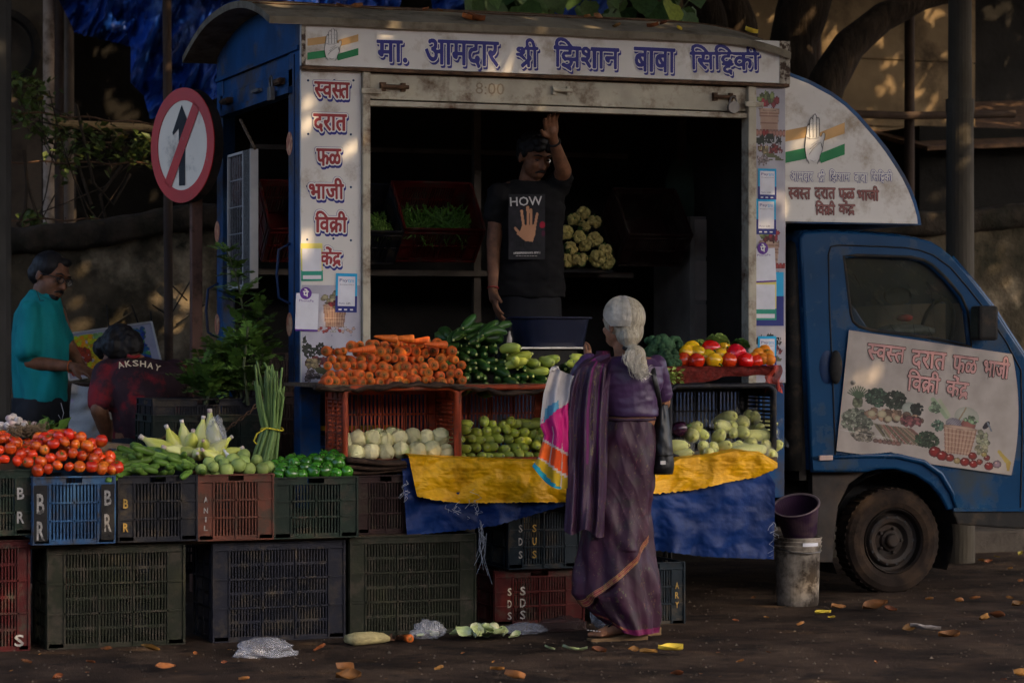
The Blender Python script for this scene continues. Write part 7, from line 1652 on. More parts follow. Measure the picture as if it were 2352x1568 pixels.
# ------------------------------------------------------------------ people
def wrink(seed, a1=.006, s1=6, a2=.003, s2=16, stretch=(1, 1, 1)):
    def f(co):
        out = np.empty(len(co), np.float32)
        for i, p in enumerate(co):
            q = Vector((p[0] * stretch[0], p[1] * stretch[1], p[2] * stretch[2])); out[i] = a1 * noise.noise(q * s1 + Vector((seed, 0, 0))) + a2 * noise.noise(q * s2 + Vector((0, seed, 0)))
        return out
    return f
def hand(mb, wrist, fwd, palm_n, s=1.0, curl=.3, spread=.16, thumb=1):
    """palm, four unequal fingers and a side thumb; fwd = wrist to knuckles, palm_n = out of the palm"""
    w = Vector(wrist); f = Vector(fwd).normalized(); n = Vector(palm_n); n = (n - f * n.dot(f)).normalized(); sd = f.cross(n)
    cap(mb, w - f * .01 * s, w + f * .04 * s, .023 * s, .026 * s, 10)
    for k in range(4):
        o = (k - 1.5) * .0195 * s
        b = w + f * .03 * s + sd * o * .8; kn = w + f * (.085 - .004 * abs(k - 1.2)) * s + sd * o
        cap(mb, b, kn, .0125 * s, .0115 * s, 8)
        L_ = (.068, .078, .074, .058)[k] * s; d = (f + sd * (k - 1.5) * spread).normalized(); p = kn; c = 0
        for j, fr_ in enumerate((.45, .32, .23)):
            c += curl * (1 if j else .7); dd = (d * math.cos(c) + n * math.sin(c)).normalized(); q = p + dd * L_ * fr_; cap(mb, p, q, (.0098 - .0010 * j) * s, (.0090 - .0010 * j) * s, 8); p = q
    tb = w + f * .022 * s - sd * .022 * s * thumb; t1 = tb + (f * .7 - sd * thumb * .8 + n * .25).normalized() * .040 * s; t2 = t1 + (f * .95 - sd * thumb * .35 + n * .3).normalized() * .032 * s
    cap(mb, tb, t1, .0145 * s, .0115 * s, 8); cap(mb, t1, t2, .0112 * s, .0090 * s, 8)
def head(mb, c, face, up=(0, 0, 1), s=1.0):
    """c = centre of the skull"""
    c = Vector(c); f = Vector(face).normalized(); u = Vector(up); u = (u - f * u.dot(f)).normalized(); r = f.cross(u)
    def at(a, b, d): return c + r * a * s + f * b * s + u * d * s
    M = Matrix.Identity(4)
    for i in range(3): M[i][0] = r[i]; M[i][1] = f[i]; M[i][2] = u[i]; M[i][3] = c[i]
    def ell(p, rad):
        m0 = mb.M; mb.M = M; mb.ball(Vector(p) * s, tuple(x * s for x in rad), 16, 12); mb.M = m0
    ell((0, -.01, .025), (.076, .096, .088)); ell((0, .022, -.035), (.062, .068, .070)); ell((0, .045, -.080), (.036, .040, .028)); ell((0, .070, .022), (.056, .022, .020))
    for sx in (-1, 1):
        ell((.034 * sx, .062, -.025), (.022, .026, .020)); ell((.078 * sx, -.005, -.012), (.008, .018, .030)); ell((.012 * sx, .092, -.040), (.008, .010, .007))
    cap(mb, at(0, .082, .005), at(0, .104, -.034), .008 * s, .0135 * s, 8)
    cap(mb, at(-.020, .082, -.066), at(.020, .082, -.066), .007 * s, .007 * s, 8); cap(mb, at(-.018, .080, -.078), at(.018, .080, -.078), .008 * s, .008 * s, 8)
    return at
def face_bits(at, parent, s, m_brow=None, moustache=False, beard=False, specs=False):
    m_brow = m_brow or M_hair
    for sx in (-1, 1):
        mb = MB(); mb.ball(at(.032 * sx, .0785, .000), (.0115 * s, .007 * s, .0042 * s), 10, 8); mb.build('eye', M_eye, parent, smooth=True)
        mb = MB(); mb.ball(at(.032 * sx, .0842, -.0005), (.0058 * s, .0022 * s, .0042 * s), 8, 6); mb.build('pupil', M_ink, parent, smooth=True)
        mb = MB(); mb.tube([at(.014 * sx, .090, .022), at(.034 * sx, .088, .027), at(.054 * sx, .074, .020)], [.003 * s, .005 * s, .002 * s], 6); mb.build('eyebrow', m_brow, parent, smooth=True)
    if moustache:
        mb = MB(); mb.tube([at(-.030, .080, -.066), at(-.012, .094, -.055), at(.012, .094, -.055), at(.030, .080, -.066)], [.003 * s, .007 * s, .007 * s, .003 * s], 6); mb.build('moustache', m_brow, parent, smooth=True)
    if beard:
        mb = MB(); mb.ball(at(0, .052, -.094), (.034 * s, .040 * s, .026 * s), 14, 8); mb.build('beard', m_brow, parent, smooth=True)
M_eye = mat('eye_white', (.045, .034, .03), .8, .05)

# ---------------- the woman in the sari, seen from behind
YW = -1.36
def W(px, py, dy=0): return P(px, py, Y=YW + dy)
wo = thing('person', 'grey haired woman in a purple sari standing with her back turned before the stall', 'woman', W(1440, 1470))
M_sari = mat('purple_sari', (.034, .010, .030), .58, .3, 7, bump=.003, bscale=45, dirt=((.050, .040, .028), .34, 34), spec=.35)
M_pallu = mat('sari_end', (.050, .018, .045), .62, .35, 9, bump=.003, bscale=60, dirt=((.12, .105, .055), .42, 45), col2=(.20, .015, .13), c2scale=2.2, c2lo=.56, c2hi=.72)
M_blouse = mat('purple_blouse', (.050, .022, .068), .42, .2, 5, bump=.002, bscale=30, spec=.4)
M_border = mat('gold_red_border', (.20, .030, .035), .5, .3, 30, col2=(.26, .12, .04), c2scale=50, stretch=(1, 1, 1))
M_zari = mat('gold_thread', (.34, .20, .08), .4, .2, 60)
M_magenta = mat('magenta_border', (.13, .010, .055), .55, .3, 20)
M_grey = mat('grey_hair', (.42, .37, .27), .42, .3, 30, stretch=(14, 14, .7), col2=(.17, .14, .10), c2scale=12, c2lo=.48, c2hi=.7, bump=.004, bscale=26)
mb = MB()
hc = W(1428, 745, .0)
sH = .92
faceW = Vector((-.42, .90, -.02)).normalized()
at = head(mb, hc, faceW, s=sH)
cap(mb, W(1432, 790, .0), W(1442, 830, -.0), .048, .055, 12)
loft(mb, [(W(1442, 820), RV * .10, FV * .055), (W(1436, 840), RV * .155, FV * .085), (W(1440, 880), RV * .150, FV * .10), (W(1448, 930), RV * .118, FV * .10), (W(1448, 965), RV * .112, FV * .10), (W(1440, 1010), RV * .100, FV * .09), (W(1436, 1060), RV * .100, FV * .09)], 24)
sl_ = W(1350, 838, .0); el = W(1297, 912, .03); wr = W(1345, 838, .27); 
cap(mb, sl_, el, .042, .036, 12); cap(mb, el, wr, .036, .022, 12)
hand(mb, wr, W(1362, 800, .34) - wr, (-.3, .6, .3), .92, curl=.45, thumb=-1)
sr_ = W(1508, 842, .0); er = W(1522, 925, .06); wrr = W(1490, 920, .30); cap(mb, sr_, er, .042, .036, 12); cap(mb, er, wrr, .036, .022, 12); hand(mb, wrr, Vector((-.6, .8, .1)), (0, 0, -1), .9, curl=.6, thumb=1)
for a, b, c in ((W(1410, 1060), W(1412, 1270), W(1418, 1440)), (W(1465, 1060, .05), W(1475, 1270, .10), W(1482, 1445, .12))): cap(mb, a, b, .055, .045, 14); cap(mb, b, c, .045, .032, 12)
# feet: heel right, toes to the left
def foot(mb, h, toe, s=1.0):
    h = Vector(h); toe = Vector(toe); d = (toe - h).normalized(); sd = Vector((-d.y, d.x, 0))
    cap(mb, h + Vector((0, 0, .04)), h + d * .07 + Vector((0, 0, .035)), .034, .032, 12); cap(mb, h + d * .07 + Vector((0, 0, .032)), h + d * .17 + Vector((0, 0, .016)), .032, .020, 12); cap(mb, h + Vector((0, 0, .03)), h + Vector((0, 0, .10)), .030, .034, 12)
    for k in range(5): o = (k - 2) * .0145; cap(mb, h + d * .165 + sd * o + Vector((0, 0, .014)), h + d * (.212 - .007 * k) + sd * o * 1.1 + Vector((0, 0, .009)), .0105 if k else .012, .0085 if k else .011, 8)
h1 = W(1463, 1468, -.02); t1 = W(1358, 1472, -.02); h1.z = .035; t1.z = .022
h2 = W(1494, 1462, .14); t2 = W(1398, 1464, .14); h2.z = .04; t2.z = .02
foot(mb, h1, t1); foot(mb, h2, t2)
meshed(mb, 'body', M_skin2, wo, .0055, 4)
for k, (h, t) in enumerate(((h1, t1), (h2, t2))):
    d = (t - h); d.z = 0; d.normalize(); sd = Vector((-d.y, d.x, 0)); mb = MB(); prof = [(-.035, 0, .042), (.06, 0, .034), (.13, .0, .022), (.20, 0, .018), (.225, .004, .018)]
    vs = []
    for a_, zb2, zt2 in prof:
        for s_ in (-1, 1):
            for z in (zb2 + .004, zt2): vs.append(h * 1 + d * a_ + sd * s_ * (.040 if a_ < .2 else .028) + Vector((0, 0, z - h.z)))
    fs = []
    for i in range(4): b = i * 4; fs += [(b, b + 4, b + 5, b + 1), (b + 2, b + 3, b + 7, b + 6), (b + 1, b + 5, b + 7, b + 3), (b, b + 2, b + 6, b + 4)]
    fs += [(0, 1, 3, 2), (16, 18, 19, 17)]; mb.add(vs, fs); so_ = mb.build('sandal', mat('tan_sole', (.17, .10, .045), .7, .2, 20), wo)
    mb = MB()
    for s_ in (-1, 1): mb.tube([h + d * .15 + sd * .0 + Vector((0, 0, .020)), h + d * .12 + sd * .022 * s_ + Vector((0, 0, .052)), h + d * .07 + sd * .036 * s_ + Vector((0, 0, .050)), h + d * .03 + sd * .042 * s_ + Vector((0, 0, .012))], [.004, (.012, .004), (.016, .004), .008], 6)
    mb.build('strap', M_black, so_, smooth=True)
    mb = MB()
    for j in range(5): o = (j - 2) * .0145; mb.ball(h + d * (.217 - .007 * j) + sd * o * 1.1 + Vector((0, 0, .0165 - h.z + h.z * 1)), (.005, .005, .0025), 6, 5)
    mb.build('toenails', mat('pale_nail', (.6, .55, .5), .3), wo)
# blouse
mb = MB()
loft(mb, [(W(1444, 818), RV * .075, FV * .06), (W(1438, 826), RV * .125, FV * .075), (W(1434, 842), RV * .168, FV * .098), (W(1440, 880), RV * .158, FV * .112), (W(1446, 925), RV * .130, FV * .112), (W(1448, 948), RV * .124, FV * .112), (W(1449, 956), RV * .121, FV * .110)], 26)
cap(mb, W(1352, 838, .0), W(1318, 886, .02), .052, .047, 14); cap(mb, W(1506, 842, .0), W(1520, 905, .05), .053, .048, 14)
meshed(mb, 'blouse', M_blouse, wo, .006, 5, wrink(3, .005, 9, .003, 22, (1, 1, 2.2)))
# lower sari: pleated cone
def interp(tab, v):
    for a, b in zip(tab, tab[1:]):
        if a[0] <= v <= b[0]:
            t = (v - a[0]) / (b[0] - a[0]); return [x + (y - x) * t for x, y in zip(a, b)]
    return tab[-1] if v > tab[-1][0] else tab[0]
sk = [(964, 1386, 1500), (1000, 1368, 1506), (1050, 1352, 1507), (1120, 1350, 1500), (1180, 1352, 1491), (1240, 1338, 1492), (1300, 1330, 1503), (1360, 1322, 1515), (1400, 1352, 1516), (1440, 1382, 1510), (1456, 1400, 1506)]
def skirt(u, v, e=0):
    py = 962 + 494 * v; _, l, r_ = interp(sk, py); a = 2 * PI * u; hw = (r_ - l) / 2 / FPX * 11.24; cx = (l + r_) / 2
    hem = 18 * max(0, math.cos(a)) * max(0, (v - .85) / .15) * -0 
    py -= (10 + 16 * max(0, -math.cos(a))) * max(0, (v - .88) / .12); c = P(cx, py, Y=YW + .03 * v); q = Vector((math.cos(a), math.sin(a), 0))
    fold = .010 * math.sin(a * 5 + v * 6 - 2) * min(1, v * 2) + .007 * math.sin(a * 11 - v * 9 + 1) * min(1, v * 1.5) + .010 * noise.noise(Vector((math.cos(a) * 2.2, math.sin(a) * 2.2 + v * 3.5, v * 5)))
    s1 = math.sin((v * 7 - math.cos(a) * 1.6) * 2.2 + noise.noise(Vector((a, v * 3, 0)))); s2 = math.sin(v * 30 - math.cos(a) * 9 + 3 * noise.noise(Vector((a * 1.5, v * 4, 5))))
    diag = (.010 * max(0, s1) ** 3 + .0018 * (1 - abs(s2)) ** 2) * (1 if v < .6 else .45) + .003 * (1 - abs(math.sin(a * 13 + 3 * v))) * min(1, v)
    dep = .118 + .05 * v
    return c + RV * (hw + fold + diag + e) * math.cos(a) + FV * (dep + fold + diag + e) * math.sin(a)
def motif(cv, n, q, col=(.40, .36, .24)):
    for k in range(n):
        x = q.uniform(0, cv.w / cv.h); y = q.uniform(0, 1); s = q.uniform(.003, .008)
        for j in range(q.randint(2, 6)): cv.ell(x + q.gauss(0, s * 1.6), y + q.gauss(0, s * 1.6), s * .6, s * .8, [z * q.uniform(.6, 1.1) for z in col], .2, k=.6)
SB = (.205, .085, .160)
def woven(cv, q, nb, nm):
    for k in range(nb): cv.ell(q.uniform(0, cv.w / cv.h), q.uniform(0, 1), q.uniform(.02, .07), q.uniform(.02, .06), [z * q.uniform(.8, 1.2) for z in q.choice([SB, (.20, .17, .17), (.25, .12, .22), (.17, .14, .13)])], .1, k=.35)
    motif(cv, nm * 2, q, (.44, .38, .28))
q = random.Random(41); cv = Canvas(240, 150, SB); woven(cv, q, 160, 320)
cv.sheet('sari_skirt', lambda u, v: skirt(u, 1 - v), wo, vmat('print_silk', .55, .002))
mb = MB(); mb.grid(lambda u, v: skirt(u, .975 + .03 * v, .003), 120, 3); mb.build('hem_border', M_magenta, wo, smooth=True)
# overlapping front panel of the wrap with its striped border (lower left)
def wrap(u, v):
    a = PI + 2.35 * u; vt = .0 + v * (.93 - .40 * max(0, (u - .25) / .75) ** 1.3 - .05 * (1 - u)) * 1.0
    p = skirt(a / (2 * PI), min(1, .28 + vt * .78) if True else vt, .014 + .004 * v); return p
def edge(u): return .865 - .30 * max(0, (u - .30) / .70) ** 1.25
def wrap(u, v): a = PI - .25 + 2.75 * u; return skirt((a / (2 * PI)) % 1.0, .25 + (edge(u) - .25) * v, .012 + .006 * v)
cv = Canvas(130, 100, SB); woven(cv, q, 90, 150); cv.sheet('sari_wrap', lambda u, v: wrap(u, 1 - v), wo, vmat('print_silk', .55, .002))
def wrapb(lo, hi, e):
    return lambda u, v: (lambda a: skirt((a / (2 * PI)) % 1.0, edge(u) - lo + (lo - hi) * v, .020 + e))(PI - .25 + 2.75 * u)
mb = MB(); mb.grid(wrapb(.034, .004, 0), 90, 3); mb.build('wrap_border', M_border, wo, smooth=True)
for lo, hi in ((.034, .032), (.026, .024), (.014, .012), (.006, .004)):
    mb = MB(); mb.grid(wrapb(lo, hi, .0015), 90, 1); mb.build('border_line', M_zari, wo, smooth=True)
# second border near the hem
def hb2(u, v): return skirt((PI * 1.12 + 1.0 * u) / (2 * PI), .885 + .09 * u + .022 * v, .008)
mb = MB(); mb.grid(hb2, 40, 3); mb.build('hem_stripe', M_border, wo, smooth=True)
# pallu: long folded cloth over the left shoulder down to the thigh
pl = [(812, 1372, 1402), (830, 1340, 1404), (850, 1322, 1402), (890, 1312, 1400), (950, 1304, 1398), (1030, 1306, 1396), (1110, 1304, 1394), (1180, 1300, 1392), (1216, 1297, 1388)]
def pallu(u, v, e=0):
    py = 806 + 412 * v; _, l, r_ = interp(pl, max(812, py)); x = l + (r_ - l) * u; y = py + (8 * math.sin(u * 9) + 10 * u if v > .9 else 0)
    bul = math.sin(PI * min(1, max(0, u * .9 + .05)))
    k = min(1, v * 5)
    fold = .017 * math.sin(u * 17 + .8 * math.sin(v * 4)) * k + .008 * math.sin(u * 31 + v * 3) * k + .010 * noise.noise(Vector((u * 5, v * 6, 2)))
    dy = -.145 + .05 * (1 - bul) - fold - e + (.12 * (1 - v * 12) if v < .083 else 0)
    return P(x, y, Y=YW + dy)
mb = MB(); mb.grid(lambda u, v: Vector(pallu(u, v)) + Vector((0, .012, 0)), 60, 60); mb.build('pallu_lining', M_sari, wo, smooth=True)
q = random.Random(31); cv = Canvas(70, 220, (.215, .120, .205)); W1 = 70 / 220
for k in range(260): x = q.uniform(0, W1); cv.line((x, q.uniform(0, 1)), (x, q.uniform(0, 1)), .002, [z * q.uniform(.75, 1.25) for z in (.235, .155, .25)], .35)
motif(cv, 150, q)
for x, w_ in ((.155, .010), (.235, .007)): cv.line((x, 0), (x - .0, .62), w_, (.42, .10, .36), .8)
for k in range(90): cv.ell(.19 + q.gauss(0, .006), q.uniform(0, .6), .004, .006, (.42, .38, .26), .2, k=.7)
cv.poly([(0, 0), (W1, 0), (W1, .03), (0, .03)], (.30, .09, .20), .8); cv.line((0, .045), (W1, .045), .002, (.45, .30, .22), .6)
cv.sheet('sari_end', pallu, wo, vmat('print_silk', .55, .002))
# shoulder drape around the arm with the red gold stripe
def sdr(u, v, e=0):
    q = interp([(0, 1400, 812, 1404, 838), (.25, 1372, 818, 1400, 880), (.6, 1335, 842, 1382, 930), (1, 1303, 870, 1340, 975)], u)
    x = q[1] + (q[3] - q[1]) * v; y = q[2] + (q[4] - q[2]) * v; return P(x, y, Y=YW - .135 + .10 * u * (1 - v) + .03 * u - e - .010 * math.sin(v * 8 + u * 3) - .006 * noise.noise(Vector((u * 7, v * 7, 1))))
q = random.Random(33); cv = Canvas(90, 90, (.235, .135, .225)); motif(cv, 60, q, (.42, .38, .28))
cv.poly([(0, 0), (1, 0), (1, .06), (0, .03)], (.27, .17, .29))
# v runs from the outer edge: stripes follow it
for v0, v1, c in ((.0, .12, (.48, .08, .36)), (.12, .15, (.55, .42, .25)), (.15, .24, (.50, .16, .13)), (.24, .265, (.60, .46, .25)), (.265, .33, (.45, .14, .14)), (.33, .35, (.55, .42, .25))):
    m_ = (cv.Y >= v0) & (cv.Y < v1) & (cv.X > .30); cv.put(m_, c)
cv.sheet('shoulder_cloth', sdr, wo, vmat('print_silk', .55, .002))
def strip(pts, wd, Yo, m, name):
    mb = MB()
    def f(u, v):
        t = u * (len(pts) - 1); i = min(int(t), len(pts) - 2); f_ = t - i; a = pts[i]; b = pts[i + 1]; x = a[0] + (b[0] - a[0]) * f_; y = a[1] + (b[1] - a[1]) * f_; dx = b[0] - a[0]; dy = b[1] - a[1]; L_ = math.hypot(dx, dy); return P(x - dy / L_ * wd * (v - .5), y + dx / L_ * wd * (v - .5), Y=YW + Yo)
    mb.grid(f, 24, 2); mb.build(name, m, wo, smooth=True)
sp_ = [(1316, 868), (1326, 898), (1336, 930), (1350, 965), (1362, 1000)]

# waist skin is the body itself; a fold of cloth at the waist
mb = MB(); mb.tube([skirt(k / 40, .0, .002 + .003 * math.sin(k)) for k in range(40)], [(.010, .007)] * 40, 6, closed=True); mb.build('waist_fold', M_sari, wo, smooth=True)
# hair
mb = MB(); R_ = Matrix.Identity(4); f = faceW; r_ = f.cross(Vector((0, 0, 1))).normalized()
for i in range(3): R_[i][0] = r_[i]; R_[i][1] = f[i]; R_[i][2] = (0, 0, 1)[i]; R_[i][3] = hc[i]
mb.M = R_; mb.ball((0, -.016, .028), (.082, .100, .094), 26, 18); mb.ball((0, -.045, -.03), (.066, .062, .070), 20, 14); mb.M = None
cap(mb, hc + Vector((.0, -.085, -.06)), W(1446, 796, -.085), .045, .024, 12)
cap(mb, W(1446, 800, -.09), W(1458, 818, -.12), .022, .044, 12); cap(mb, W(1458, 815, -.12), W(1470, 848, -.125), .046, .036, 12); cap(mb, W(1468, 840, -.125), W(1478, 858, -.115), .034, .018, 12)
def hairdisp(co):
    out = np.empty(len(co), np.float32); h = np.array(hc)
    for i, p in enumerate(co):
        d = Vector(p) - hc; a = math.atan2(d.dot(RV), -d.dot(FV)); low = min(1, max(0, (-d.z - .07) / .06))
        out[i] = .0009 * math.sin(a * 40 + 6 * noise.noise(d * 9)) * (1 - low) + low * (.007 * noise.noise(d * 26) + .004 * noise.noise(d * 60)) + .003 * noise.noise(Vector((a * 4, d.z * 5, 0)))
    return out
meshed(mb, 'hair', M_grey, wo, .0045, 14, hairdisp)
mb = MB(); mb.tube([W(1446 + 13 * math.cos(a), 799 + 3 * math.sin(a), -.09 - .026 * math.sin(a)) for a in [2 * PI * k / 16 for k in range(16)]], .008, 7, closed=True); mb.build('hair_band', M_black, wo, smooth=True)
rsw = random.Random(12); mb = MB()
for k in range(420):
    a = rsw.uniform(-1.6, 1.6); ph = rsw.uniform(.25, 1.0); pts = []
    for j in range(7):
        t = j / 6; th = .5 * ph + t * (1.95 - .5 * ph); aa = a * (1 - .55 * max(0, t - .55) / .45)
        d = -FV * math.cos(aa) * math.sin(th) * .104 + RV * math.sin(aa) * math.sin(th) * .086 + Vector((0, 0, .097 * math.cos(th) + .028)); pts.append(hc + d * (1.012 + .02 * noise.noise(Vector((a * 5, t * 2, ph)))) + Vector((0, -.004, 0)))
    mb.tube(pts, [.0005, .0009, .0010, .0010, .0010, .0008, .0005], 3)
for k in range(260):
    t0 = rsw.random(); p = W(1452 + 24 * t0 + rsw.gauss(0, 9), 806 + 46 * t0, -.150 - .02 * rsw.random()); r0 = rsw.uniform(.006, .014); ph = rsw.uniform(0, 6); mb.tube([p + Vector((r0 * math.cos(ph + j * .9), -r0 * .3 * math.sin(j), -.008 * j + r0 * math.sin(ph + j * .9))) for j in range(6)], [.0005, .0010, .0012, .0012, .0010, .0005], 3)
o = mb.build('hair_strands', mat('pale_hair', (.52, .48, .40), .4, .2, 30), wo); o['kind'] = 'stuff'
mb = MB(); mb.tube([W(1290 + 7 * math.cos(a) * 1.0, 902 + 3 * math.cos(a), .0 + .042 * math.sin(a)) for a in [2 * PI * k / 16 for k in range(16)]], .004, 6, closed=True); mb.build('bangle', mat('gold', (.6, .38, .1), .25, metal=.9), wo, smooth=True)
# black handbag on the right shoulder
hbg = thing('handbag', 'black soft handbag hanging from the right shoulder of the woman in the sari', 'handbag', W(1520, 1085, -.05))
M_leath = mat('black_leather', (.006, .006, .006), .42, .3, 10, bump=.003, bscale=30, spec=.4)
def bagf(u, v):
    q = interp([(0, 1508, 1534, .04), (.25, 1502, 1538, .06), (.6, 1496, 1545, .075), (.9, 1493, 1549, .075), (1, 1498, 1545, .06)], v); a = 2 * PI * u; hw = (q[2] - q[1]) / 2 / FPX * 11.3
    c = P((q[1] + q[2]) / 2, 930 + 158 * v, Y=YW - .02); return c + RV * hw * math.cos(a) * (1 + .04 * noise.noise(Vector((math.cos(a) * 2, v * 5, 0)))) + FV * q[3] * math.sin(a) + FV * .01 * noise.noise(Vector((math.cos(a) * 3, v * 6, 4)))
mb = MB(); mb.grid(bagf, 36, 24); vsb = [bagf(k / 24, 1) for k in range(24)]; mb.add(vsb, [tuple(range(24))]); mb.build('bag_body', M_leath, hbg, smooth=True)
mb = MB(); mb.tube([W(1498, 838, -.09), W(1504, 870, -.13), W(1512, 905, -.10), W(1516, 935, -.06)], [(.012, .004)] * 4, 8); mb.tube([W(1494, 836, .05), W(1518, 880, .10), W(1524, 935, .02)], [(.012, .004)] * 3, 8); mb.build('strap', M_leath, hbg, smooth=True)
p = W(1523, 1062, -.098); mb = MB(); mb.box(p.x - .012, p.x + .012, p.y, p.y + .004, p.z - .008, p.z + .008); mb.build('metal_tag', M_alu, hbg)
mb = MB(); mb.tube([bagf(k / 24 * .5 + .5, .72) + Vector((0, -.002, 0)) for k in range(25)], .003, 5); mb.build('piping', M_black, hbg)
# striped tote bag on her left arm
tote = thing('shopping_bag', 'shopping bag with pink orange yellow and teal checks on the arm of the woman', 'bag', W(1268, 1125, -.1))
cv = Canvas(60, 70, (.62, .61, .62)); AXb = 60 / 70
cv.poly([(0, .58), (.86, .70), (.86, 0), (0, 0)], (.72, .04, .38)); cv.poly([(.0, .60), (.30, .72), (.86, .58), (.86, .20), (0, .30)], (.70, .03, .40))
cv.poly([(0, .36), (.86, .20), (.86, .05), (0, .18)], (.80, .27, .04)); cv.poly([(0, .34), (.3, .30), (.3, .17), (0, .20)], (.88, .36, .06)); cv.poly([(0, .19), (.86, .06), (.86, -.1), (0, -.1)], (.66, .55, .08)); cv.poly([(0, .08), (.86, -.02), (.86, -.2), (0, -.2)], (.05, .50, .60)); cv.poly([(0, .08), (.28, .05), (.28, 0), (0, 0)], (.05, .50, .60))
for a, b in (((0, .36), (.86, .20)), ((0, .19), (.86, .06)), ((.30, .5), (.30, .17)), ((.58, .30), (.62, 0)), ((0, .60), (.86, .72))): cv.line(a, b, .010, (.68, .62, .60))
cv.poly([(.1, .60), (.5, .66), (.45, .74), (.1, .70)], (.25, .50, .62))
bl = [(0, 1248, 1312, 925), (.25, 1246, 1314, 972), (.55, 1238, 1316, 1040), (.8, 1230, 1318, 1085), (1, 1222, 1320, 1100)]
tq = [(1266, 842, 1330, 868), (1248, 905, 1318, 905), (1240, 975, 1312, 935), (1250, 1000, 1312, 990), (1236, 1050, 1316, 1050), (1222, 1070, 1314, 1118)]
def totef(u, v, back=0):
    t = (1 - v) * (len(tq) - 1); i = min(int(t), len(tq) - 2); f_ = t - i; a = tq[i]; b = tq[i + 1]
    lx = a[0] + (b[0] - a[0]) * f_; ly = a[1] + (b[1] - a[1]) * f_; rx = a[2] + (b[2] - a[2]) * f_; ry = a[3] + (b[3] - a[3]) * f_
    x = lx + (rx - lx) * u; y = ly + (ry - ly) * u
    if v < .2: y += 26 * math.sin(PI * u) * (1 - v / .2) * .9
    dd = -.10 - .045 * math.sin(PI * u) * math.sin(PI * min(1, v + .1)) - .012 * math.sin(u * 14 + v * 3) - .006 * noise.noise(Vector((u * 6, v * 8, 0)))
    if back: dd = .02 + .04 * math.sin(PI * u)
    return P(x, y, Y=YW + dd)
cv.sheet('printed_side', totef, tote, vmat('print_cloth', .6, .004))
mb = MB(); mb.grid(lambda u, v: totef(u, v, 1), 20, 24)
M_tote = mat('bag_plain', (.50, .48, .47), .6)
mb.grid(lambda u, v: Vector(totef(0, u)).lerp(Vector(totef(0, u, 1)), v), 20, 2); mb.grid(lambda u, v: Vector(totef(1, u)).lerp(Vector(totef(1, u, 1)), v), 20, 2); mb.grid(lambda u, v: Vector(totef(u, 0)).lerp(Vector(totef(u, 0, 1)), v), 20, 2); mb.build('back_side', M_tote, tote, smooth=True)
mb = MB(); mb.tube([W(1268, 850, -.10), W(1276, 842, -.03), W(1300, 890, .03), W(1318, 870, -.08)], [(.014, .004)] * 4, 6); mb.build('handle', M_tote, tote, smooth=True)

# ---------------- the vendor standing in the van
YV = .36
def V(px, py, dy=0): return P(px, py, Y=YV + dy)
ve = thing('person', 'young vendor in a black printed t-shirt inside the van, one arm raised', 'man', (V(1230, 700).x, YV, .66))
fv = Vector((.20, -.93, -.34)).normalized()
mb = MB(); hv = V(1228, 358, -.02)
at = head(mb, hv, fv, up=(.06, -.3, 1), s=1.0)
cap(mb, V(1222, 385, .03), V(1214, 425, .03), .052, .058, 12)
loft(mb, [(V(1212, 418, .03), RV * .11, FV * .06), (V(1212, 440, .03), RV * .17, FV * .09), (V(1212, 480, .02), RV * .175, FV * .105), (V(1212, 560, .02), RV * .155, FV * .10), (V(1214, 640, .02), RV * .150, FV * .10), (V(1216, 700, .02), RV * .155, FV * .105)], 20)
for x, dx in ((1180, -1), (1250, 1)): a = V(x, 700, .02); b = Vector((a.x, a.y, 1.12)); c = Vector((a.x, a.y + .02, .74)); cap(mb, a, b, .065, .05, 12); cap(mb, b, c, .048, .038, 12); cap(mb, c + Vector((0, 0, -.02)), c + Vector((0, -.15, -.04)), .04, .032, 10)
# raised arm (right of picture)
s1 = V(1278, 432, .02); e1 = V(1296, 400, -.05); w1 = V(1270, 318, -.24); el1 = V(1294, 392, -.12)
cap(mb, s1, el1, .048, .042, 12); cap(mb, el1, w1, .042, .025, 12)
hand(mb, w1, V(1262, 268, -.30) - w1, (.0, -1, .1), 1.06, curl=.35, thumb=1, spread=.12)
# hanging arm
s2 = V(1146, 450, .02); e2 = V(1134, 560, .0); w2a = V(1132, 668, -.06)
cap(mb, s2, e2, .048, .038, 12); cap(mb, e2, w2a, .038, .024, 12); hand(mb, w2a, V(1140, 712, -.09) - w2a, (.8, -.2, -.1), 1.05, curl=.30, thumb=-1, spread=.05)
meshed(mb, 'body', M_skin, ve, .006, 4)
face_bits(at, ve, 1.0, moustache=True)
mb = MB(); mb.ball(at(-.080, .018, -.018), (.008, .008, .010), 8, 6); mb.tube([at(-.080, .02, -.018), at(-.078, .03, -.042)], .003, 6); mb.build('earbud', mat('white_plastic', (.8, .8, .8), .3), ve, smooth=True)
def haircap(at, s, parent, name='hair', m=M_hair, extra=(), seed=1, disp=(.006, 18, .004, 50)):
    mb = MB(); c = at(0, -.018, .040); mb.M = None
    mb.ball(at(0, -.026, .038), (.084 * s, .101 * s, .081 * s), 22, 16); mb.ball(at(0, -.050, .0), (.074 * s, .060 * s, .066 * s), 18, 12)
    for p, q in extra: mb.ball(at(*p), tuple(z * s for z in q), 14, 10)
    return meshed(mb, name, m, parent, .006, 3, wrink(seed, *disp))
haircap(at, 1.0, ve, extra=(((0, .045, .082), (.062, .05, .032)), ((-.03, .078, .058), (.03, .022, .02)), ((.03, .078, .060), (.03, .022, .02)), ((-.066, -.01, .02), (.016, .05, .04)), ((.066, -.01, .02), (.016, .05, .04))))
M_tee = mat('black_tshirt', (.006, .0055, .006), .9, .3, 6, bump=.002, bscale=30)
mb = MB()
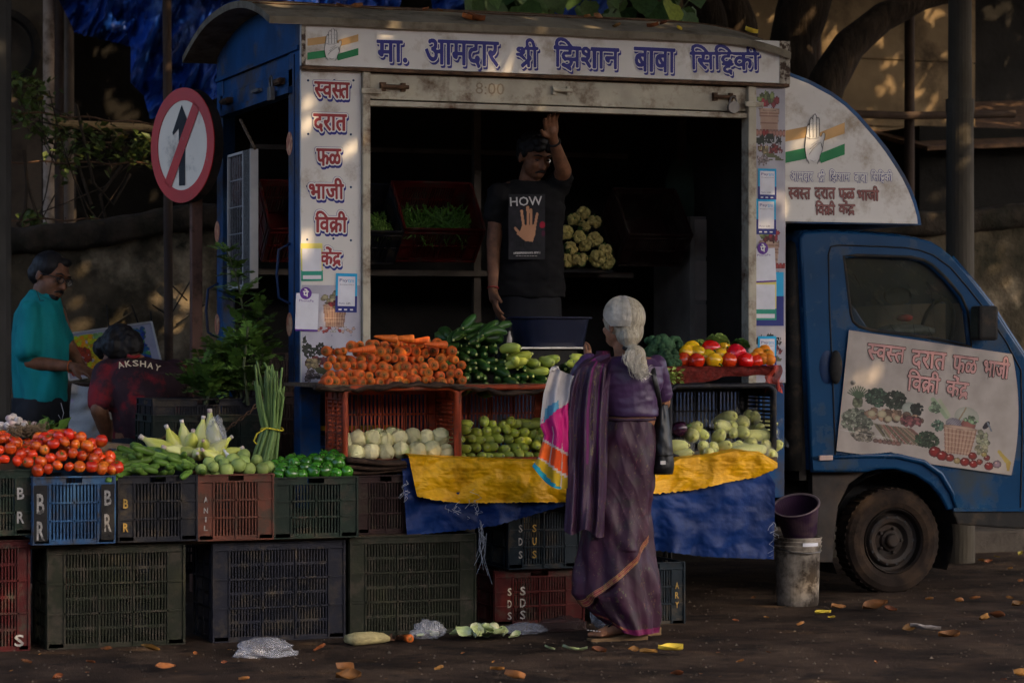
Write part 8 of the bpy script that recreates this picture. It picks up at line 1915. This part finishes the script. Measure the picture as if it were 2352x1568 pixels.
loft(mb, [(V(1214, 414, .03), RV * .085, FV * .065), (V(1212, 426, .03), RV * .15, FV * .085), (V(1211, 442, .03), RV * .195, FV * .105), (V(1210, 480, .02), RV * .190, FV * .122), (V(1210, 560, .02), RV * .182, FV * .122), (V(1212, 640, .02), RV * .182, FV * .122), (V(1214, 684, .02), RV * .188, FV * .126)], 26)
cap(mb, V(1146, 446, .02), V(1138, 492, .015), .064, .062, 14); cap(mb, V(1274, 436, .02), V(1290, 412, -.06), .064, .062, 14)
meshed(mb, 't_shirt', M_tee, ve, .007, 5, wrink(8, .014, 7, .007, 17, (1, 1, 2.0)))
mb = MB()
loft(mb, [(V(1214, 678, .02), RV * .165, FV * .115), (V(1214, 730, .02), RV * .17, FV * .12), (V(1214, 770, .02), RV * .165, FV * .12)], 20)
for x in (1180, 1250): a = V(x, 750, .02); cap(mb, a, (a.x, a.y, 1.1), .092, .07, 12); cap(mb, (a.x, a.y, 1.1), (a.x, a.y + .02, .76), .07, .055, 12)
meshed(mb, 'trousers', mat('black_trousers', (.010, .010, .012), .85), ve, .009, 4)
# shirt print: dark block with a hand and lettering
cv = Canvas(60, 100, (.10, .10, .12)); q = random.Random(5)
for k in range(26): x = q.uniform(0, .6); y = q.uniform(0, .85); cv.line((x, y), (x + q.uniform(-.12, .12), y + q.uniform(-.12, .12)), .005, (.05, .05, .06))
for k in range(30): cv.ell(q.uniform(0, .6), q.uniform(0, .85), .04, .05, (.13, .12, .15), .2)
cv.ell(.555, .53, .05, .055, (.55, .03, .16), .2); cv.ell(.57, .40, .03, .05, (.25, .05, .16), .2)
c_ = (.66, .48, .36)
cv.ell(.31, .40, .13, .11, c_, .15); cv.poly([(.18, .40), (.44, .42), (.46, .54), (.22, .52)], c_); cv.poly([(.12, .40), (.28, .28), (.40, .27), (.44, .42), (.3, .46)], c_)
for a, b in (((.25, .50), (.215, .74)), ((.32, .52), (.315, .80)), ((.37, .52), (.365, .76)), ((.43, .50), (.47, .70)), ((.20, .38), (.11, .48))): cv.line(a, b, .021, c_)
for k in range(12): x = .14 + .03 * k; cv.line((x, .28), (x + q.uniform(-.05, .05), .20), .005, (.04, .04, .05))
for k in range(14): cv.line((.12 + .03 * k, .095), (.12 + .03 * k + .008, .11), .007, (.62, .60, .58)); cv.line((.12 + .026 * k, .055), (.14 + .026 * k, .06), .004, (.6, .58, .56))
def shp(u, v): 
    x = 1168 + 84 * u; y = 596 - 150 * v; return P(x, y, Y=YV - .098 - .030 * math.sin(PI * (x - 1120) / 180) + .004 * math.sin(v * 7 + u * 3))
ptv = cv.sheet('shirt_print', shp, ve, vmat('print_cloth2', .8))
me, w_ = latin('HOW', .045, .01); A_ = P(1172, 474, Y=YV - .142); B_ = P(1246, 471, Y=YV - .142); me.transform(Matrix.Diagonal(((B_ - A_).length / w_, 1, 1, 1))); place_flat(me, 'lettering', mat('grey_ink', (.42, .41, .40), .7), frame_mat(A_, B_ - A_, (0, 0, 1)), ve)
me, w_ = latin('INSPIRING BY', .010, .01); A_ = P(1180, 584, Y=YV - .142); B_ = P(1238, 582, Y=YV - .142); me.transform(Matrix.Diagonal(((B_ - A_).length / w_, 1, 1, 1))); place_flat(me, 'lettering', mat('grey_ink', (.42, .41, .40), .7), frame_mat(A_, B_ - A_, (0, 0, 1)), ve)
def ring(c, ax, r, t, m, name, parent):
    ax = Vector(ax).normalized(); a = ax.orthogonal().normalized(); b = ax.cross(a); mb = MB(); mb.tube([Vector(c) + a * r * math.cos(q) + b * r * math.sin(q) for q in [2 * PI * k / 18 for k in range(18)]], t, 6, closed=True); mb.build(name, m, parent, smooth=True)
ring(w1.lerp(el1, .12), w1 - el1, .030, .006, M_black, 'wristband', ve); ring(w2a.lerp(e2, .06), w2a - e2, .028, .003, mat('red_thread', (.25, .02, .02), .8), 'wrist_thread', ve)

# ---------------- the man in the teal shirt
YT = 1.5
def T(px, py, dy=0): return P(px, py, Y=YT + dy)
te = thing('person', 'man with glasses in a loose teal t-shirt standing by the old wall at the left', 'man', (T(90, 900).x, YT, 0))
ft = Vector((.60, -.76, -.26)).normalized()
mb = MB(); ht = T(116, 634); at = head(mb, ht, ft, up=(.25, 0, 1), s=1.08)
cap(mb, T(102, 660, .03), T(92, 700, .03), .056, .062, 12)
loft(mb, [(T(94, 695, .0), RV * .08, FV * .07), (T(92, 720, 0), RV * .10, FV * .11), (T(92, 800, 0), RV * .10, FV * .11), (T(94, 880, 0), RV * .10, FV * .11), (T(96, 930, 0), RV * .10, FV * .11)], 20)
sT = T(62, 720, -.12); eT = T(70, 832, -.10); wT = T(165, 842, -.22); cap(mb, sT, eT, .044, .040, 12); cap(mb, eT, wT, .042, .027, 12); hand(mb, wT, T(200, 852, -.26) - wT, (.1, .3, -1), 1.08, curl=.5, thumb=1)
sT2 = T(130, 720, .12); eT2 = T(158, 800, .14); wT2 = T(190, 845, .0); cap(mb, sT2, eT2, .05, .04, 12); cap(mb, eT2, wT2, .04, .026, 12); hand(mb, wT2, T(212, 862, -.04) - wT2, (0, -.3, -1), 1.0, curl=.6, thumb=-1)
for x, y_ in ((80, -.07), (112, .08)): a = T(x, 930, y_); cap(mb, a, (a.x, a.y, .5), .06, .05, 12); cap(mb, (a.x, a.y, .5), (a.x, a.y, .09), .058, .04, 12); cap(mb, (a.x, a.y, .05), (a.x + .16, a.y - .05, .04), .045, .036, 10)
meshed(mb, 'body', M_skin, te, .007, 4)
face_bits(at, te, 1.08, moustache=True, beard=True)
haircap(at, 1.08, te, extra=(((0, .035, .072), (.058, .040, .028)),), seed=4, disp=(.004, 18, .002, 50))
M_gls = mat('dark_frames', (.015, .012, .012), .3)
gs = thing('g', None, None) if False else None
mb = MB()
for sx in (-1, 1):
    c = at(.032 * sx, .100, -.001); mb.tube([at((.032 + .024 * math.cos(a)) * sx, .100 - .006 * abs(math.cos(a)), -.003 + .017 * math.sin(a)) for a in [2 * PI * k / 14 for k in range(14)]], .003, 5, closed=True); mb.tube([at(.056 * sx, .094, .004), at(.080 * sx, .03, .0), at(.082 * sx, -.01, -.004)], .003, 5)
mb.tube([at(-.01, .104, .002), at(.01, .104, .002)], .003, 5); mb.build('glasses', M_gls, te, smooth=True)
mb = MB()
for sx in (-1, 1): mb.add([at((.032 + .022 * math.cos(a)) * sx, .0995, -.003 + .015 * math.sin(a)) for a in [2 * PI * k / 14 for k in range(14)]], [tuple(range(14))])
mb.build('lenses', mat('lens', (.3, .3, .3), .05, alpha=.25, spec=.8), te)
M_teal = mat('teal_cotton', (.004, .19, .20), .8, .12, 5, bump=.003, bscale=16)
mb = MB()
loft(mb, [(T(100, 672, .02), RV * .065, FV * .08), (T(94, 692, .0), RV * .110, FV * .11), (T(90, 720, 0), RV * .135, FV * .15), (T(90, 800, 0), RV * .145, FV * .155), (T(94, 870, 0), RV * .138, FV * .155), (T(96, 922, 0), RV * .130, FV * .155)], 26)
cap(mb, T(66, 716, -.12), T(70, 800, -.13), .066, .074, 14); cap(mb, T(126, 720, .12), T(143, 775, .13), .06, .062, 14)
meshed(mb, 't_shirt', M_teal, te, .007, 2, wrink(5, .022, 6, .010, 14, (1.8, 1.8, .6)))
mb = MB(); loft(mb, [(T(92, 912, 0), RV * .15, FV * .14), (T(94, 970, 0), RV * .15, FV * .14)], 20)
for x, y_ in ((78, -.07), (114, .08)): a = T(x, 950, y_); cap(mb, a, (a.x, a.y, .5), .098, .075, 12); cap(mb, (a.x, a.y, .5), (a.x, a.y, .12), .075, .06, 12)
meshed(mb, 'trousers', mat('dark_trousers', (.014, .015, .018), .85), te, .010, 4, wrink(7, .006, 9, 0, 1))
mb = MB(); p0 = T(140, 925, -.17); mb.tube([p0, p0 + Vector((.01, -.02, -.05)), p0 + Vector((.0, -.02, -.09)), p0 + Vector((-.015, -.01, -.06))], .002, 5); mb.build('key_string', M_alu, te)
ring(wT.lerp(eT, .05), wT - eT, .030, .003, mat('orange_thread', (.5, .12, .03), .8), 'wrist_thread', te)
mb = MB(); mb.tube([T(84, 668, -.09), T(92, 690, -.13), T(112, 690, -.10)], .0025, 5); mb.build('neck_cord', M_black, te, smooth=True)

# ---------------- the bending man, back to the street
YB = .85
def B(px, py, dy=0): return P(px, py, Y=YB + dy)
be = thing('person', 'bending man seen from behind in a dark red and black jersey lettered with a name', 'man', (B(330, 1000).x, YB, 0))
mb = MB(); hbn = B(272, 802, .10); fb = Vector((-.5, .55, -.67)).normalized()
at = head(mb, hbn, fb, up=(-.2, .7, .6), s=1.02)
cap(mb, B(285, 830, .06), B(312, 838, .02), .056, .062, 12)
loft(mb, [(B(310, 830, .05), RV * .15, FV * .08), (B(325, 850, .02), RV * .19, FV * .11), (B(335, 910, .0), RV * .165, FV * .12), (B(330, 970, .0), RV * .15, FV * .13), (B(330, 1010, .05), RV * .16, FV * .14)], 20)
sb1 = B(240, 862, .05); eb1 = B(228, 940, .0); wb1 = B(246, 1000, .10); cap(mb, sb1, eb1, .052, .045, 12); cap(mb, eb1, wb1, .046, .032, 12); hand(mb, wb1, Vector((.4, .3, -.8)), (0, 1, 0), 1.0, curl=.3)
sb2 = B(405, 850, .05); eb2 = B(430, 930, .15); wb2 = B(420, 985, .3); cap(mb, sb2, eb2, .05, .042, 12); cap(mb, eb2, wb2, .042, .028, 12); hand(mb, wb2, Vector((-.2, .5, -.8)), (-1, 0, 0), 1.0, curl=.3)
for x, y_ in ((305, .1), (360, .1)): a = B(x, 1010, y_); k = Vector((a.x - .02, a.y + .16, .46)); cap(mb, a, k, .09, .06, 12); cap(mb, k, (k.x, k.y - .1, .09), .058, .04, 12); cap(mb, (k.x, k.y - .12, .05), (k.x, k.y + .06, .04), .042, .036, 10)
meshed(mb, 'body', M_skin, be, .007, 4)
haircap(at, 1.05, be, extra=(((0, -.045, -.02), (.088, .075, .085)), ((0, .04, .05), (.080, .07, .06)), ((-.045, -.01, .0), (.048, .085, .075)), ((.045, -.01, .0), (.048, .085, .075))), seed=9, disp=(.014, 12, .007, 40))
M_jer = mat('red_black_jersey', (.030, .012, .016), .75, .3, 5, col2=(.17, .010, .014), c2scale=5.5, c2lo=.50, c2hi=.60, bump=.003, bscale=14)
mb = MB()
loft(mb, [(B(300, 822, .06), RV * .09, FV * .08), (B(312, 832, .04), RV * .165, FV * .11), (B(326, 856, .02), RV * .215, FV * .135), (B(337, 910, .0), RV * .185, FV * .145), (B(334, 970, .0), RV * .165, FV * .15), (B(332, 1008, .05), RV * .165, FV * .155)], 26)
cap(mb, B(246, 856, .05), B(232, 925, .01), .070, .064, 14); cap(mb, B(400, 852, .05), B(418, 915, .12), .066, .06, 14)
meshed(mb, 'jersey', M_jer, be, .008, 4, wrink(2, .016, 6, .009, 14, (1.3, 1.3, 1)))
mb = MB(); mb.tube([B(294 + 26 * t, 816 + 4 * math.sin(t * 3), -.03 - .03 * math.sin(t * PI)) for t in [k / 8 for k in range(9)]], .008, 6); mb.build('collar', mat('red_collar', (.25, .02, .02), .8), be, smooth=True)
M_yl2 = mat('pale_letters', (.60, .50, .34), .7); n_ = 'AKSHAY'
for k, ch in enumerate(n_):
    x = 273 + 16.2 * k; y = 850 - 9 * math.sin(PI * (k + .8) / 6.2); me, w_ = latin(ch, .034, .02); me.transform(Matrix.Diagonal((.030 / w_, 1, 1, 1)))
    tl = (-.28 + .13 * k); A_ = B(x, y, -.165 + .012 * abs(k - 2.5)); me.transform(Matrix.Translation(A_) @ Matrix.Rotation(tl, 4, 'Y') @ Matrix.Rotation(R(62), 4, 'X')); place_flat(me, 'lettering', M_yl2, Matrix.Identity(4), be)
mb = MB(); loft(mb, [(B(331, 998, .05), RV * .16, FV * .15), (B(331, 1030, .06), RV * .165, FV * .155)], 20)
for x, y_ in ((303, .1), (362, .1)): a = B(x, 1020, y_); k = Vector((a.x - .02, a.y + .16, .46)); cap(mb, a, k, .10, .075, 12); cap(mb, k, (k.x, k.y - .1, .12), .074, .058, 12)
meshed(mb, 'trousers', mat('dark_trousers', (.014, .015, .018), .85), be, .010, 4)

# ------------------------------------------------------------------ litter on the road
bag('plastic_bag', (608, 1497), -1.42, (.125, .07, .055), 'crumpled clear plastic bag lying alone on the road at the lower left', M_bag, 5, .008)
bag('plastic_bag', (985, 1448), -1.05, (.075, .05, .045), 'grey crumpled plastic bag beside the scattered cabbage leaves', M_bag, 9, .008)
bag('plastic_bag', (1205, 1445), -1.0, (.10, .06, .030), 'torn clear plastic bag against the red crate lettered SDS', M_bag, 12, .008)
bag('plastic_bag', (1290, 1440), -.95, (.12, .06, .05), 'brownish plastic bag on the road left of the woman', mat('brown_bag', (.10, .055, .045), .3, .2, 14, alpha=.5, bump=.01, bscale=30), 15, .008)
bag('plastic_bag', (1388, 1415), -1.15, (.06, .05, .055), 'shiny plastic bag on the road behind the foot of the woman', M_bag, 18, .008)
mb = MB(); hk = P(855, 1466, Z=.03); mb.tube([P(793, 1466, Z=.035), P(815, 1467, Z=.035), P(850, 1464, Z=.035), P(880, 1464, Z=.03), P(895, 1466, Z=.025)], [.016, .030, .028, .022, .010], 12)
tag(mb.build('corn_husk', mat('husk', (.36, .30, .14), .7, .3, 10, stretch=(1, 4, 4), bump=.004, bscale=30), smooth=True), 'pale yellow husk lying on the road below the olive crate', 'husk')
mb = MB(); c = P(905, 1466, Z=.02)
for k in range(7): a = rs.uniform(0, 6.28); mb.add([c + Vector((rs.uniform(-.04, .04), rs.uniform(-.03, .03), -.005)), c + Vector((.04 * math.cos(a), .04 * math.sin(a), .02)), c + Vector((.06 * math.cos(a + .6), .05 * math.sin(a + .6), .0)), c + Vector((.03 * math.cos(a + 1.1), .03 * math.sin(a + 1.1), -.006))], [(0, 1, 2, 3)])
tag(mb.build('dead_leaf_clump', mat('rotten_leaf', (.13, .06, .03), .8, .3, 10)), 'brown wilted leaf clump at the end of the husk', 'leaves')
ci = carrot_p(1); place(ci, P(942, 1466, Z=.022), towards(.2, 0, 0), .8, 'broken carrot end on the road by the grey bag'); tag(ci, None, 'carrot')
M_cl = mat('cabbage_leaf', (.40, .46, .20), .55, .25, 14, col2=(.55, .57, .38), c2scale=6, bump=.003, bscale=30)
def curled(m, name, p, s, rot, label, group, cat='leaf', curl=.5, asp=.5, seed=0):
    mb = MB(); mb.grid(lambda u, v: (s * (u - .5) * 2, s * asp * (v - .5) * 2 * (math.sin(PI * min(1, max(0, .02 + .96 * u ** .8))) ** 1.25 + .04), s * (curl * ((v - .5) ** 2) * 2.4 + curl * .5 * (u - .5) ** 2 + .10 * noise.noise(Vector((u * 3 + seed, v * 3, 0))))), 9, 6)
    o = mb.build(name, m, smooth=True); place(o, p, rot, 1, label, group); o['category'] = cat; return o
for k in range(22):
    x = 1040 + 130 * rs.random() + rs.uniform(-15, 30); y = 1456 - (18 * max(0, 1 - abs(x - 1125) / 60)) * rs.random() + rs.uniform(-4, 5)
    curled(M_cl, 'cabbage_leaf', P(x, y, Y=-1.12 + rs.uniform(-.08, .03)), rs.uniform(.022, .045), (rs.uniform(-.9, .9), rs.uniform(-.6, .6), rs.uniform(0, 6)), 'torn pale cabbage leaf in the scraps on the road below the olive crate', 'cabbage scraps', curl=rs.uniform(.3, 1.1), asp=.8, seed=k)
gp = round_p('cabbage_core', V_cab, .036, 3); place(gp, P(1134, 1440, Y=-1.0), (0, 0, 0), .7, 'small grey green cabbage core on top of the leaf scraps'); tag(gp, None, 'cabbage')
for x, y, s in ((985, 1452, .02), (1000, 1458, .025), (965, 1460, .02), (1310, 1490, .03), (1340, 1492, .028), (1262, 1488, .02), (1180, 1462, .02)):
    curled(M_cl, 'cabbage_leaf', P(x, y, Z=.016), s * 1.2, (rs.uniform(-.3, .3), rs.uniform(-.3, .3), rs.uniform(0, 6)), 'stray pale scrap of cabbage leaf lying on the road', 'stray cabbage scraps', curl=.5, asp=.7)
M_dl = mat('dry_leaf', (.22, .085, .022), .6, .3, 20, rnd=.5, col2=(.14, .06, .02), c2scale=14); M_dly = mat('yellow_leaf', (.52, .38, .04), .5, .2, 20, rnd=.3)
big_ = [(245, 1490, .022, 0), (345, 1487, .03, 0), (208, 1520, .018, 0), (130, 1556, .024, 0), (380, 1530, .03, 0), (515, 1520, .012, 0), (795, 1540, .036, 0), (800, 1556, .036, 0), (560, 1560, .02, 0), (735, 1487, .03, 0), (1142, 1537, .026, 0), (1375, 1495, .028, 0), (1455, 1492, .022, 0), (1540, 1492, .055, 1), (1490, 1498, .03, 0), (1555, 1545, .024, 0), (1700, 1518, .022, 0), (1690, 1425, .018, 0), (1180, 1555, .03, 0),
        (1890, 1408, .045, 1), (1925, 1395, .035, 0), (1910, 1418, .03, 1), (2010, 1392, .05, 0), (2045, 1400, .028, 0), (2180, 1462, .035, 0), (2265, 1420, .03, 0), (2290, 1412, .03, 0), (2205, 1380, .028, 0), (2240, 1374, .025, 0), (2335, 1390, .03, 0), (2320, 1372, .02, 0), (2290, 1278, .022, 1), (2320, 1305, .02, 0), (2344, 1272, .03, 1), (2270, 1290, .025, 0), (2255, 1288, .02, 0), (2135, 1376, .02, 0), (1840, 1433, .02, 0), (2090, 1442, .03, 0), (2345, 1335, .02, 0), (1760, 1418, .012, 0), (1730, 1372, .015, 0), (60, 1520, .02, 0), (1010, 1535, .02, 0), (450, 1500, .012, 0), (2352, 1550, .03, 0), (2010, 1520, .012, 0)]
for k, (x, y, s, yel) in enumerate(big_):
    p = P(x, y, Z=.014 + s * .35)
    curled(M_dly if yel else M_dl, 'fallen_leaf', p, s * (1.0 if yel else 1.35 if s > .029 else 1.1), ((.15 if yel else rs.uniform(.25, .85)) * rs.choice((-1, 1, 1)), rs.uniform(-.25, .25), rs.uniform(-.7, .7) + (PI if rs.random() < .5 else 0)), ('yellow' if yel else 'curled brown') + ' fallen leaf on the road', ('yellow' if yel else 'brown') + ' fallen leaves on the road', curl=rs.uniform(.2, .9), asp=rs.uniform(.4, .65), seed=k)
for k in range(34):
    x = rs.uniform(0, 2352); y = rs.uniform(1475, 1568) if x < 1850 else rs.uniform(1300, 1560)
    curled(M_dl, 'leaf_scrap', P(x, y, Z=.014), rs.uniform(.005, .012), (rs.uniform(-.3, .3), rs.uniform(-.3, .3), rs.uniform(0, 6)), 'tiny dry leaf scrap on the road', 'tiny leaf scraps', curl=.3, asp=.5, seed=k)
for k, (x, y, s, yel) in enumerate(((1092, 60, .045, 0), (1075, 57, .04, 0), (780, 32, .02, 0), (822, 21, .028, 0), (1418, 71, .022, 0), (1350, 40, .02, 0), (1525, 55, .02, 0), (1500, 62, .03, 0), (1375, 43, .03, 0), (1725, 92, .035, 1), (1010, 38, .015, 0), (978, 30, .02, 0), (1560, 68, .02, 1))):
    Yl = .0 if y > 50 else .25; p = P(x, y, Y=Yl); p.z = max(p.z, rz(Yl) + .004)
    curled(M_dly if yel else M_dl, 'fallen_leaf', p, s, (rs.uniform(-.5, .5), rs.uniform(-.4, .4), rs.uniform(-.5, .5)), ('yellow' if yel else 'brown') + ' curled leaf lying on the roof of the van', ('yellow' if yel else 'brown') + ' leaves on the van roof', curl=1.0, asp=.55, seed=k + 50)
M_crum = mat('crumpled_wrapper', (.22, .19, .17), .5, .4, 20)
curled(M_crum, 'wrapper', P(2125, 1444, Z=.02), .07, (.2, .1, -.35), 'crumpled grey wrapper on the road below the front wheel', 'wrapper', 'wrapper', curl=.4, asp=.25); bpy.context.view_layer.update()

# ------------------------------------------------------------------ every single piece of a heap gets its own label
def ordn(n): return '%d%s' % (n, 'th' if 10 <= n % 100 <= 20 else {1: 'st', 2: 'nd', 3: 'rd'}.get(n % 10, 'th'))
HEAPS = {'carrots in the heap': ('end-on orange carrot', 'carrot heap'), 'slanting carrots': ('slanting orange carrot', 'carrot heap'), 'crossways carrots': ('carrot lying crossways', 'carrot heap'),
         'dark cucumbers in the heap': ('end-on dark cucumber', 'cucumber heap'), 'sprawling cucumbers': ('long dark cucumber sprawling', 'cucumber heap'), 'pale cucumbers on the heap': ('pale striped cucumber', 'cucumber heap'),
         'pale cucumbers in the orange crate': ('pale green cucumber', 'orange crate'), 'cabbages, front row': ('white cabbage', 'left orange crate front'), 'cabbages, back row': ('white cabbage', 'left orange crate back'),
         'tomatoes on the green crate': ('red tomato', 'left edge crate'), 'tomatoes on the blue crate': ('red tomato', 'bright blue crate'), 'tomatoes on top': ('high red tomato', 'tomato heap'), 'small cucumbers': ('small green cucumber', 'navy crate'),
         'guavas': ('round green guava', 'brick brown crate'), 'gourds behind the guavas': ('yellow green gourd', 'gourd heap'), 'green peppers': ('shiny green pepper', 'dark green crate'), 'garlic bulbs': ('white garlic bulb', 'garlic bunch'),
         'red peppers on the tray': ('glossy red pepper', 'red tray'), 'yellow peppers on the tray': ('glossy yellow pepper', 'red tray'), 'orange fruits': ('small orange fruit', 'red tray'), 'broccoli heads': ('dark broccoli head', 'broccoli heap'),
         'wrapped bottle gourds': ('film wrapped bottle gourd', 'gourd heap'), 'cauliflowers': ('cauliflower', 'heap behind the vendor'), 'cabbage scraps': ('torn cabbage leaf', 'scrap heap'), 'stray cabbage scraps': ('stray cabbage scrap', 'scraps on the road'),
         'brown fallen leaves on the road': ('curled brown leaf', 'leaves on the road'), 'yellow fallen leaves on the road': ('yellow fallen leaf', 'leaves on the road'), 'brown leaves on the van roof': ('brown leaf', 'leaves on the van roof'), 'tiny leaf scraps': ('tiny dry leaf scrap', 'litter on the road'), 'yellow leaves on the van roof': ('yellow leaf', 'leaves on the van roof')}
ROWW = ['bottom row'] + [w + ' row up' for w in 'second third fourth fifth sixth seventh eighth ninth tenth eleventh twelfth thirteenth fourteenth fifteenth sixteenth seventeenth eighteenth nineteenth twentieth'.split()]
bpy.context.view_layer.update()
grp = {}
for o in COL.objects:
    g_ = o.get('group')
    if g_ in HEAPS and o.parent is None: grp.setdefault(g_, []).append(o)
for g_, L in grp.items():
    base, heap_ = HEAPS[g_]
    scr = []
    for o in L:
        d = Vector(o.location) - CAM; dep = d.dot(FV); scr.append((784 - d.z / dep * FPX, d.dot(RV) / dep * FPX, o))
    scr.sort(key=lambda t: -t[0]); rows_ = []; 
    for y, x, o in scr:
        if rows_ and rows_[-1][0] - y < (17 if 'leaves' not in g_ else 40): rows_[-1][1].append((x, o))
        else: rows_.append((y, [(x, o)]))
    for r_, (y, R2) in enumerate(rows_):
        R2.sort(key=lambda t: t[0])
        for i, (x, o) in enumerate(R2):
            o['label'] = '%s, %s from left, %s in the %s' % (base, ordn(i + 1), ROWW[r_], heap_) if len(rows_) > 1 else '%s, %s from the left of the %s' % (base, ordn(i + 1), heap_)
